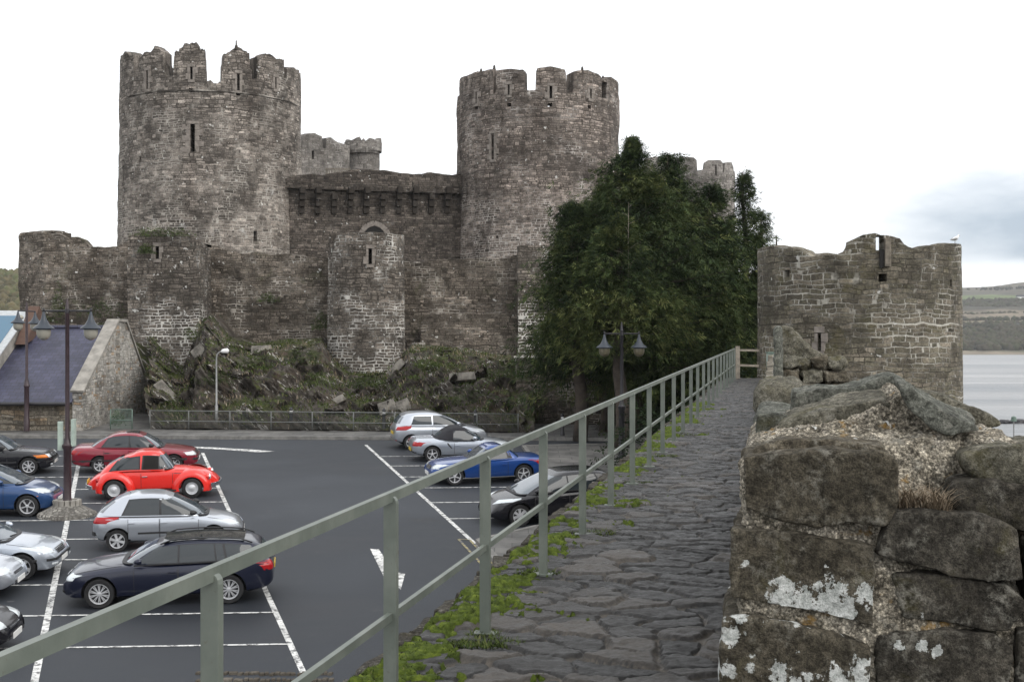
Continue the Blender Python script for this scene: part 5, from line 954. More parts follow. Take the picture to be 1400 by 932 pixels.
# ------------------------------------------------------------------ cars: x forwards, y left, z up
def pl_(xs, x, soft=True):
    """interpolate a profile given as [(x, z)...], eased with a cubic"""
    X = np.array([p[0] for p in xs], float); Z = np.array([p[1] for p in xs], float)
    if len(X) < 3: return np.interp(x, X, Z)
    h = np.diff(X); dl = np.diff(Z) / h; m = np.zeros(len(X)); m[0] = dl[0]; m[-1] = dl[-1]
    for i in range(1, len(X) - 1): m[i] = 0 if dl[i - 1] * dl[i] <= 0 else 2 * dl[i - 1] * dl[i] / (dl[i - 1] + dl[i])
    x = np.clip(x, X[0], X[-1]); i = np.clip(np.searchsorted(X, x) - 1, 0, len(h) - 1); t = (x - X[i]) / h[i]
    return (2 * t**3 - 3 * t**2 + 1) * Z[i] + (t**3 - 2 * t**2 + t) * h[i] * m[i] + (-2 * t**3 + 3 * t**2) * Z[i + 1] + (t**3 - t**2) * h[i] * m[i + 1]
WHEELS = {}
def wheel_meshes(r, spokes, wd, style):
    key = (round(r, 3), spokes, style)
    if key in WHEELS: return WHEELS[key]
    rr = r * (0.68 if style != 'steel' else 0.62); w = wd / 2
    b = MB(); b.lathe([(rr, -w * 0.92), (r * 0.93, -w), (r * 0.985, -w * 0.8), (r, -w * 0.45), (r, w * 0.45), (r * 0.985, w * 0.8), (r * 0.93, w), (rr * 1.01, w * 0.92), (rr * 0.97, w * 0.75), (rr * 0.95, -w * 0.7)], (0, 0, 0), 32, 'y', False); ty = b.me('tyre', True, 50)
    b = MB(); b.lathe([(rr * 1.02, w * 0.86), (rr * 1.0, w * 0.95), (rr * 0.95, w * 0.93), (rr * 0.90, w * 0.72), (rr * 0.89, w * 0.35)], (0, 0, 0), 32, 'y', False)
    if style == 'steel':
        b.lathe([(rr * 0.92, w * 0.5), (rr * 0.72, w * 0.62), (rr * 0.62, w * 0.55), (rr * 0.45, w * 0.7), (rr * 0.3, w * 0.82), (0.001, w * 0.92)], (0, 0, 0), 28, 'y', False)
        for k in range(10): a = 2 * math.pi * k / 10; b.box((rr * 0.8 * math.cos(a), w * 0.60, rr * 0.8 * math.sin(a)), (rr * 0.13, 0.01, rr * 0.1), Matrix.Rotation(-a, 3, 'Y'))
    else:
        b.lathe([(rr * 0.24, w * 0.35), (rr * 0.22, w * 0.84), (rr * 0.14, w * 0.9), (0.001, w * 0.9)], (0, 0, 0), 20, 'y', False)
        for k in range(spokes):
            a = 2 * math.pi * k / spokes; da = (0.10 if style == 'twin' else 0.0)
            for sg in ((-1, 1) if style == 'twin' else (0,)):
                a1 = a + sg * da; wi = rr * (0.075 if style == 'twin' else (0.24 if style == 'wide' else 0.17)); wo = wi * (0.9 if style != 'wide' else 1.5); p0 = Vector((math.cos(a) * rr * 0.16, 0, math.sin(a) * rr * 0.16)); p1 = Vector((math.cos(a1) * rr * 0.96, 0, math.sin(a1) * rr * 0.96)); s = Vector((-math.sin(a1), 0, math.cos(a1)))
                V = []
                for p, ww, yy in ((p0, wi, w * 0.86), (p1, wo, w * 0.82)): V += [p + s * ww / 2 + Vector((0, yy, 0)), p - s * ww / 2 + Vector((0, yy, 0)), p - s * ww / 2 * 1.15 + Vector((0, yy - 0.035, 0)), p + s * ww / 2 * 1.15 + Vector((0, yy - 0.035, 0))]
                b.add(V, [(0, 1, 5, 4), (1, 2, 6, 5), (2, 3, 7, 6), (3, 0, 4, 7)])
    rim = b.me('rim', True, 35); b = MB(); b.lathe([(rr * 0.95, w * 0.2), (rr * 0.3, w * 0.3), (0.001, w * 0.3)], (0, 0, 0), 24, 'y', False); b.lathe([(rr * 0.66, w * 0.3), (rr * 0.66, w * 0.42), (0.02, w * 0.42)], (0, 0, 0), 24, 'y', False); dk = b.me('brake_disc', True, 40)
    WHEELS[key] = (ty, rim, dk); return WHEELS[key]
def make_car(name_label, group, paint, c):
    """c: dict with L W H wb fo(front overhang) and profiles measured from the front axle backwards as x (front positive)"""
    L, W, H, wb, fo = c['L'], c['W'], c['H'], c['wb'], c['fo']; xf = wb / 2 + fo; xr = xf - L; hw = W / 2; r = c.get('r', 0.31)
    root = empty('parked_car', (0, 0, 0), name_label, 'car', group); ax = wb / 2
    top = [(xr + a * L, z) for a, z in c['top']]; bot = [(xr + a * L, z) for a, z in c.get('bot', [(0, .34), (.06, .26), (.2, .2), (.8, .19), (.95, .2), (1, .26)])]; cabin = c['cab']
    soft_f, soft_r = c.get('nose', 0.2), c.get('tail', 0.14); pf, pr_ = c.get('pf', 0.20), c.get('pr', 0.12)
    def wat(x):
        f = np.clip((x - (xf - 0.9)) / 0.9, 0, 1); q = np.clip(((xr + 0.8) - x) / 0.8, 0, 1); return hw * (1 - pf * f ** 2.6 - pr_ * q ** 2.6)
    def station(x):
        zt, zb, w = float(pl_(top, x)), float(pl_(bot, x)), float(wat(x)); e = 0
        if x > xf - soft_f: e = (x - (xf - soft_f)) / soft_f
        if x < xr + soft_r: e = ((xr + soft_r) - x) / soft_r
        k = math.sqrt(max(0, 1 - e * e)); w *= 0.80 + 0.20 * k; zt -= (1 - k) * c.get('drop', 0.16); zb += (1 - k) * 0.06; h = zt - zb; cr = c.get('crown', 0.05)
        P = [(0, zb), (0.55, zb), (0.86, zb + 0.02), (0.955, zb + 0.09 * h), (0.985, zb + 0.22 * h), (1.0, zb + 0.42 * h), (1.0, zb + 0.58 * h), (0.988, zb + 0.72 * h), (0.968, zb + 0.84 * h), (0.93, zt - cr - 0.035), (0.88, zt - cr), (0.76, zt - cr * 0.55), (0.5, zt - cr * 0.22), (0.25, zt - cr * 0.05), (0, zt)]
        return [(y * w, z) for y, z in P]
    xs = np.unique(np.round(np.concatenate([xr + soft_r * (1 - np.cos(np.linspace(0, np.pi / 2, 7))), np.linspace(xr + soft_r, xf - soft_f, 64), xf - soft_f * (1 - np.cos(np.linspace(0, np.pi / 2, 7)))]), 4))
    V = []; Fc = []; n = None
    for x in xs:
        h = station(x); full = [(y, z) for y, z in h] + [(-y, z) for y, z in h[-2:0:-1]]; n = len(full); V += [(x, y, z) for y, z in full]
    for i in range(len(xs) - 1):
        for k in range(n): Fc.append((i * n + k, i * n + (k + 1) % n, (i + 1) * n + (k + 1) % n, (i + 1) * n + k))
    Fc.append(tuple(range(n))); Fc.append(tuple(range((len(xs)) * n - 1, (len(xs) - 1) * n - 1, -1)))
    bm = bmesh.new(); bv = [bm.verts.new(p) for p in V]; [bm.faces.new([bv[q] for q in f]) for f in Fc]; bmesh.ops.recalc_face_normals(bm, faces=bm.faces); me = bpy.data.meshes.new('body'); bm.to_mesh(me); bm.free(); me.materials.append(paint); me.materials.append(PLAST)
    body = link('body', me, None, root)
    cut = MB(); ra = r + c.get('gap', 0.055)
    for x in (ax, -ax):
        for s in (-1, 1): cut.lathe([(ra, s * (hw - 0.30)), (ra, s * (hw + 0.12))] if s > 0 else [(ra, -(hw + 0.12)), (ra, -(hw - 0.30))], (x, 0, r + 0.01), 40, 'y')
    cm = cut.me('cut'); cm.materials.append(PLAST); co = link('cut', cm); md = body.modifiers.new('b', 'BOOLEAN'); md.operation = 'DIFFERENCE'; md.object = co; md.solver = 'EXACT'; md.material_mode = 'TRANSFER'
    me2 = _apply(body); bpy.data.objects.remove(co); me2.polygons.foreach_set('use_smooth', np.ones(len(me2.polygons), bool)); me2.set_sharp_from_angle(angle=R(32))
    # surface of the lower side at (x, z)
    def side_y(x, z):
        h = station(x); zz = [p[1] for p in h[2:11]]; yy = [p[0] for p in h[2:11]]; return float(np.interp(z, zz, yy))
    # ---- cabin
    zb0 = lambda x: float(pl_(top, x)) - c.get('crown', 0.05) * 0.75
    w0, w1 = hw * cabin.get('w0', 0.93), hw * cabin.get('w1', 0.70); f0, f1, r0, r1 = [xr + a * L for a in cabin['x']]; ne = cabin.get('n', 5.0)
    xm = (f1 + r1) / 2; hl = max(0.3, (f1 - r1) / 2); arc = cabin.get('arc', 0.05); bow = cabin.get('bow', 0.0)
    def zroof(x): return H - 0.035 - arc * ((x - xm - cabin.get('sh', 0.0)) / hl) ** 2
    def lev(t):
        e = max(0, (t - 0.86) / 0.14); s = math.sin(t * math.pi)
        return f0 + (f1 - f0) * t + s * cabin.get('bf', 0.05) - e * e * 0.05, r0 + (r1 - r0) * t - s * cabin.get('br', 0.05) + e * e * 0.05, w0 + (w1 - w0) * t + s * 0.025 - e * e * 0.045
    def zz(x, t):
        xc_ = min(max(x, r1), f1); tb = zb0(min(max(x, xr + 0.02), xf - 0.02)); return tb + t * (zroof(x if r1 <= x <= f1 else xc_) - tb)
    def ring(t, k=1.0, dz=0.0, N=72):
        a, b_, w = lev(min(t, 1.0)); xc, A_ = (a + b_) / 2, (a - b_) / 2; out = []
        for i in range(N):
            ph = 2 * math.pi * i / N; cx, sx = math.cos(ph), math.sin(ph); x = xc + k * A_ * math.copysign(abs(cx) ** (2 / ne), cx); y = k * w * math.copysign(abs(sx) ** (2 / ne), sx); out.append((x, y, zz(x, min(t, 1.0)) + dz))
        return out
    V = []; Fc = []; N = 72; rows = [ring(t) for t in np.linspace(0, 0.86, 9)] + [ring(t) for t in (0.9, 0.94, 0.97, 1.0)] + [ring(1.0, k, d) for k, d in ((0.95, 0.012), (0.85, 0.022), (0.65, 0.030), (0.4, 0.034), (0.12, 0.035))]
    for q in rows: V += q
    for i in range(len(rows) - 1):
        for k in range(N): Fc.append((i * N + k, i * N + (k + 1) % N, (i + 1) * N + (k + 1) % N, (i + 1) * N + k))
    Fc.append(tuple((len(rows) - 1) * N + k for k in range(N))); me = mesh_np('cabin', V, Fc, True, 40); link('cabin', me, c.get('roofmat', paint), root)
    def g_side(x, t, sg, off):
        a, b_, w = lev(t); xc, A_ = (a + b_) / 2, (a - b_) / 2; q = min(0.999, abs((x - xc) / A_)); return (x, sg * (w * (1 - q ** ne) ** (1 / ne) + off), zz(x, t) + off * 0.3)
    def g_end(y, t, fr, off):
        a, b_, w = lev(t); xc, A_ = (a + b_) / 2, (a - b_) / 2; q = min(0.999, abs(y / w)); x = A_ * (1 - q ** ne) ** (1 / ne) + off; x = xc + x if fr else xc - x; return (x, y, zz(x, t) + off * 0.6)
    def patch(fn, us, vs, flip=False):
        V = [fn(u, v) for u in us for v in vs]; m = len(vs); Fc = [(i * m + j, (i + 1) * m + j, (i + 1) * m + j + 1, i * m + j + 1) for i in range(len(us) - 1) for j in range(m - 1)]
        return V, ([f[::-1] for f in Fc] if flip else Fc)
    gm = c.get('glass', GLASS)
    def end_glass(nm, fr, y0, y1, t0, t1, mat=None):
        m = MB(); V, Fc = patch(lambda u, t: g_end(u * ((y0 + (y1 - y0) * (t - t0) / (t1 - t0)) * lev(t)[2]), t, fr, 0.007), np.linspace(-1, 1, 17), np.linspace(t0, t1, 9)); m.add(V, Fc); return m.build(nm, mat or gm, root, True)
    if c.get('ws', True): end_glass('windscreen', True, 0.86, 0.84, 0.06, 0.90, SCREEN)
    if c.get('rw'): a = c['rw']; end_glass('rear_window', False, a[0], a[1], a[2], a[3], SCREEN)
    X = lambda a: xr + a * L
    for wd in c['win']:
        (a0, b0_), (a1, b1_), t0, t1 = wd[:4]
        for s in (1, -1):
            m = MB(); fn = lambda u, t: g_side(X((a0 + (a1 - a0) * (t - t0) / (t1 - t0)) + u * ((b0_ + (b1_ - b0_) * (t - t0) / (t1 - t0)) - (a0 + (a1 - a0) * (t - t0) / (t1 - t0)))), t, s, 0.007)
            V, Fc = patch(fn, np.linspace(0, 1, 9), np.linspace(t0, t1, 8), s > 0); m.add(V, Fc); m.build('side_window', wd[4] if len(wd) > 4 else gm, root, True)
    for wd in c.get('trim', []):
        (a0, b0_), (a1, b1_), t0, t1 = wd[:4]
        for s in (1, -1):
            m = MB(); V, Fc = patch(lambda u, t: g_side(X((a0 + (a1 - a0) * (t - t0) / (t1 - t0)) + u * ((b0_ + (b1_ - b0_) * (t - t0) / (t1 - t0)) - (a0 + (a1 - a0) * (t - t0) / (t1 - t0)))), t, s, 0.004), np.linspace(0, 1, 9), np.linspace(t0, t1, 8), s > 0); m.add(V, Fc); m.build('window_trim', wd[4] if len(wd) > 4 else PLAST, root, True)
    if 'pano' in c:
        a0, a1, kw = c['pano']; m = MB(); V, Fc = patch(lambda u, y: (X(u), y * w1 * kw, zroof(X(u)) + 0.042 - 0.014 * abs(y) ** 3), np.linspace(a0, a1, 10), np.linspace(-1, 1, 11)); m.add(V, Fc); m.build('roof_panel', c.get('panomat', GLASS), root, True)
    # ---- doors, seams, handles, mouldings
    for (da, db, zl) in c['door']:
        for s in (1, -1):
            zs = np.linspace(zl, 1, 12)
            def dn(u, k, off, g=0.0):
                x = X(da) + (X(db) - X(da)) * u; zt_ = float(pl_(top, x)) - c.get('crown', .05) - 0.055 + g; zb_ = float(pl_(bot, x)) + 0.10 - g; z = zb_ + (zt_ - zb_) * k; return (x, s * (side_y(x, z) + off), z)
            m = MB(); V, Fc = patch(lambda u, k: dn(u, k, 0.0035), np.linspace(0, 1, 18), np.linspace(0, 1, 12), s > 0); m.add(V, Fc); d = m.build('door', paint, root, True)
            for u in (0.0, 1.0):
                m = MB(); x = X(da) + (X(db) - X(da)) * u; pts = [Vector(dn(u, k, 0.002)) for k in np.linspace(0, 1, 10)]
                for p, q in zip(pts[:-1], pts[1:]): m.bar(p, q, 0.011, 0.010, (0, s, 0))
                m.build('door_seam', PLAST, d)
            if c.get('handle', True):
                x = X(da) + (X(db) - X(da)) * c.get('hx', 0.14); z = float(pl_(top, x)) - c.get('crown', .05) - c.get('hz', 0.16); m = MB(); y = s * (side_y(x, z) + 0.018); m.bar((x - 0.085, y, z), (x + 0.085, y, z + 0.004), 0.03, 0.032, (0, 1, 0)); m.build('handle', c.get('hmat', paint), d, bevel=0.008)
    for (a0, a1, z, h_, mt) in c.get('strip', []):
        for s in (1, -1):
            m = MB(); xx = [x for x in np.linspace(X(a0), X(a1), 12)]; pts = [Vector((x, s * (side_y(x, z) + 0.006), z)) for x in xx]
            for p, q in zip(pts[:-1], pts[1:]): m.bar(p, q, h_ if False else 0.02, h_, (0, 0, 1))
            m.build('side_moulding', mt, root)
    for (a0, a1, dz) in c.get('beltline', []):
        for s in (1, -1):
            m = MB(); pts = [Vector((x, s * (hw * c['cab'].get('w0', .93) * 0.99 + 0.012), float(pl_(top, x)) - c.get('crown', .05) * 0.75 + dz)) for x in np.linspace(X(a0), X(a1), 12)]
            for p, q in zip(pts[:-1], pts[1:]): m.bar(p, q, 0.016, 0.02, (0, 0, 1))
            m.build('window_trim', PLAST, root)
    if c.get('seams', True):                                     # bonnet shut lines and the seam above the front bumper
        for s in (1, -1):
            pts = []
            for x in np.linspace(xf - soft_f * 0.75, f0 + 0.02, 14):
                h = station(x); yy = h[10][0] * 0.93; z = float(np.interp(-yy, [-p[0] for p in h[9:]], [p[1] for p in h[9:]])); pts.append(Vector((x, s * yy, z + 0.002)))
            m = MB()
            for p, q in zip(pts[:-1], pts[1:]): m.bar(p, q, 0.010, 0.008)
            m.build('bonnet_seam', PLAST, root)
    # ---- wheels
    ty, rim, dk = wheel_meshes(r, c.get('spokes', 5), c.get('tw', 0.205), c.get('style', 'plain'))
    for x in (ax, -ax):
        for s in (1, -1):
            w_ = link('wheel', ty, RUBBER, root); w_.location = (x, s * (hw - c.get('tw', .205) / 2 - c.get('inset', 0.02)), r); w_.rotation_euler = (R(7), R(13 * x), 0 if s > 0 else R(180)); w_.rotation_euler[0] = 0
            link('rim', rim, c.get('rimmat', ALLOY), w_); link('brake_disc', dk, ALLOYD, w_)
    # ---- lamps: outlines in (y fraction, z) bent over the nose
    def nose_x(y, z, fr):
        lo, hi = 0.0, soft_f + 0.55 if fr else soft_r + 0.5; sg = 1 if fr else -1; e = xf if fr else xr; best = None
        for k in range(34):
            x = e - sg * (lo + (hi - lo) * k / 33); h = station(min(max(x, xr + 1e-3), xf - 1e-3)); zt_ = h[-1][1]; ok = h[0][1] <= z
            ys_ = [p[0] for p in h[9:]]; zt_y = float(np.interp(-abs(y), [-q for q in ys_], [p[1] for p in h[9:]])) if abs(y) <= h[9][0] else -1
            yo = float(np.interp(z, [p[1] for p in h[2:11]], [p[0] for p in h[2:11]])) if z >= h[2][1] else 0
            if ok and ((abs(y) <= yo and z <= h[10][1]) or z <= zt_y): best = x; break
            prev_ = x
        if best is not None and k > 0:
            A0, B0 = prev_, best
            for _ in range(9):
                x = (A0 + B0) / 2; h = station(min(max(x, xr + 1e-3), xf - 1e-3)); ys_ = [p[0] for p in h[9:]]; zt_y = float(np.interp(-abs(y), [-q for q in ys_], [p[1] for p in h[9:]])) if abs(y) <= h[9][0] else -1
                yo = float(np.interp(z, [p[1] for p in h[2:11]], [p[0] for p in h[2:11]])) if z >= h[2][1] else 0
                if h[0][1] <= z and ((abs(y) <= yo and z <= h[10][1]) or z <= zt_y): B0 = x
                else: A0 = x
            return B0
        if best is not None: return best
        return e - sg * hi
    def lamp(nm, fr, y0, y1, z0, z1, mat, cl=0.0, off=0.014, both=True, sk=0.0, ny=9, nz=6):
        for s in ((1, -1) if both else (1,)):
            m = MB(); sg = 1 if fr else -1; ys_ = np.linspace(y0, y1, ny); gr = []
            for i, y in enumerate(ys_):
                k = i / (ny - 1)
                for j in range(nz):
                    q = j / (nz - 1); zA = z0 + sk * k; zB = z1 + sk * k - cl * k; z = zA + (zB - zA) * q; x = nose_x(y * hw, z, fr); d = off * (0.3 if j in (0, nz - 1) or i in (0, ny - 1) else 1.0); gr.append((x + sg * d, s * (y * hw + d * 0.5), z + d * 0.2))
            Fc = [(i * nz + j, (i + 1) * nz + j, (i + 1) * nz + j + 1, i * nz + j + 1) for i in range(ny - 1) for j in range(nz - 1)]
            m.add(gr, [f if (s > 0) != fr else f[::-1] for f in Fc]); m.build(nm, mat, root, True)
    for q in c.get('lamps', []): lamp(*q[:7], **(q[7] if len(q) > 7 else {}))
    def plate(fr, z, mat, w=0.52, h=0.115):
        x = nose_x(0.0, z, fr); sg = 1 if fr else -1; m = MB(); m.box((x + sg * 0.02, 0, z), (0.02, w, h)); m.build('number_plate', mat, root, bevel=0.004)
    if c.get('pfz'): plate(True, c['pfz'], PLATEW)
    if c.get('prz'): plate(False, c['prz'], PLATEY)
    # ---- mirrors, wipers, aerial
    if c.get('mirror', True):
        for s in (1, -1):
            a_ = c.get('mx', 0.64); x = X(a_); z = float(pl_(top, x)) + 0.05; y = s * (hw * c['cab'].get('w0', .93) + 0.09); m = MB(); m.tube([(x + 0.10, y - s * 0.02, z + 0.01), (x + 0.06, y, z + 0.015), (x, y + s * 0.01, z + 0.02), (x - 0.06, y, z + 0.02)], [0.02, 0.055, 0.07, 0.068], 10); q = m.build('mirror', c.get('mirmat', paint), root, True)
            m = MB(); m.bar((x, y - s * 0.10, z - 0.03), (x, y, z), 0.05, 0.03); m.build('mirror_stalk', PLAST, q)
    if c.get('wiper', True):
        m = MB()
        for y0 in (0.45, -0.15): a, b2 = Vector(g_end(y0 * hw, 0.03, True, 0.02)), Vector(g_end((y0 - 0.55) * hw, 0.10, True, 0.02)); m.bar(a, b2, 0.018, 0.018)
        m.build('wiper', PLAST, root)
    # cowl strip at the foot of the windscreen
    m = MB(); ys_ = np.linspace(-0.86, 0.86, 15); pts = [Vector(g_end(y * lev(0.0)[2], 0.03, True, 0.03)) for y in ys_]
    for p, q in zip(pts[:-1], pts[1:]): m.bar(p, q, 0.10, 0.02)
    if c.get('ws', True): m.build('scuttle', PLAST, root)
    for k in c.get('extra', []): k(root, dict(X=X, hw=hw, H=H, top=top, side_y=side_y, nose_x=nose_x, zroof=zroof, w1=w1, lev=lev, g_side=g_side, station=station, xf=xf, xr=xr, ax=ax, r=r, paint=paint, body=body))
    return root
def rails(a0, a1, mat=PLAST, dz=0.045, k=0.90):
    def f(root, q):
        for s in (1, -1):
            m = MB(); xs = np.linspace(q['X'](a0), q['X'](a1), 9); pts = [(x, s * q['w1'] * k, q['zroof'](x) + (dz + 0.02 if 0 < i < 8 else 0.0)) for i, x in enumerate(xs)]; m.tube(pts, 0.016, 6); m.build('roof_rail', mat, root, True)
    return f
def bumper_bar(fr, z, mat, off=0.0, h=0.09, kk=0.98):
    def f(root, q):
        m = MB(); sg = 1 if fr else -1; ys = np.linspace(-kk, kk, 15); pts = [Vector((q['nose_x'](y * q['hw'], z, fr) + sg * (0.012 + off), y * q['hw'], z)) for y in ys]
        for a, b in zip(pts[:-1], pts[1:]): m.bar(a, b, 0.03, h)
        m.build('bumper_strip', mat, root, bevel=0.006)
    return f
def grille(y1, z0, z1, mat, slats=0):
    def f(root, q):
        m = MB(); ys = np.linspace(-y1, y1, 9); zs = np.linspace(z0, z1, 5); V = [(q['nose_x'](y * q['hw'], z, True) + 0.008, y * q['hw'], z) for y in ys for z in zs]; m.add(V, [(i * 5 + j, (i + 1) * 5 + j, (i + 1) * 5 + j + 1, i * 5 + j + 1) for i in range(8) for j in range(4)]); g = m.build('grille', PLAST, root, True)
        for k in range(slats):
            z = z0 + (z1 - z0) * (k + 0.5) / slats; m = MB(); pts = [Vector((q['nose_x'](y * q['hw'], z, True) + 0.016, y * q['hw'], z)) for y in ys]
            for a, b in zip(pts[:-1], pts[1:]): m.bar(a, b, 0.012, 0.014)
            m.build('grille_bar', mat, g)
    return f
def kidney(z0, z1):
    def f(root, q):
        for s in (1, -1):
            m = MB(); y0, y1 = 0.03, 0.24; ys = np.linspace(y0, y1, 6); zs = np.linspace(z0, z1, 5); V = [(q['nose_x'](y * q['hw'], z, True) + 0.014, s * y * q['hw'], z) for y in ys for z in zs]; m.add(V, [(i * 5 + j, (i + 1) * 5 + j, (i + 1) * 5 + j + 1, i * 5 + j + 1) for i in range(5) for j in range(4)]); g = m.build('grille', PLAST, root, True)
            m = MB(); lp = [(y0, z0), (y1, z0 + 0.01), (y1, z1 - 0.01), (y0, z1), (y0, z0)]; pts = [Vector((q['nose_x'](y * q['hw'], z, True) + 0.02, s * y * q['hw'], z)) for y, z in lp]
            for a, b in zip(pts[:-1], pts[1:]): m.bar(a, b, 0.016, 0.016)
            m.build('grille_surround', CHROME, g)
    return f
def aerial(a, ln=0.35):
    def f(root, q):
        m = MB(); x = q['X'](a); z = q['zroof'](x) + 0.03; m.tube([(x, 0, z), (x - ln * 0.7, 0, z + ln * 0.7)], 0.006, 5); m.build('aerial', PLAST, root)
    return f
def put(car, px, faces_left, wb, W):
    """px: two near-side tyre contact points (u, v): left one then right one"""
    a, b_ = gp(*px[0]), gp(*px[1]); d = (b_ - a).normalized(); d2 = -d if faces_left else d
    up = Vector((0, -SLOPE, 1)).normalized(); yv = up.cross(d2).normalized(); xv = yv.cross(up).normalized()
    far = yv if yv.y > 0 else -yv
    mid = (a + b_) / 2 + far * (W / 2 - 0.1); car.matrix_world = Matrix.Translation(mid + up * 0.0) @ Matrix((xv, yv, up)).transposed().to_4x4()
    return car
GR = 'cars parked in the marked bays'
SILVER = m_car('silver paint', (0.50, 0.53, 0.58), 0.75, 0.3); SILVER2 = m_car('cool silver paint', (0.46, 0.50, 0.56), 0.75, 0.3); NAVY = m_car('deep navy paint', (0.009, 0.012, 0.030), 0.3, 0.3, 0.7); RED = m_car('bright red paint', (0.74, 0.022, 0.014), 0, 0.35); MARO = m_car('dark red metallic paint', (0.22, 0.010, 0.026), 0.35, 0.3); BLACK = m_car('black paint', (0.007, 0.007, 0.010), 0, 0.25, 0.45); BLUE = m_car('royal blue paint', (0.008, 0.055, 0.24), 0.35, 0.28); MIDB = m_car('mid blue paint', (0.018, 0.06, 0.17), 0.4, 0.3)
# estate
estate = dict(L=4.52, W=1.82, H=1.40, wb=2.76, fo=0.80, r=0.325, tw=0.225, spokes=10, style='twin', top=[(0, .93), (.05, .98), (.2, .985), (.45, .965), (.63, .955), (.72, .93), (.85, .86), (.95, .76), (1, .66)], bot=[(0, .40), (.05, .28), (.2, .21), (.8, .2), (.94, .2), (1, .27)], nose=0.26, tail=0.12,
    cab=dict(x=(.715, .545, .008, .075), w0=.94, w1=.70, arc=.07, sh=.15, bf=.05, br=.02), rw=(.80, .78, .12, .82), win=[((.455, .655), (.455, .555), .06, .86), ((.275, .445), (.285, .445), .06, .87), ((.228, .268), (.245, .278), .06, .87), ((.06, .218), (.11, .232), .10, .86)], trim=[((.05, .665), (.095, .565), .03, .90)], beltline=[(.06, .66, .0)], door=[(.455, .66, 0), (.245, .45, 0)], hx=0.12, pano=(.14, .53, .88), panomat=GLASS, mx=.635,
    lamps=[('headlight', True, .50, .90, .60, .74, LENS, dict(sk=.015, cl=.02)), ('tail_light', False, .62, .94, .72, .92, REDL), ('fog_light', True, .55, .75, .33, .40, PLAST)], pfz=.40, prz=.70, extra=[rails(.10, .54), kidney(.58, .70), grille(.45, .28, .38, PLAST)])
car = make_car('deep navy estate car with ten twin spoke wheels and a dark glass roof', GR, NAVY, estate); put(car, ((135, 831), (315, 824)), True, 2.76, 1.82)
hatch = dict(L=3.83, W=1.65, H=1.43, wb=2.44, fo=.77, r=.285, tw=.18, spokes=6, style='wide', top=[(0, .90), (.05, .96), (.25, .945), (.55, .92), (.66, .90), (.76, .84), (.88, .74), (.96, .65), (1, .56)], bot=[(0, .38), (.06, .27), (.2, .22), (.8, .21), (.94, .22), (1, .3)], nose=.25, tail=.18, crown=.05,
    cab=dict(x=(.755, .50, .015, .165), w0=.93, w1=.70, arc=.05, sh=.1, bf=.03, br=.05, n=4.5), rw=(.80, .76, .18, .84), win=[((.455, .70), (.455, .525), .07, .86), ((.20, .44), (.25, .44), .07, .86)], trim=[((.19, .71), (.24, .535), .04, .90)], door=[(.445, .70, 0), (.235, .44, 0)], hx=.10, mx=.665, mirmat=PLAST, strip=[(.30, .66, .47, .05, PLAST)],
    lamps=[('headlight', True, .50, .93, .56, .70, LENS, dict(sk=.05, cl=-.01)), ('tail_light', False, .70, .965, .74, .90, REDL)], pfz=.36, prz=.62, extra=[bumper_bar(False, .47, PLAST, .0, .10), bumper_bar(True, .42, PLAST, 0, .06), grille(.4, .28, .36, PLAST), aerial(.24)])
car = make_car('silver five door hatchback with black side mouldings behind the navy estate', GR, SILVER, hatch); put(car, ((165, 753), (288, 748)), False, 2.44, 1.65)
saloon = dict(L=4.36, W=1.72, H=1.39, wb=2.55, fo=.82, r=.30, tw=.195, spokes=7, style='plain', top=[(0, .90), (.06, .945), (.2, .945), (.45, .92), (.62, .90), (.72, .87), (.86, .80), (.96, .71), (1, .62)], nose=.2, tail=.14,
    cab=dict(x=(.715, .56, .14, .30), w0=.93, w1=.68, arc=.05, bf=.04, br=.05), rw=(.84, .80, .1, .88), win=[((.465, .665), (.465, .575), .07, .86), ((.25, .455), (.305, .455), .07, .86)], trim=[((.235, .675), (.295, .585), .04, .9)], door=[(.455, .67, 0), (.26, .455, 0)], hmat=PLAST, hx=.13, mx=.635, strip=[(.02, .98, .46, .06, PLAST)], mirmat=PLAST, pano=(.42, .53, .6),
    lamps=[('headlight', True, .50, .94, .57, .69, LENS), ('tail_light', False, .45, .96, .68, .84, REDL)], pfz=.40, prz=.50, extra=[bumper_bar(True, .44, PLAST, 0, .06), bumper_bar(False, .44, PLAST, 0, .06), grille(.34, .57, .68, CHROME, 3)])
car = make_car('dark red saloon behind the bright red bubble shaped car', GR, MARO, saloon); put(car, ((129, 647), (246, 644)), False, 2.55, 1.72)
comp = dict(saloon); comp.update(L=4.47, H=1.41, wb=2.72, fo=.76, W=1.74, r=.31, spokes=7, top=[(0, .90), (.06, .95), (.2, .955), (.45, .94), (.62, .93), (.70, .90), (.86, .83), (.96, .74), (1, .64)], strip=[(.24, .74, .47, .05, PLAST)], lamps=[('headlight', True, .48, .78, .60, .71, LENS), ('indicator', True, .79, .965, .60, .70, AMBER), ('tail_light', False, .5, .96, .70, .85, REDL), ('fog_light', True, .55, .75, .31, .38, LENS)], extra=[kidney(.60, .70), bumper_bar(True, .46, PLAST, 0, .05)], hmat=BLACK); comp.pop('pano', None)
car = make_car('black saloon with orange front indicator at the left edge, nearest the road', GR, BLACK, comp); p = gp(45, 649); put(car, ((37 - 2.72 / p.y * F, 651.5), (37, 649)), False, 2.72, 1.74)
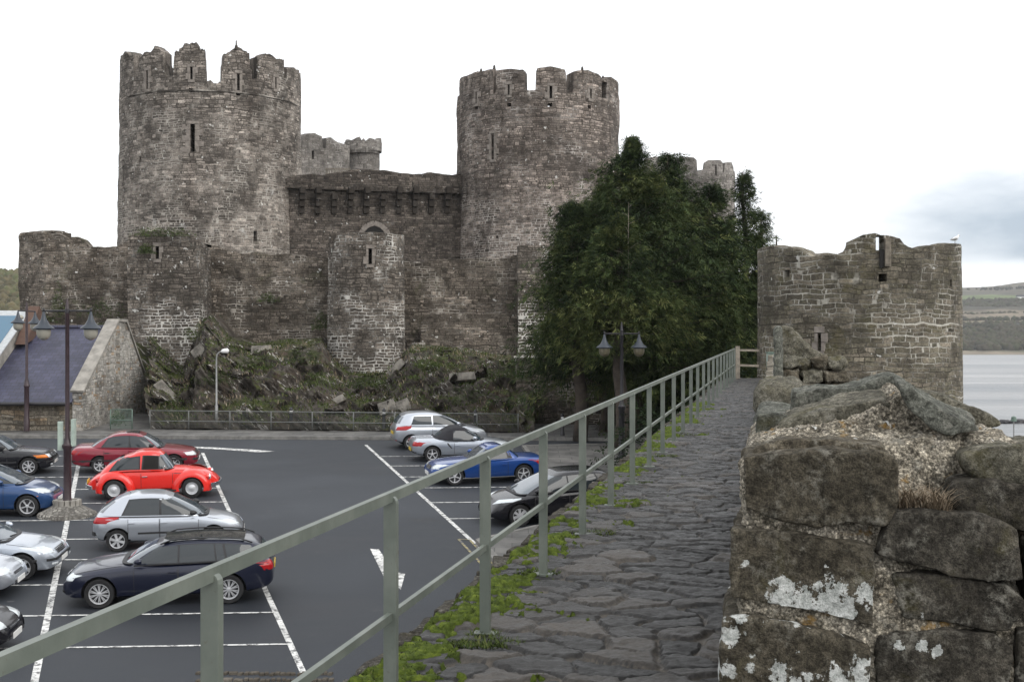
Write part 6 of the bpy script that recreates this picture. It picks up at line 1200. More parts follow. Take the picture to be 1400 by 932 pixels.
mpv = dict(L=4.33, W=1.83, H=1.58, wb=2.64, fo=.72, r=.32, tw=.205, spokes=5, style='twin', top=[(0, .98), (.05, 1.04), (.25, 1.03), (.55, 1.0), (.70, .98), (.78, .95), (.88, .86), (.96, .74), (1, .60)], nose=.26, tail=.14,
    cab=dict(x=(.80, .52, .015, .10), w0=.93, w1=.69, arc=.07, bf=.03, br=.03), rw=(.8, .78, .12, .84), win=[((.45, .66), (.45, .56), .07, .87), ((.675, .745), (.575, .58), .07, .62), ((.22, .44), (.22, .44), .07, .87), ((.08, .21), (.12, .21), .08, .85)], trim=[((.07, .755), (.11, .575), .04, .90)], door=[(.445, .68, 0), (.24, .44, 0)], mx=.66,
    lamps=[('headlight', True, .45, .93, .66, .80, LENS, dict(sk=.04)), ('tail_light', False, .7, .96, .8, 1.0, REDL), ('fog_light', True, .5, .75, .36, .44, LENS), ('side_repeater', True, .95, .96, .6, .62, AMBER)], pfz=.42, prz=.7, extra=[grille(.4, .58, .66, CHROME, 1), grille(.45, .30, .40, PLAST)])
car = make_car('blue high roofed family car at the left edge beside the stone lamp plinth', GR, MIDB, mpv); p = gp(36, 706); put(car, ((36 - 2.64 / p.y * F, 708), (36, 706)), False, 2.64, 1.83)
big = dict(L=4.52, W=1.81, H=1.43, wb=2.75, fo=.76, r=.315, tw=.205, spokes=5, style='wide', top=[(0, .92), (.05, .98), (.25, .975), (.55, .95), (.68, .93), (.75, .89), (.87, .81), (.96, .71), (1, .60)], nose=.28, tail=.16,
    cab=dict(x=(.745, .53, .06, .22), w0=.93, w1=.68, arc=.06, bf=.03, br=.04), rw=(.82, .8, .1, .85), win=[((.45, .69), (.45, .55), .07, .86), ((.2, .44), (.27, .44), .07, .86)], trim=[((.19, .70), (.26, .565), .04, .9)], door=[(.445, .69, 0), (.245, .44, 0)], mx=.655,
    lamps=[('headlight', True, .48, .93, .58, .74, LENS, dict(sk=.05)), ('tail_light', False, .6, .96, .7, .9, REDL), ('fog_light', True, .55, .8, .33, .39, LENS)], pfz=.40, prz=.6, extra=[grille(.36, .54, .66, CHROME, 3), bumper_bar(True, .47, PLAST, 0, .06)])
car = make_car('large silver car at the left edge, its nose by the white centre line', GR, SILVER2, big); p = gp(28, 793); put(car, ((28 - 2.75 / p.y * F, 796), (28, 793)), False, 2.75, 1.81)
smal = dict(hatch); smal.update(top=[(0, .9), (.05, .96), (.25, .945), (.55, .92), (.66, .90), (.78, .84), (.9, .75), (.97, .66), (1, .56)], lamps=[('headlight', True, .45, .92, .56, .70, LENS, dict(sk=.03)), ('tail_light', False, .7, .96, .7, .9, REDL)], extra=[grille(.5, .30, .38, PLAST), grille(.35, .50, .56, CHROME, 1)]); smal.pop('strip')
car = make_car('smaller silver hatchback nose at the left edge in front of the large silver car', GR, SILVER, smal); p = gp(-30, 822); put(car, ((-44 - 2.44 / p.y * F, 825), (-28, 822)), False, 2.44, 1.65)
car = make_car('black car nose with shiny bonnet at the left edge, nearest the wall', GR, BLACK, dict(smal)); p = gp(-40, 905); put(car, ((-60 - 2.44 / p.y * F, 909), (-46, 905)), False, 2.44, 1.65)
# right row
corsa = dict(L=3.82, W=1.65, H=1.44, wb=2.49, fo=.72, r=.28, tw=.185, spokes=5, style='wide', top=[(0, .92), (.05, .99), (.25, .97), (.55, .94), (.66, .92), (.76, .87), (.88, .77), (.96, .67), (1, .56)], bot=[(0, .36), (.06, .26), (.2, .21), (.8, .21), (.94, .22), (1, .3)], nose=.24, tail=.14,
    cab=dict(x=(.76, .50, .01, .10), w0=.93, w1=.71, arc=.05, bf=.03, br=.03, n=4.5), rw=(.78, .76, .2, .84), win=[((.40, .70), (.40, .525), .07, .86), ((.165, .385), (.20, .385), .10, .80)], door=[(.39, .71, 0)], hx=.10, mx=.665,
    lamps=[('headlight', True, .5, .93, .58, .72, LENS, dict(sk=.04)), ('tail_light', False, .78, .97, .78, 1.0, REDL), ('reflector', False, .6, .8, .34, .38, REDL)], pfz=.38, prz=.62, extra=[grille(.4, .3, .38, PLAST)])
car = make_car('silver three door hatchback, farthest in the right row by the railings', GR, SILVER, corsa); put(car, ((562, 614), (644, 611)), False, 2.49, 1.65)
road = dict(L=3.89, W=1.69, H=1.24, wb=2.45, fo=.72, r=.29, tw=.205, spokes=5, style='plain', top=[(0, .80), (.05, .86), (.2, .86), (.45, .81), (.62, .79), (.72, .78), (.86, .72), (.96, .62), (1, .52)], nose=.26, tail=.2, crown=.06,
    cab=dict(x=(.70, .535, .20, .345), w0=.91, w1=.66, arc=.05, bf=.03, br=.0, n=4.0), roofmat=SOFT, rw=(.5, .45, .25, .7), win=[((.39, .63), (.40, .545), .07, .82)], door=[(.40, .665, 0)], hx=.12, mx=.60, mirmat=SILVER2,
    lamps=[('headlight', True, .48, .92, .52, .66, LENS, dict(sk=.05)), ('tail_light', False, .62, .965, .60, .76, REDL)], pfz=.33, prz=.42, extra=[grille(.6, .26, .34, PLAST), bumper_bar(False, .36, PLAST, 0, .05)])
def intake(root, q):
    for s in (1, -1):
        x0 = q['X'](.335); m = MB(); pts = [(x0 - .03, .70), (x0 + .02, .70), (x0 + .16, .52), (x0 + .15, .48), (x0 + .02, .60)]; V = [(x, s * (q['side_y'](x, z) + .006), z) for x, z in pts]; m.add(V, [(0, 1, 2, 3, 4)]); m.build('air_intake', PLAST, root)
        for k in (.07, .17): pass
road['extra'].append(intake)
car = make_car('silver two seat roadster with black soft top between silver hatch and blue coupe', GR, SILVER2, road); put(car, ((588, 631), (681, 628)), False, 2.45, 1.69)
slk = dict(L=4.0, W=1.71, H=1.28, wb=2.40, fo=.78, r=.305, tw=.215, spokes=5, style='plain', top=[(0, .80), (.05, .86), (.2, .875), (.45, .85), (.60, .83), (.70, .81), (.86, .76), (.96, .68), (1, .58)], nose=.26, tail=.2, crown=.055,
    cab=dict(x=(.645, .515, .215, .345), w0=.91, w1=.66, arc=.05, bf=.03, br=.02, n=4.3), rw=(.82, .76, .1, .85), win=[((.345, .60), (.36, .525), .07, .84)], trim=[((.30, .61), (.335, .535), .04, .88)], door=[(.345, .60, 0)], hx=.12, mx=.575,
    lamps=[('headlight', True, .46, .90, .54, .68, LENS, dict(sk=.03)), ('tail_light', False, .62, .965, .62, .78, REDL), ('fog_light', True, .55, .8, .30, .35, CHROME)], pfz=.36, prz=.6, extra=[grille(.36, .50, .62, CHROME, 3)], strip=[(.22, .76, .24, .03, CHROME)])
car = make_car('royal blue hard topped coupe with five spoke wheels in the right row', GR, BLUE, slk); put(car, ((624, 663), (713, 659)), True, 2.40, 1.71)
hb = dict(L=4.15, W=1.82, H=1.48, wb=2.61, fo=.80, r=.315, tw=.205, spokes=7, style='wide', top=[(0, .95), (.05, 1.0), (.25, .985), (.55, .955), (.68, .93), (.78, .88), (.89, .77), (.96, .66), (1, .52)], nose=.3, tail=.14,
    cab=dict(x=(.80, .52, .015, .13), w0=.93, w1=.69, arc=.06, bf=.02, br=.03), rw=(.8, .78, .14, .84), win=[((.455, .69), (.455, .55), .07, .87), ((.2, .445), (.25, .445), .07, .86)], trim=[((.18, .71), (.24, .56), .04, .9)], door=[(.45, .70, 0), (.24, .445, 0)], mx=.68,
    lamps=[('headlight', True, .42, .93, .60, .72, LENS, dict(sk=.12, cl=.02)), ('tail_light', False, .7, .96, .75, 1.0, REDL)], pfz=.42, prz=.66, extra=[grille(.55, .28, .40, PLAST), grille(.3, .50, .54, CHROME, 1)])
car = make_car('glossy black hatchback partly hidden behind the wall edge and railing', GR, BLACK, hb); put(car, ((717, 719), (820, 712)), True, 2.61, 1.82)
# bubble shaped classic
beetle = dict(L=4.06, W=1.30, H=1.50, wb=2.40, fo=.80, r=.315, tw=.165, style='steel', gap=.04, inset=-.12, top=[(0, .50), (.04, .66), (.10, .80), (.2, .92), (.35, .96), (.55, .95), (.66, .95), (.75, .93), (.85, .87), (.93, .77), (.98, .62), (1, .50)], bot=[(0, .30), (.06, .27), (.2, .26), (.8, .26), (.94, .27), (1, .30)], nose=.2, tail=.24, pf=.42, pr=.34, crown=.09, drop=.02,
    cab=dict(x=(.665, .575, .07, .34), w0=1.0, w1=.78, arc=.06, bf=.015, br=.12, n=3.2), rw=(.62, .58, .42, .82), win=[((.43, .545), (.44, .545), .10, .80, DARK), ((.555, .625), (.552, .575), .10, .80), ((.18, .40), (.27, .40), .12, .78)], trim=[((.418, .637), (.428, .585), .07, .84, PLAST), ((.168, .41), (.255, .41), .08, .83, PLAST)], door=[(.415, .655, 0)], hx=.12, hmat=CHROME, mirror=False, lamps=[], style_='')
def beetle_parts(root, q):
    pa = q['paint']
    for fr in (True, False):
        for s in (1, -1):
            xc = q['ax'] if fr else -q['ax']; zc = q['r']; yi, yo = 0.44, 0.775; V = []; A_ = np.linspace(R(-32), R(200), 34) if fr else np.linspace(R(-20), R(212), 34); nb = 12
            for a in A_:
                st_x = 1.12 if (math.cos(a) < 0) == fr else 1.02
                for k in range(nb):
                    t = k / (nb - 1); y = yi + (yo - yi) * math.sin(t * math.pi / 2); rad = 0.375 + (0.60 - 0.375) * math.cos(t * math.pi / 2) ** 0.75
                    if k == nb - 1: rad = 0.365
                    V.append((xc + rad * math.cos(a) * st_x, s * y, max(0.22, zc + rad * math.sin(a) * 1.0)))
                V.append((xc + 0.36 * math.cos(a) * st_x, s * (yo - 0.03), max(0.22, zc + 0.36 * math.sin(a))))
            nb += 1; Fc = [(i * nb + j, (i + 1) * nb + j, (i + 1) * nb + j + 1, i * nb + j + 1) for i in range(33) for j in range(nb - 1)]; m = MB(); m.add(V, Fc); me = m.me('wing', True, 50); w = link('wing', me, pa, root)
            if fr:
                x, z = xc + 0.53, 0.66; m = MB(); m.tube([(x - .22, s * .60, z), (x - .08, s * .60, z), (x + .02, s * .60, z - .005)], [.06, .10, .098], 16); m.build('lamp_bowl', pa, w, True)
                m = MB(); m.tube([(x + .018, s * .60, z - .005), (x + .05, s * .60, z - .008), (x + .065, s * .60, z - .009)], [.095, .07, .02], 16); m.build('headlight', LENS, w, True)
                m = MB(); m.tube([(x + .0, s * .60, z), (x + .024, s * .60, z - .002)], [.105, .102], 16, False); m.build('lamp_rim', CHROME, w, True)
            else:
                m = MB(); m.tube([(xc - .46, s * .60, .62), (xc - .53, s * .60, .60), (xc - .55, s * .60, .595)], [.07, .075, .04], 12); m.build('tail_light', REDL, w, True)
    for s in (1, -1):
        m = MB(); m.box((0, s * .70, .27), (1.5, .14, .05)); m.build('running_board', PLAST, root, bevel=.01)
    for fr in (True, False):
        sg = 1 if fr else -1; e = q['xf'] if fr else q['xr']; m = MB(); pts = [(e + sg * (.06 - .26 * abs(y / .78) ** 3), y, .42) for y in np.linspace(-.78, .78, 19)]
        for a, b in zip(pts[:-1], pts[1:]): m.bar(a, b, .035, .12)
        m.build('bumper', CHROME, root, bevel=.01)
        m = MB()
        for y in (-.35, .35): m.bar((e + sg * (-.25), y, .42), (e + sg * .04, y, .42), .04, .05)
        m.build('bumper_bracket', PLAST, root)
    for s in (1, -1):
        m = MB(); x0 = q['X'](.665); pts = [Vector((x, s * (q['side_y'](x, z) + .006), z)) for x, z in ((x0, .80), (x0 + .2, .79), (x0 + .42, .755))]
        for a, b in zip(pts[:-1], pts[1:]): m.bar(a, b, .012, .016)
        m.build('side_moulding', CHROME, root)
    m = MB(); x = q['X'](.60); m.tube([(x + .02, -.66, .98), (x, -.72, 1.02)], .008, 6); m.tube([(x, -.72, 1.02), (x - .012, -.72, 1.02)], [.055, .05], 12); m.build('mirror', CHROME, root, True)
    m = MB(); x = q['nose_x'](0, .44, False); m.box((x - .02, 0, .52), (.02, .42, .12)); m.build('number_plate', PLATEY, root)
beetle['extra'] = [beetle_parts]
car = make_car('bright red classic bubble shaped car with chrome bumpers', GR, RED, beetle); put(car, ((156, 683), (263, 680)), False, 2.40, 1.56)
# ------------------------------------------------------------------ lamps, bollards, fence
DIMGL = plain('shaded lamp glass', (0.13, 0.115, 0.075), 0.3, var=0.3)  # globe glass coloured darker to stand for the shade by the conifer
def lantern(parent, c, s=1.0, hood=LAMPB, glob=None):
    b = MB(); b.lathe([(0.02, 0.62), (0.035, 0.58), (0.05, 0.5), (0.09, 0.36), (0.17, 0.22), (0.29, 0.13), (0.31, 0.10), (0.30, 0.08), (0.05, 0.10)], (0, 0, 0), 20); h = b.build('lamp_hood', hood, parent, True, 50); h.location = c
    b = MB(); b.lathe([(0.20, 0.09), (0.205, -0.02), (0.19, -0.12), (0.14, -0.20), (0.05, -0.245), (0.01, -0.25)], (0, 0, 0), 20); g = b.build('lamp_globe', glob or OPAL, h, True, 50)
    b = MB(); b.lathe([(0.215, 0.09), (0.215, 0.06)], (0, 0, 0), 20); b.build('collar', IRON, h, True, 50); return h
def tall_lamp(u, v, vt, label, arms, arm_v, maroon=MAROON, plinth=None, base=True, Y=None):
    p = gp(u, v); 
    if Y: p = at(u, v, Y)
    H = (v - vt) / F * p.y; e = empty('street_lamp', p, label, 'street lamp', None)
    b = MB(); b.lathe([(0.13, 0.0), (0.13, 0.45), (0.115, 0.5), (0.11, 1.95), (0.145, 2.0), (0.15, 2.08), (0.10, 2.14), (0.066, 2.3), (0.058, H - 0.35), (0.07, H - 0.33), (0.05, H - 0.28), (0.035, H - 0.1), (0.012, H)], (0, 0, 0), 16); b.build('pole', maroon, e, True, 40)
    az = (v - arm_v) / F * p.y; b = MB(); b.tube([(-arms, 0, az), (arms, 0, az)], 0.028, 8); b.lathe([(0.07, az - 0.06), (0.07, az + 0.06)], (0, 0, 0), 12); b.build('cross_arm', IRON, e, True, 40)
    for s in (-1, 1):
        lantern(e, Vector((s * arms, 0, az - 0.62)), 1.0, LAMPB, DIMGL if Y else None)
        b = MB(); b.tube([(s * arms, 0, az - 0.02), (s * arms, 0, az + 0.08)], 0.03, 8); b.build('arm_finial', IRON, e, True)
    return e, p
e, p = tall_lamp(92, 704, 408, 'tall maroon double lamp post standing on a round stone plinth among the cars', 0.70, 425)
b = MB(); b.box((0.0, 0.14, 2.35), (0.16, 0.2, 0.85)); o = b.build('sign_panel', PALEGRN, e, bevel=0.01); o.location = (-0.19, -0.05, 0); o.rotation_euler = (0, 0, 0.3)
b = MB(); b.box((0.17, 0.05, 2.45), (0.10, 0.2, 0.8)); b.build('sign_panel', PALEGRN, e, bevel=0.01)
PLINTH = masonry('plinth rubble', [(0.16, 0.15, 0.135), (0.24, 0.228, 0.205), (0.2, 0.19, 0.17)], (0.11, 0.1, 0.09), 0.22, 0.11, 0.014, pale=0.5, white=0.1, stain=0.2, speck=0.0)
pl2 = empty('stone_plinth', gp(92, 704), 'round stepped rubble plinth carrying the maroon double lamp post', 'plinth'); pl2.location.y = p.y; pl2.location.x = p.x; pl2.location.z = p.z
b = MB(); b.lathe([(0.86, -0.25), (0.86, 0.03), (0.82, 0.09), (0.74, 0.12), (0.44, 0.29), (0.36, 0.32), (0.0, 0.32)], (0, 0, 0), 40, cap=False); me = b.me('base', True, 40); box_uv(me); link('base', me, PLINTH, pl2)
b = MB()
for k in range(15): a = 2 * math.pi * k / 15; b.box((0.34 * math.cos(a), 0.34 * math.sin(a), 0.36), (0.14, 0.14, 0.22), Matrix.Rotation(a + math.pi / 2, 3, 'Z'), 0.9)
b.lathe([(0.30, 0.2), (0.30, 0.44)], (0, 0, 0), 16); b.build('stone_ring', CONC, pl2, bevel=0.025)
for c_ in pl2.children: pass
for c_ in e.children:
    c_.location.z += 0.0
tall_lamp(36, 586, 415, 'dark single file double lamp post on the pavement before the slate roofed house', 0.0001, 424, Y=58.6) if False else None
def single_lamp(u, v, vt, Y, label):
    p = at(u, v, Y); H = (v - vt) / F * Y; e = empty('street_lamp', p, label, 'street lamp'); b = MB(); b.lathe([(0.13, 0), (0.13, 0.45), (0.11, 0.5), (0.105, 1.9), (0.14, 1.96), (0.1, 2.1), (0.062, 2.3), (0.055, H - 0.3), (0.03, H - 0.1), (0.01, H)], (0, 0, 0), 14); b.build('pole', MAROON, e, True, 40)
    az = H - 0.42; d = Vector((-0.12, -0.68, 0)); b = MB(); b.tube([d + Vector((0, 0, az)), -d + Vector((0, 0, az))], 0.028, 8); b.build('cross_arm', IRON, e, True)
    for s in (-1, 1): lantern(e, Vector((s * -d.x, s * -d.y, az - 0.62)))
single_lamp(36.5, 589, 412, 57.3, 'dark double lamp post seen end on before the slate roofed house')
tall_lamp(850, 631, 440, 'dark double lamp post half hidden against the big conifer', 0.65, 456, IRON, Y=49.5)
# plain street light
p = at(296, 588, 58.6); e = empty('street_light', p, 'slender grey street light before the rocks', 'street light'); H = (588 - 482) / F * 58.6
b = MB(); b.tube([(0, 0, 0), (0, 0, 1.1), (0, 0, 1.12), (0, 0, H - 0.25), (0.03, 0, H - 0.08), (0.12, 0, H + 0.02), (0.25, 0, H + 0.06)], [0.07, 0.07, 0.045, 0.035, 0.033, 0.03, 0.028], 10); b.build('pole', GALV, e, True)
b = MB(); b.tube([(0.2, 0, H + 0.05), (0.3, 0, H + 0.07), (0.5, 0, H + 0.09), (0.56, 0, H + 0.09)], [0.05, 0.10, 0.11, 0.03], 12); o = b.build('lamp_head', WHITE, e, True)
# bollards
bl = [('black bollard with white band, left of the plain street light pole', 276, 590), ('black bollard on the pavement right of the street light', 398, 593), ('black bollard beside the rear of the silver three door hatchback', 525, 595), ('black bollard behind the bonnet of the silver three door hatchback', 650, 597), ('black bollard before the rubble retaining wall at the right', 769, 603)]
b0 = None
def bollard_meshes():
    b = MB(); b.lathe([(0.10, 0), (0.10, 0.06), (0.078, 0.09), (0.07, 0.62), (0.088, 0.64), (0.088, 0.67), (0.066, 0.69), (0.064, 0.80), (0.085, 0.82), (0.08, 0.85), (0.05, 0.92), (0.0, 0.97)], (0, 0, 0), 16, cap=False); c1 = b.me('post', True, 40)
    b = MB(); b.lathe([(0.0672, 0.71), (0.0665, 0.785)], (0, 0, 0), 16, cap=False); return c1, b.me('band', True)
bm1, bm2 = bollard_meshes()
for lb, u, v in bl:
    e = empty('bollard', gp(u, v, 0.12), lb, 'bollard', 'black bollards along the kerb'); e.location = gp(u, v, 0.0) + Vector((0, 0.9, 0.19)); e.location = at(u, v + 1, e.location.y) ; e.location.z = gz(e.location.y) + 0.125; link('post', bm1, IRON, e); link('band', bm2, WHITE, e)
# mesh fence along the back of the pavement
FENCE = plain('dull fence steel', (0.15, 0.155, 0.15), 0.6, 0.2)
fn = empty('mesh_fence', at(205, 586, 58.2), 'grey wire mesh fence with thin posts in front of the rocks', 'fence'); fl = fn.location.copy()
fpx = [(205, 586)] + [(258 + 56.3 * k, 587.3 + 1.55 * k) for k in range(9)]; FP = []
for u, v in fpx: q = at(u, v, 58.2 - 0.0025 * (u - 205)); q.z = gz(q.y) + 0.12; FP.append(q - fl)
HF = 0.82
for k, q in enumerate(FP): b = MB(); b.tube([q, q + Vector((0, 0, HF))], 0.026, 8); b.build('post', FENCE, fn, True)
for nm, hh in (('top_rail', HF - 0.02), ('middle_rail', HF * 0.42)):
    b = MB(); b.tube([q + Vector((0, 0, hh)) for q in FP], 0.02, 6); b.build(nm, FENCE, fn, True)
for q0, q1 in zip(FP[:-1], FP[1:]):
    b = MB(); d = q1 - q0; n_ = int(d.length / 0.06)
    for i in range(1, n_): a = q0 + d * (i / n_); b.bar(a + Vector((0, 0, 0.04)), a + Vector((0, 0, HF - 0.03)), 0.006, 0.006, (0, 1, 0))
    for j in range(1, 12): b.bar(q0 + Vector((0, -0.004, HF * j / 12)), q1 + Vector((0, -0.004, HF * j / 12)), 0.006, 0.006)
    b.build('mesh_panel', WIRE, fn)
gt = empty('mesh_gate', at(151, 587, 57.7), 'green mesh gate beside the foot of the stone gable', 'gate'); b = MB()
for x in (0, 0.95): b.tube([(x, 0, 0), (x, 0, 0.9)], 0.025, 8)
b.tube([(0, 0, 0.88), (0.95, 0, 0.88)], 0.02, 6); b.tube([(0, 0, 0.42), (0.95, 0, 0.42)], 0.018, 6); b.build('frame', GREENP, gt, True)
b = MB()
for i in range(1, 19): b.bar((0.05 * i, 0, 0.03), (0.05 * i, 0, 0.88), 0.008, 0.008, (0, 1, 0))
for j in range(1, 16): b.bar((0, 0.004, 0.055 * j), (0.95, 0.004, 0.055 * j), 0.008, 0.008)
b.build('mesh_panel', GREENP, gt)
fp = empty('flagpole', (((718 - U0) / F) * 99, 99, EYE + (V0 - 130) / F * 99), 'very thin pale flagpole above the right great tower', 'flagpole'); b = MB(); b.tube([(0, 0, -2), (0.12, 0, 6.6)], [0.03, 0.015], 6); b.build('pole', WHITE, fp); b = MB(); b.lathe([(0.0, 6.6), (0.05, 6.65), (0.0, 6.7)], (0.12, 0, 0), 8, cap=False); b.build('ball', WHITE, fp)
# estuary beacon and rocks
e = empty('beacon', at(1386, 605, 123), 'thin green topped beacon pole standing in the estuary', 'beacon'); e.location.z = -1.6; b = MB(); b.tube([(0, 0, 0), (0, 0, 2.2)], 0.06, 8); b.build('pole', GALV, e); b = MB(); b.lathe([(0.28, 2.1), (0.22, 2.5), (0.0, 2.6)], (0, 0, 0), 10); b.build('topmark', GREENP, e)
for k, (u, v, sx, lb) in enumerate(((1373, 579, 0.8, 'small black rock in the water left of the beacon pole'), (1393, 579, 1.4, 'long black rock in the water right of the beacon pole'))):
    p = at(u, v, 9.1 * F / (v - V0)); bm = bmesh.new(); bmesh.ops.create_icosphere(bm, subdivisions=3, radius=1); V = np.array([q.co[:] for q in bm.verts]); V *= (1 + 0.4 * fbm(V + k * 5, 1.5, 3, 6))[:, None] * np.array([sx, 0.6, 0.5])
    for q, c_ in zip(bm.verts, V): q.co = c_
    me = bpy.data.meshes.new('rock'); bm.to_mesh(me); bm.free(); o = link('rock', me, IRON); o.location = (p.x, p.y, -1.5); setp(o, lb, 'rock', 'black rocks in the estuary')

# ------------------------------------------------------------------ trees and plants
def spray_mesh(name, C_, D, S, tone, mat, parent, nl=6, seed=0, drp=0.35, wid=0.16, spread=1.1):
    """feathery fronds: a drooping axis with leaflets to both sides; C_ roots, D directions, S lengths"""
    r = np.random.default_rng(seed); n = len(C_); D = D / np.linalg.norm(D, axis=1)[:, None]; rv = r.normal(size=(n, 3)) * np.array([0.5, 0.5, 1.0]); s = np.cross(D, rv); s /= np.maximum(1e-6, np.linalg.norm(s, axis=1))[:, None]; up = np.cross(s, D); V = []; T = []
    for k in range(nl + 1):
        t = min(1.0, k / nl); sg = 0.0 if k == nl else (1 if k % 2 else -1); b = C_ + D * (S * t * 0.75)[:, None]; b[:, 2] -= drp * S * t * t * 0.8
        a = sg * spread * r.uniform(0.75, 1.15, n); ln = S * (0.62 - 0.34 * t) * r.uniform(0.7, 1.2, n)
        d = D * np.cos(a)[:, None] + s * np.sin(a)[:, None] + up * (0.22 * r.normal(size=n))[:, None]; tip = b + d * ln[:, None]; tip[:, 2] -= drp * ln * r.uniform(0.5, 1.5, n); md = b * 0.5 + tip * 0.5 + up * (ln * 0.04)[:, None]; pd = np.cross(d, up); pd /= np.maximum(1e-6, np.linalg.norm(pd, axis=1))[:, None]; w = (ln * wid)[:, None]
        V.append(np.stack([b, md + pd * w, tip, md - pd * w], 1)); T.append(np.repeat(np.clip(tone + 0.10 * r.normal(size=n), 0, 1)[:, None], 4, 1))
    V = np.concatenate(V).reshape(-1, 3); T = np.concatenate(T).ravel(); q = np.arange(len(V)).reshape(-1, 4); me = mesh_np(name, V, q); set_attr(me, 'tone', T); return link(name, me, mat, parent)
def conifer(base, H, rad, label, group, seed, bot=0.05, nlimb=150, nsp=34, lean=(0, 0), size=0.50, sq=1.0, prof=1.0, open_=0.0, tonec=0.45, lobes=0.35):
    r = np.random.default_rng(seed); e = empty('conifer_tree', base, label, 'tree', group); tr = MB(); top = np.array([lean[0], lean[1], H])
    pts = [tuple(np.array([lean[0], lean[1], 0]) * (k / 9) ** 1.5 + np.array([0.12 * math.sin(k * 1.3), 0.1 * math.cos(k), H * 0.97 * k / 9])) for k in range(10)]; tr.tube(pts, [0.30 * (1 - k / 9) ** 0.8 + 0.02 for k in range(10)], 10); 0
    C_, D, S, T = [], [], [], []; lm = tr
    for i in range(nlimb):
        h = bot + (1 - bot) * r.random() ** 0.85; a = r.uniform(0, 2 * np.pi); k = (1 - h); pr_ = (min(1, k * 1.9) ** 0.62 * (0.55 + 0.45 * min(1, (h + 0.25) / 0.4))) ** prof; lob = 1 + lobes * float(fbm(np.array([[math.cos(a) * 1.3, math.sin(a) * 1.3, h * 4.0 + seed]]), 1.1, 3, seed)[0]) * 2; R_ = rad * pr_ * min(1.42, max(0.3, lob) * (r.uniform(0.7, 1.05) if r.random() > 0.10 or rad < 1.6 else r.uniform(1.1, 1.3)))
        o = np.array(pts[0]) * (1 - h) + np.array([lean[0] * h ** 1.5, lean[1] * h ** 1.5, H * h * 0.97]); d = np.array([math.cos(a), math.sin(a) * sq, 0.10 + 0.5 * h - 0.3 * k * r.random()]); n = max(5, int(nsp * (0.25 + 0.75 * R_ / rad))); u = np.sort(r.random(n) ** 0.6 * 0.92 + 0.08); cv = o[None] + d[None] * (R_ * u)[:, None]; cv[:, 2] += 0.25 * R_ * np.sin(u * 2.4) - 0.28 * R_ * u ** 2; cv += r.normal(size=(n, 3)) * (0.10 + 0.16 * R_ * u)[:, None] * np.array([1, 1, 0.75])
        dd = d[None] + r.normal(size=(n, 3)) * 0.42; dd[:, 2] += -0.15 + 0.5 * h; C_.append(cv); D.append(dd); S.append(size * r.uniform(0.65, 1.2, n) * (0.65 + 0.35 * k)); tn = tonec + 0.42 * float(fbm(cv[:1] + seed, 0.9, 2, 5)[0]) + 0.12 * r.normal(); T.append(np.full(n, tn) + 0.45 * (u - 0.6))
        if i % 2 == 0 or R_ > 0.6 * rad:
            q = [o, o + d * R_ * 0.4 + np.array([0, 0, 0.10 * R_]), o + d * R_ * 0.85 + np.array([0, 0, 0.08 * R_])]; lm.tube(q, [0.05 * (0.4 + k), 0.03 * (0.4 + k), 0.008], 5, False)
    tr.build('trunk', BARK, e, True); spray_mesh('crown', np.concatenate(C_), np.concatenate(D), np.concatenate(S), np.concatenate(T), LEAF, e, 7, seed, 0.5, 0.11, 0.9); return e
TG = 'dark conifers between the castle and the wall'
def tree_at(u, Y, vtop, rad_px, label, seed, **k):
    b_ = at(u, 0, Y); b_.z = gz(Y); H = EYE + (V0 - vtop) / F * Y - b_.z; return conifer(b_, H, rad_px / F * Y, label, TG, seed, **k)
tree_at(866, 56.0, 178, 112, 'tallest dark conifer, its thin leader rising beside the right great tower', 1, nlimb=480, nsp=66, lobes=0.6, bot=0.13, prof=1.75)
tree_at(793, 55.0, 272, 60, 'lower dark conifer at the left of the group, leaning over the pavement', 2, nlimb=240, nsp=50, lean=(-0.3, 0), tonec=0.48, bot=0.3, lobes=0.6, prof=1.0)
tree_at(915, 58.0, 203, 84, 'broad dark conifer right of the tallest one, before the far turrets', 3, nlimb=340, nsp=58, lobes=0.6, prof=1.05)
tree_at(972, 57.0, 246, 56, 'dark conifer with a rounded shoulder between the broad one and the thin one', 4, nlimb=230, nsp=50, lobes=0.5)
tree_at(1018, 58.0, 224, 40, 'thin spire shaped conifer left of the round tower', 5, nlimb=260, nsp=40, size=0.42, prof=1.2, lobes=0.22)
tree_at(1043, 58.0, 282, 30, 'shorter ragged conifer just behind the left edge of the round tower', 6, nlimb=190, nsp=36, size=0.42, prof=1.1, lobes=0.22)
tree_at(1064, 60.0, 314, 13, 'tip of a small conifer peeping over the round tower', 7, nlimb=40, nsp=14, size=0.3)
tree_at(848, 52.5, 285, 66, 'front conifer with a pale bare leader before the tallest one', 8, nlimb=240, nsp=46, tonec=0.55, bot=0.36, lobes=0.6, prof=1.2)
b = MB(); q = at(858, 0, 52.4)
zt, zl = EYE + (V0 - 275) / F * 51.6, EYE + (V0 - 400) / F * 51.6; b.tube([(q.x, 52.6, zl - 2), (q.x + .03, 52.2, zl), (q.x - .02, 51.9, (zl + zt) / 2), (q.x, 51.9, zt)], [.035, .026, .018, .005], 6)
for k in range(11):
    z = zl + (zt - zl) * (k + .3) / 11; a = k * 2.4; l = 0.9 * (1 - k / 13); b.tube([(q.x, 51.95, z), (q.x + l * .6 * math.cos(a), 51.85 + .3 * math.sin(a), z + l * .35), (q.x + l * math.cos(a), 51.85 + .5 * math.sin(a), z + l * .45)], [.014, .009, .003], 4, False)
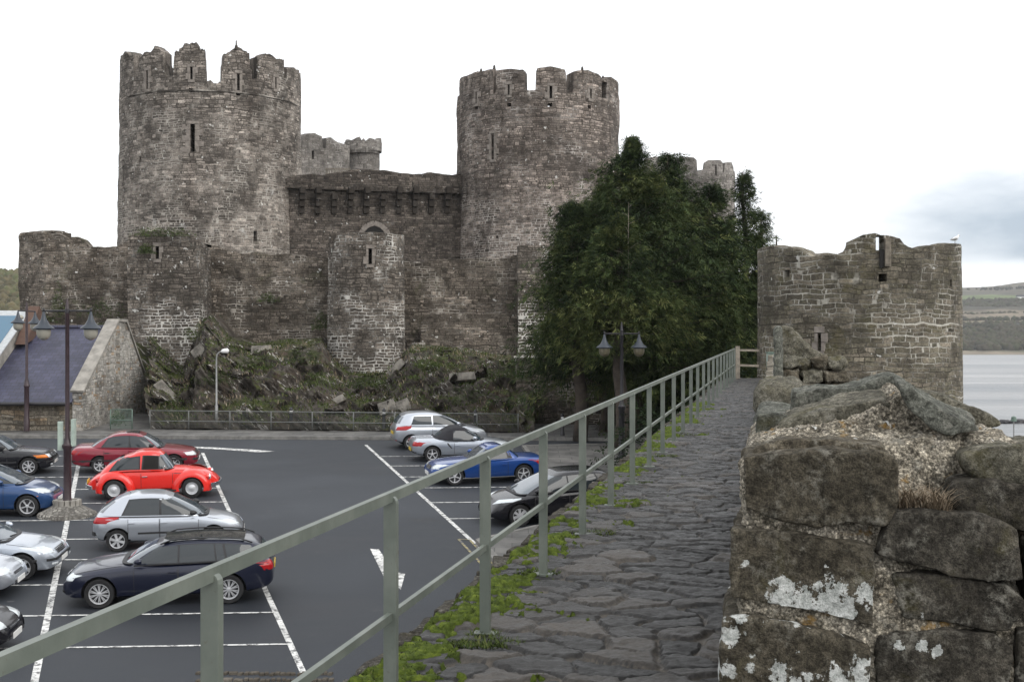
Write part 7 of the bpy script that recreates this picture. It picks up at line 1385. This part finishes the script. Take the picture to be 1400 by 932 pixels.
t8 = [o for o in bpy.data.objects if o.name.startswith('conifer_tree')][-1]; o = b.build('bare_leader', TWIG, t8, True); o.matrix_parent_inverse = Matrix.Translation(-t8.location)
tree_at(828, 57.5, 246, 66, 'dark conifer filling the space between the lower left one and the tallest', 9, nlimb=240, nsp=46, lobes=0.6, prof=1.15, bot=0.2, tonec=0.5)
# dark undergrowth at the foot of the wall
def bush(c, rx, ry, rz_, n, label, cat, mat, seed, size=0.22, name='shrub', group=None, tone=0.4, drp=0.2, nl=4, wid=0.2, twigs=True):
    r = np.random.default_rng(seed); e = empty(name, c, label, cat, group); d = r.normal(size=(n, 3)); d /= np.linalg.norm(d, axis=1)[:, None]; d[:, 2] = np.abs(d[:, 2]); rr_ = r.random(n) ** 0.4 * (1 + 0.35 * fbm(d * 2 + seed, 1.2, 3, seed)); P = d * rr_[:, None] * np.array([rx, ry, rz_]); tn = tone + 0.25 * fbm(P + seed, 1.5, 2, 3)
    spray_mesh('foliage', P, d + r.normal(size=(n, 3)) * 0.4, size * r.uniform(0.6, 1.2, n), tn, mat, e, nl, seed, drp, wid)
    if twigs:
        b = MB()
        for k in range(6): q = d[k] * np.array([rx, ry, rz_]) * 0.8; b.tube([(0, 0, 0), tuple(q * 0.5 + np.array([0, 0, 0.05])), tuple(q)], [0.03, 0.02, 0.006], 5)
        b.build('stem', BARK, e)
    return e
for k, (u, v, Y, rx, ry, rz_, n, lb) in enumerate(((905, 610, 33, 1.0, 1.8, 1.5, 900, 'dark shrub between the wall and the black car, nearest the camera'), (940, 575, 39, 1.6, 1.8, 2.0, 1100, 'dark shrub against the wall below the middle of the railing'), (985, 545, 46, 1.8, 2.2, 2.4, 1200, 'dark shrub under the conifers near the far end of the railing'), (1015, 525, 49, 2.0, 1.6, 2.4, 1100, 'dark shrub filling the gap behind the timber barrier'), (888, 560, 47, 1.8, 1.5, 1.5, 900, 'dark shrub at the foot of the hidden lamp post'))):
    p = at(u, v, Y); p.z = gz(Y); bush(p, rx, ry, rz_ + 0.8, n, lb, 'shrub', LEAF, 40 + k, 0.3, 'shrub', 'dark shrubs below the wall', 0.25)
# plants on the walls and rock
for k, (u, v, Y, rx, rz_, n, lb) in enumerate(((222, 322, 73.6, 1.9, 0.45, 420, 'green fringe of plants along the top of the limewashed corner turret'), (200, 346, 73.75, 0.5, 0.5, 220, 'bright green plant on the corner turret beside its slit'), (80, 430, 77.8, 0.35, 2.0, 260, 'tall thin ivy strand on the low castle wall behind the slate roof'), (60, 440, 77.6, 1.2, 0.5, 220, 'low ivy behind the upper left of the slate roof'), (140, 432, 76.0, 1.5, 1.0, 380, 'brown green bush behind the house chimney gable'), (440, 450, 74.6, 0.6, 1.0, 320, 'dark green plant beside the round barbican turret, left side'), (365, 412, 76.6, 0.7, 0.5, 200, 'small plant on a ledge of the barbican wall'), (690, 585, 58.6, 0.7, 0.8, 260, 'green bush behind the fence at its right end'), (670, 580, 59.0, 0.5, 0.9, 240, 'green bush behind the fence beside the bollard'), (715, 515, 60.9, 0.5, 1.6, 280, 'green climber at the left corner of the retaining wall'), (160, 580, 58.2, 0.35, 0.6, 120, 'dark plant growing by the green mesh gate'))):
    p = at(u, v, Y); bush(p, rx, 0.35, rz_, n, lb, 'plant', IVY, 60 + k, 0.16, 'wall_plant', 'plants on the castle walls and rock', 0.62 if k in (0, 1, 2, 7, 8) else 0.42, 0.3, 4, 0.22, False)
for k, (u, v, rx, rz_, n, lb) in enumerate(((260, 455, 0.8, 0.7, 240, 'green clump on the rock just right of the limewashed corner turret'), (300, 520, 0.9, 0.6, 260, 'dark green clump on the rock behind the street light'), (350, 500, 1.0, 0.6, 280, 'green clump low on the rock below the highest pale slab'), (410, 490, 1.1, 0.7, 300, 'broad green clump on the rock left of the round barbican turret'), (435, 520, 0.8, 0.6, 240, 'mossy green clump under the left side of the round barbican turret'), (500, 525, 1.2, 0.5, 300, 'low green growth on the rock at the foot of the round barbican turret'), (590, 500, 1.0, 0.7, 280, 'brown green clump on the rock right of the propped slab'), (640, 545, 0.8, 0.8, 240, 'green clump on the rock above the silver three door hatchback'), (235, 560, 0.7, 0.7, 220, 'dark plant at the foot of the rock beside the house gable'), (690, 510, 0.9, 1.0, 280, 'dark growth in the corner between the rock and the retaining wall'))):
    bush(rock_at(u, v), rx, 0.4, rz_, n, lb, 'plant', GRASSB if k % 2 == 0 else IVY, 90 + k, 0.2, 'rock_plant', 'plants growing on the rock', 0.4 if k % 2 == 0 else 0.35, 0.5, 4, 0.12, False)
# turf on the rock
r = np.random.default_rng(21); nr = np.empty(len(rock_me.vertices) * 3, dtype=np.float32); rock_me.vertices.foreach_get('normal', nr); nr = nr.reshape(-1, 3); gk = fbm(ROCKP, 0.45, 4, 77) * 1.3 + 0.9 * (nr[:, 2] - 0.62); c = np.where((gk > 0.02) & (rpv > 425) & (ROCKP[:, 1] < 74))[0]; c = r.choice(c, min(len(c), 3200), replace=False); idx = np.repeat(c, 4); PP = ROCKP[idx] + r.normal(size=(len(idx), 3)) * np.array([0.12, 0.1, 0.03])
o = blades('grass', PP, r.uniform(0.05, 0.16, len(idx)), 0.04, GRASSB, None, 0.9, 22, lean=(0, -0.35, 0)); setp(o, kind='stuff')
c = np.where((gk < 0.12) & (gk > -0.2) & (rpv > 440) & (ROCKP[:, 1] < 73))[0]; c = r.choice(c, min(len(c), 900), replace=False); idx = np.repeat(c, 3); PP = ROCKP[idx] + r.normal(size=(len(idx), 3)) * 0.12
o = blades('grass', PP, r.uniform(0.10, 0.28, len(idx)), 0.03, DRYB, None, 1.0, 23, lean=(0, -0.3, 0)); setp(o, kind='stuff')
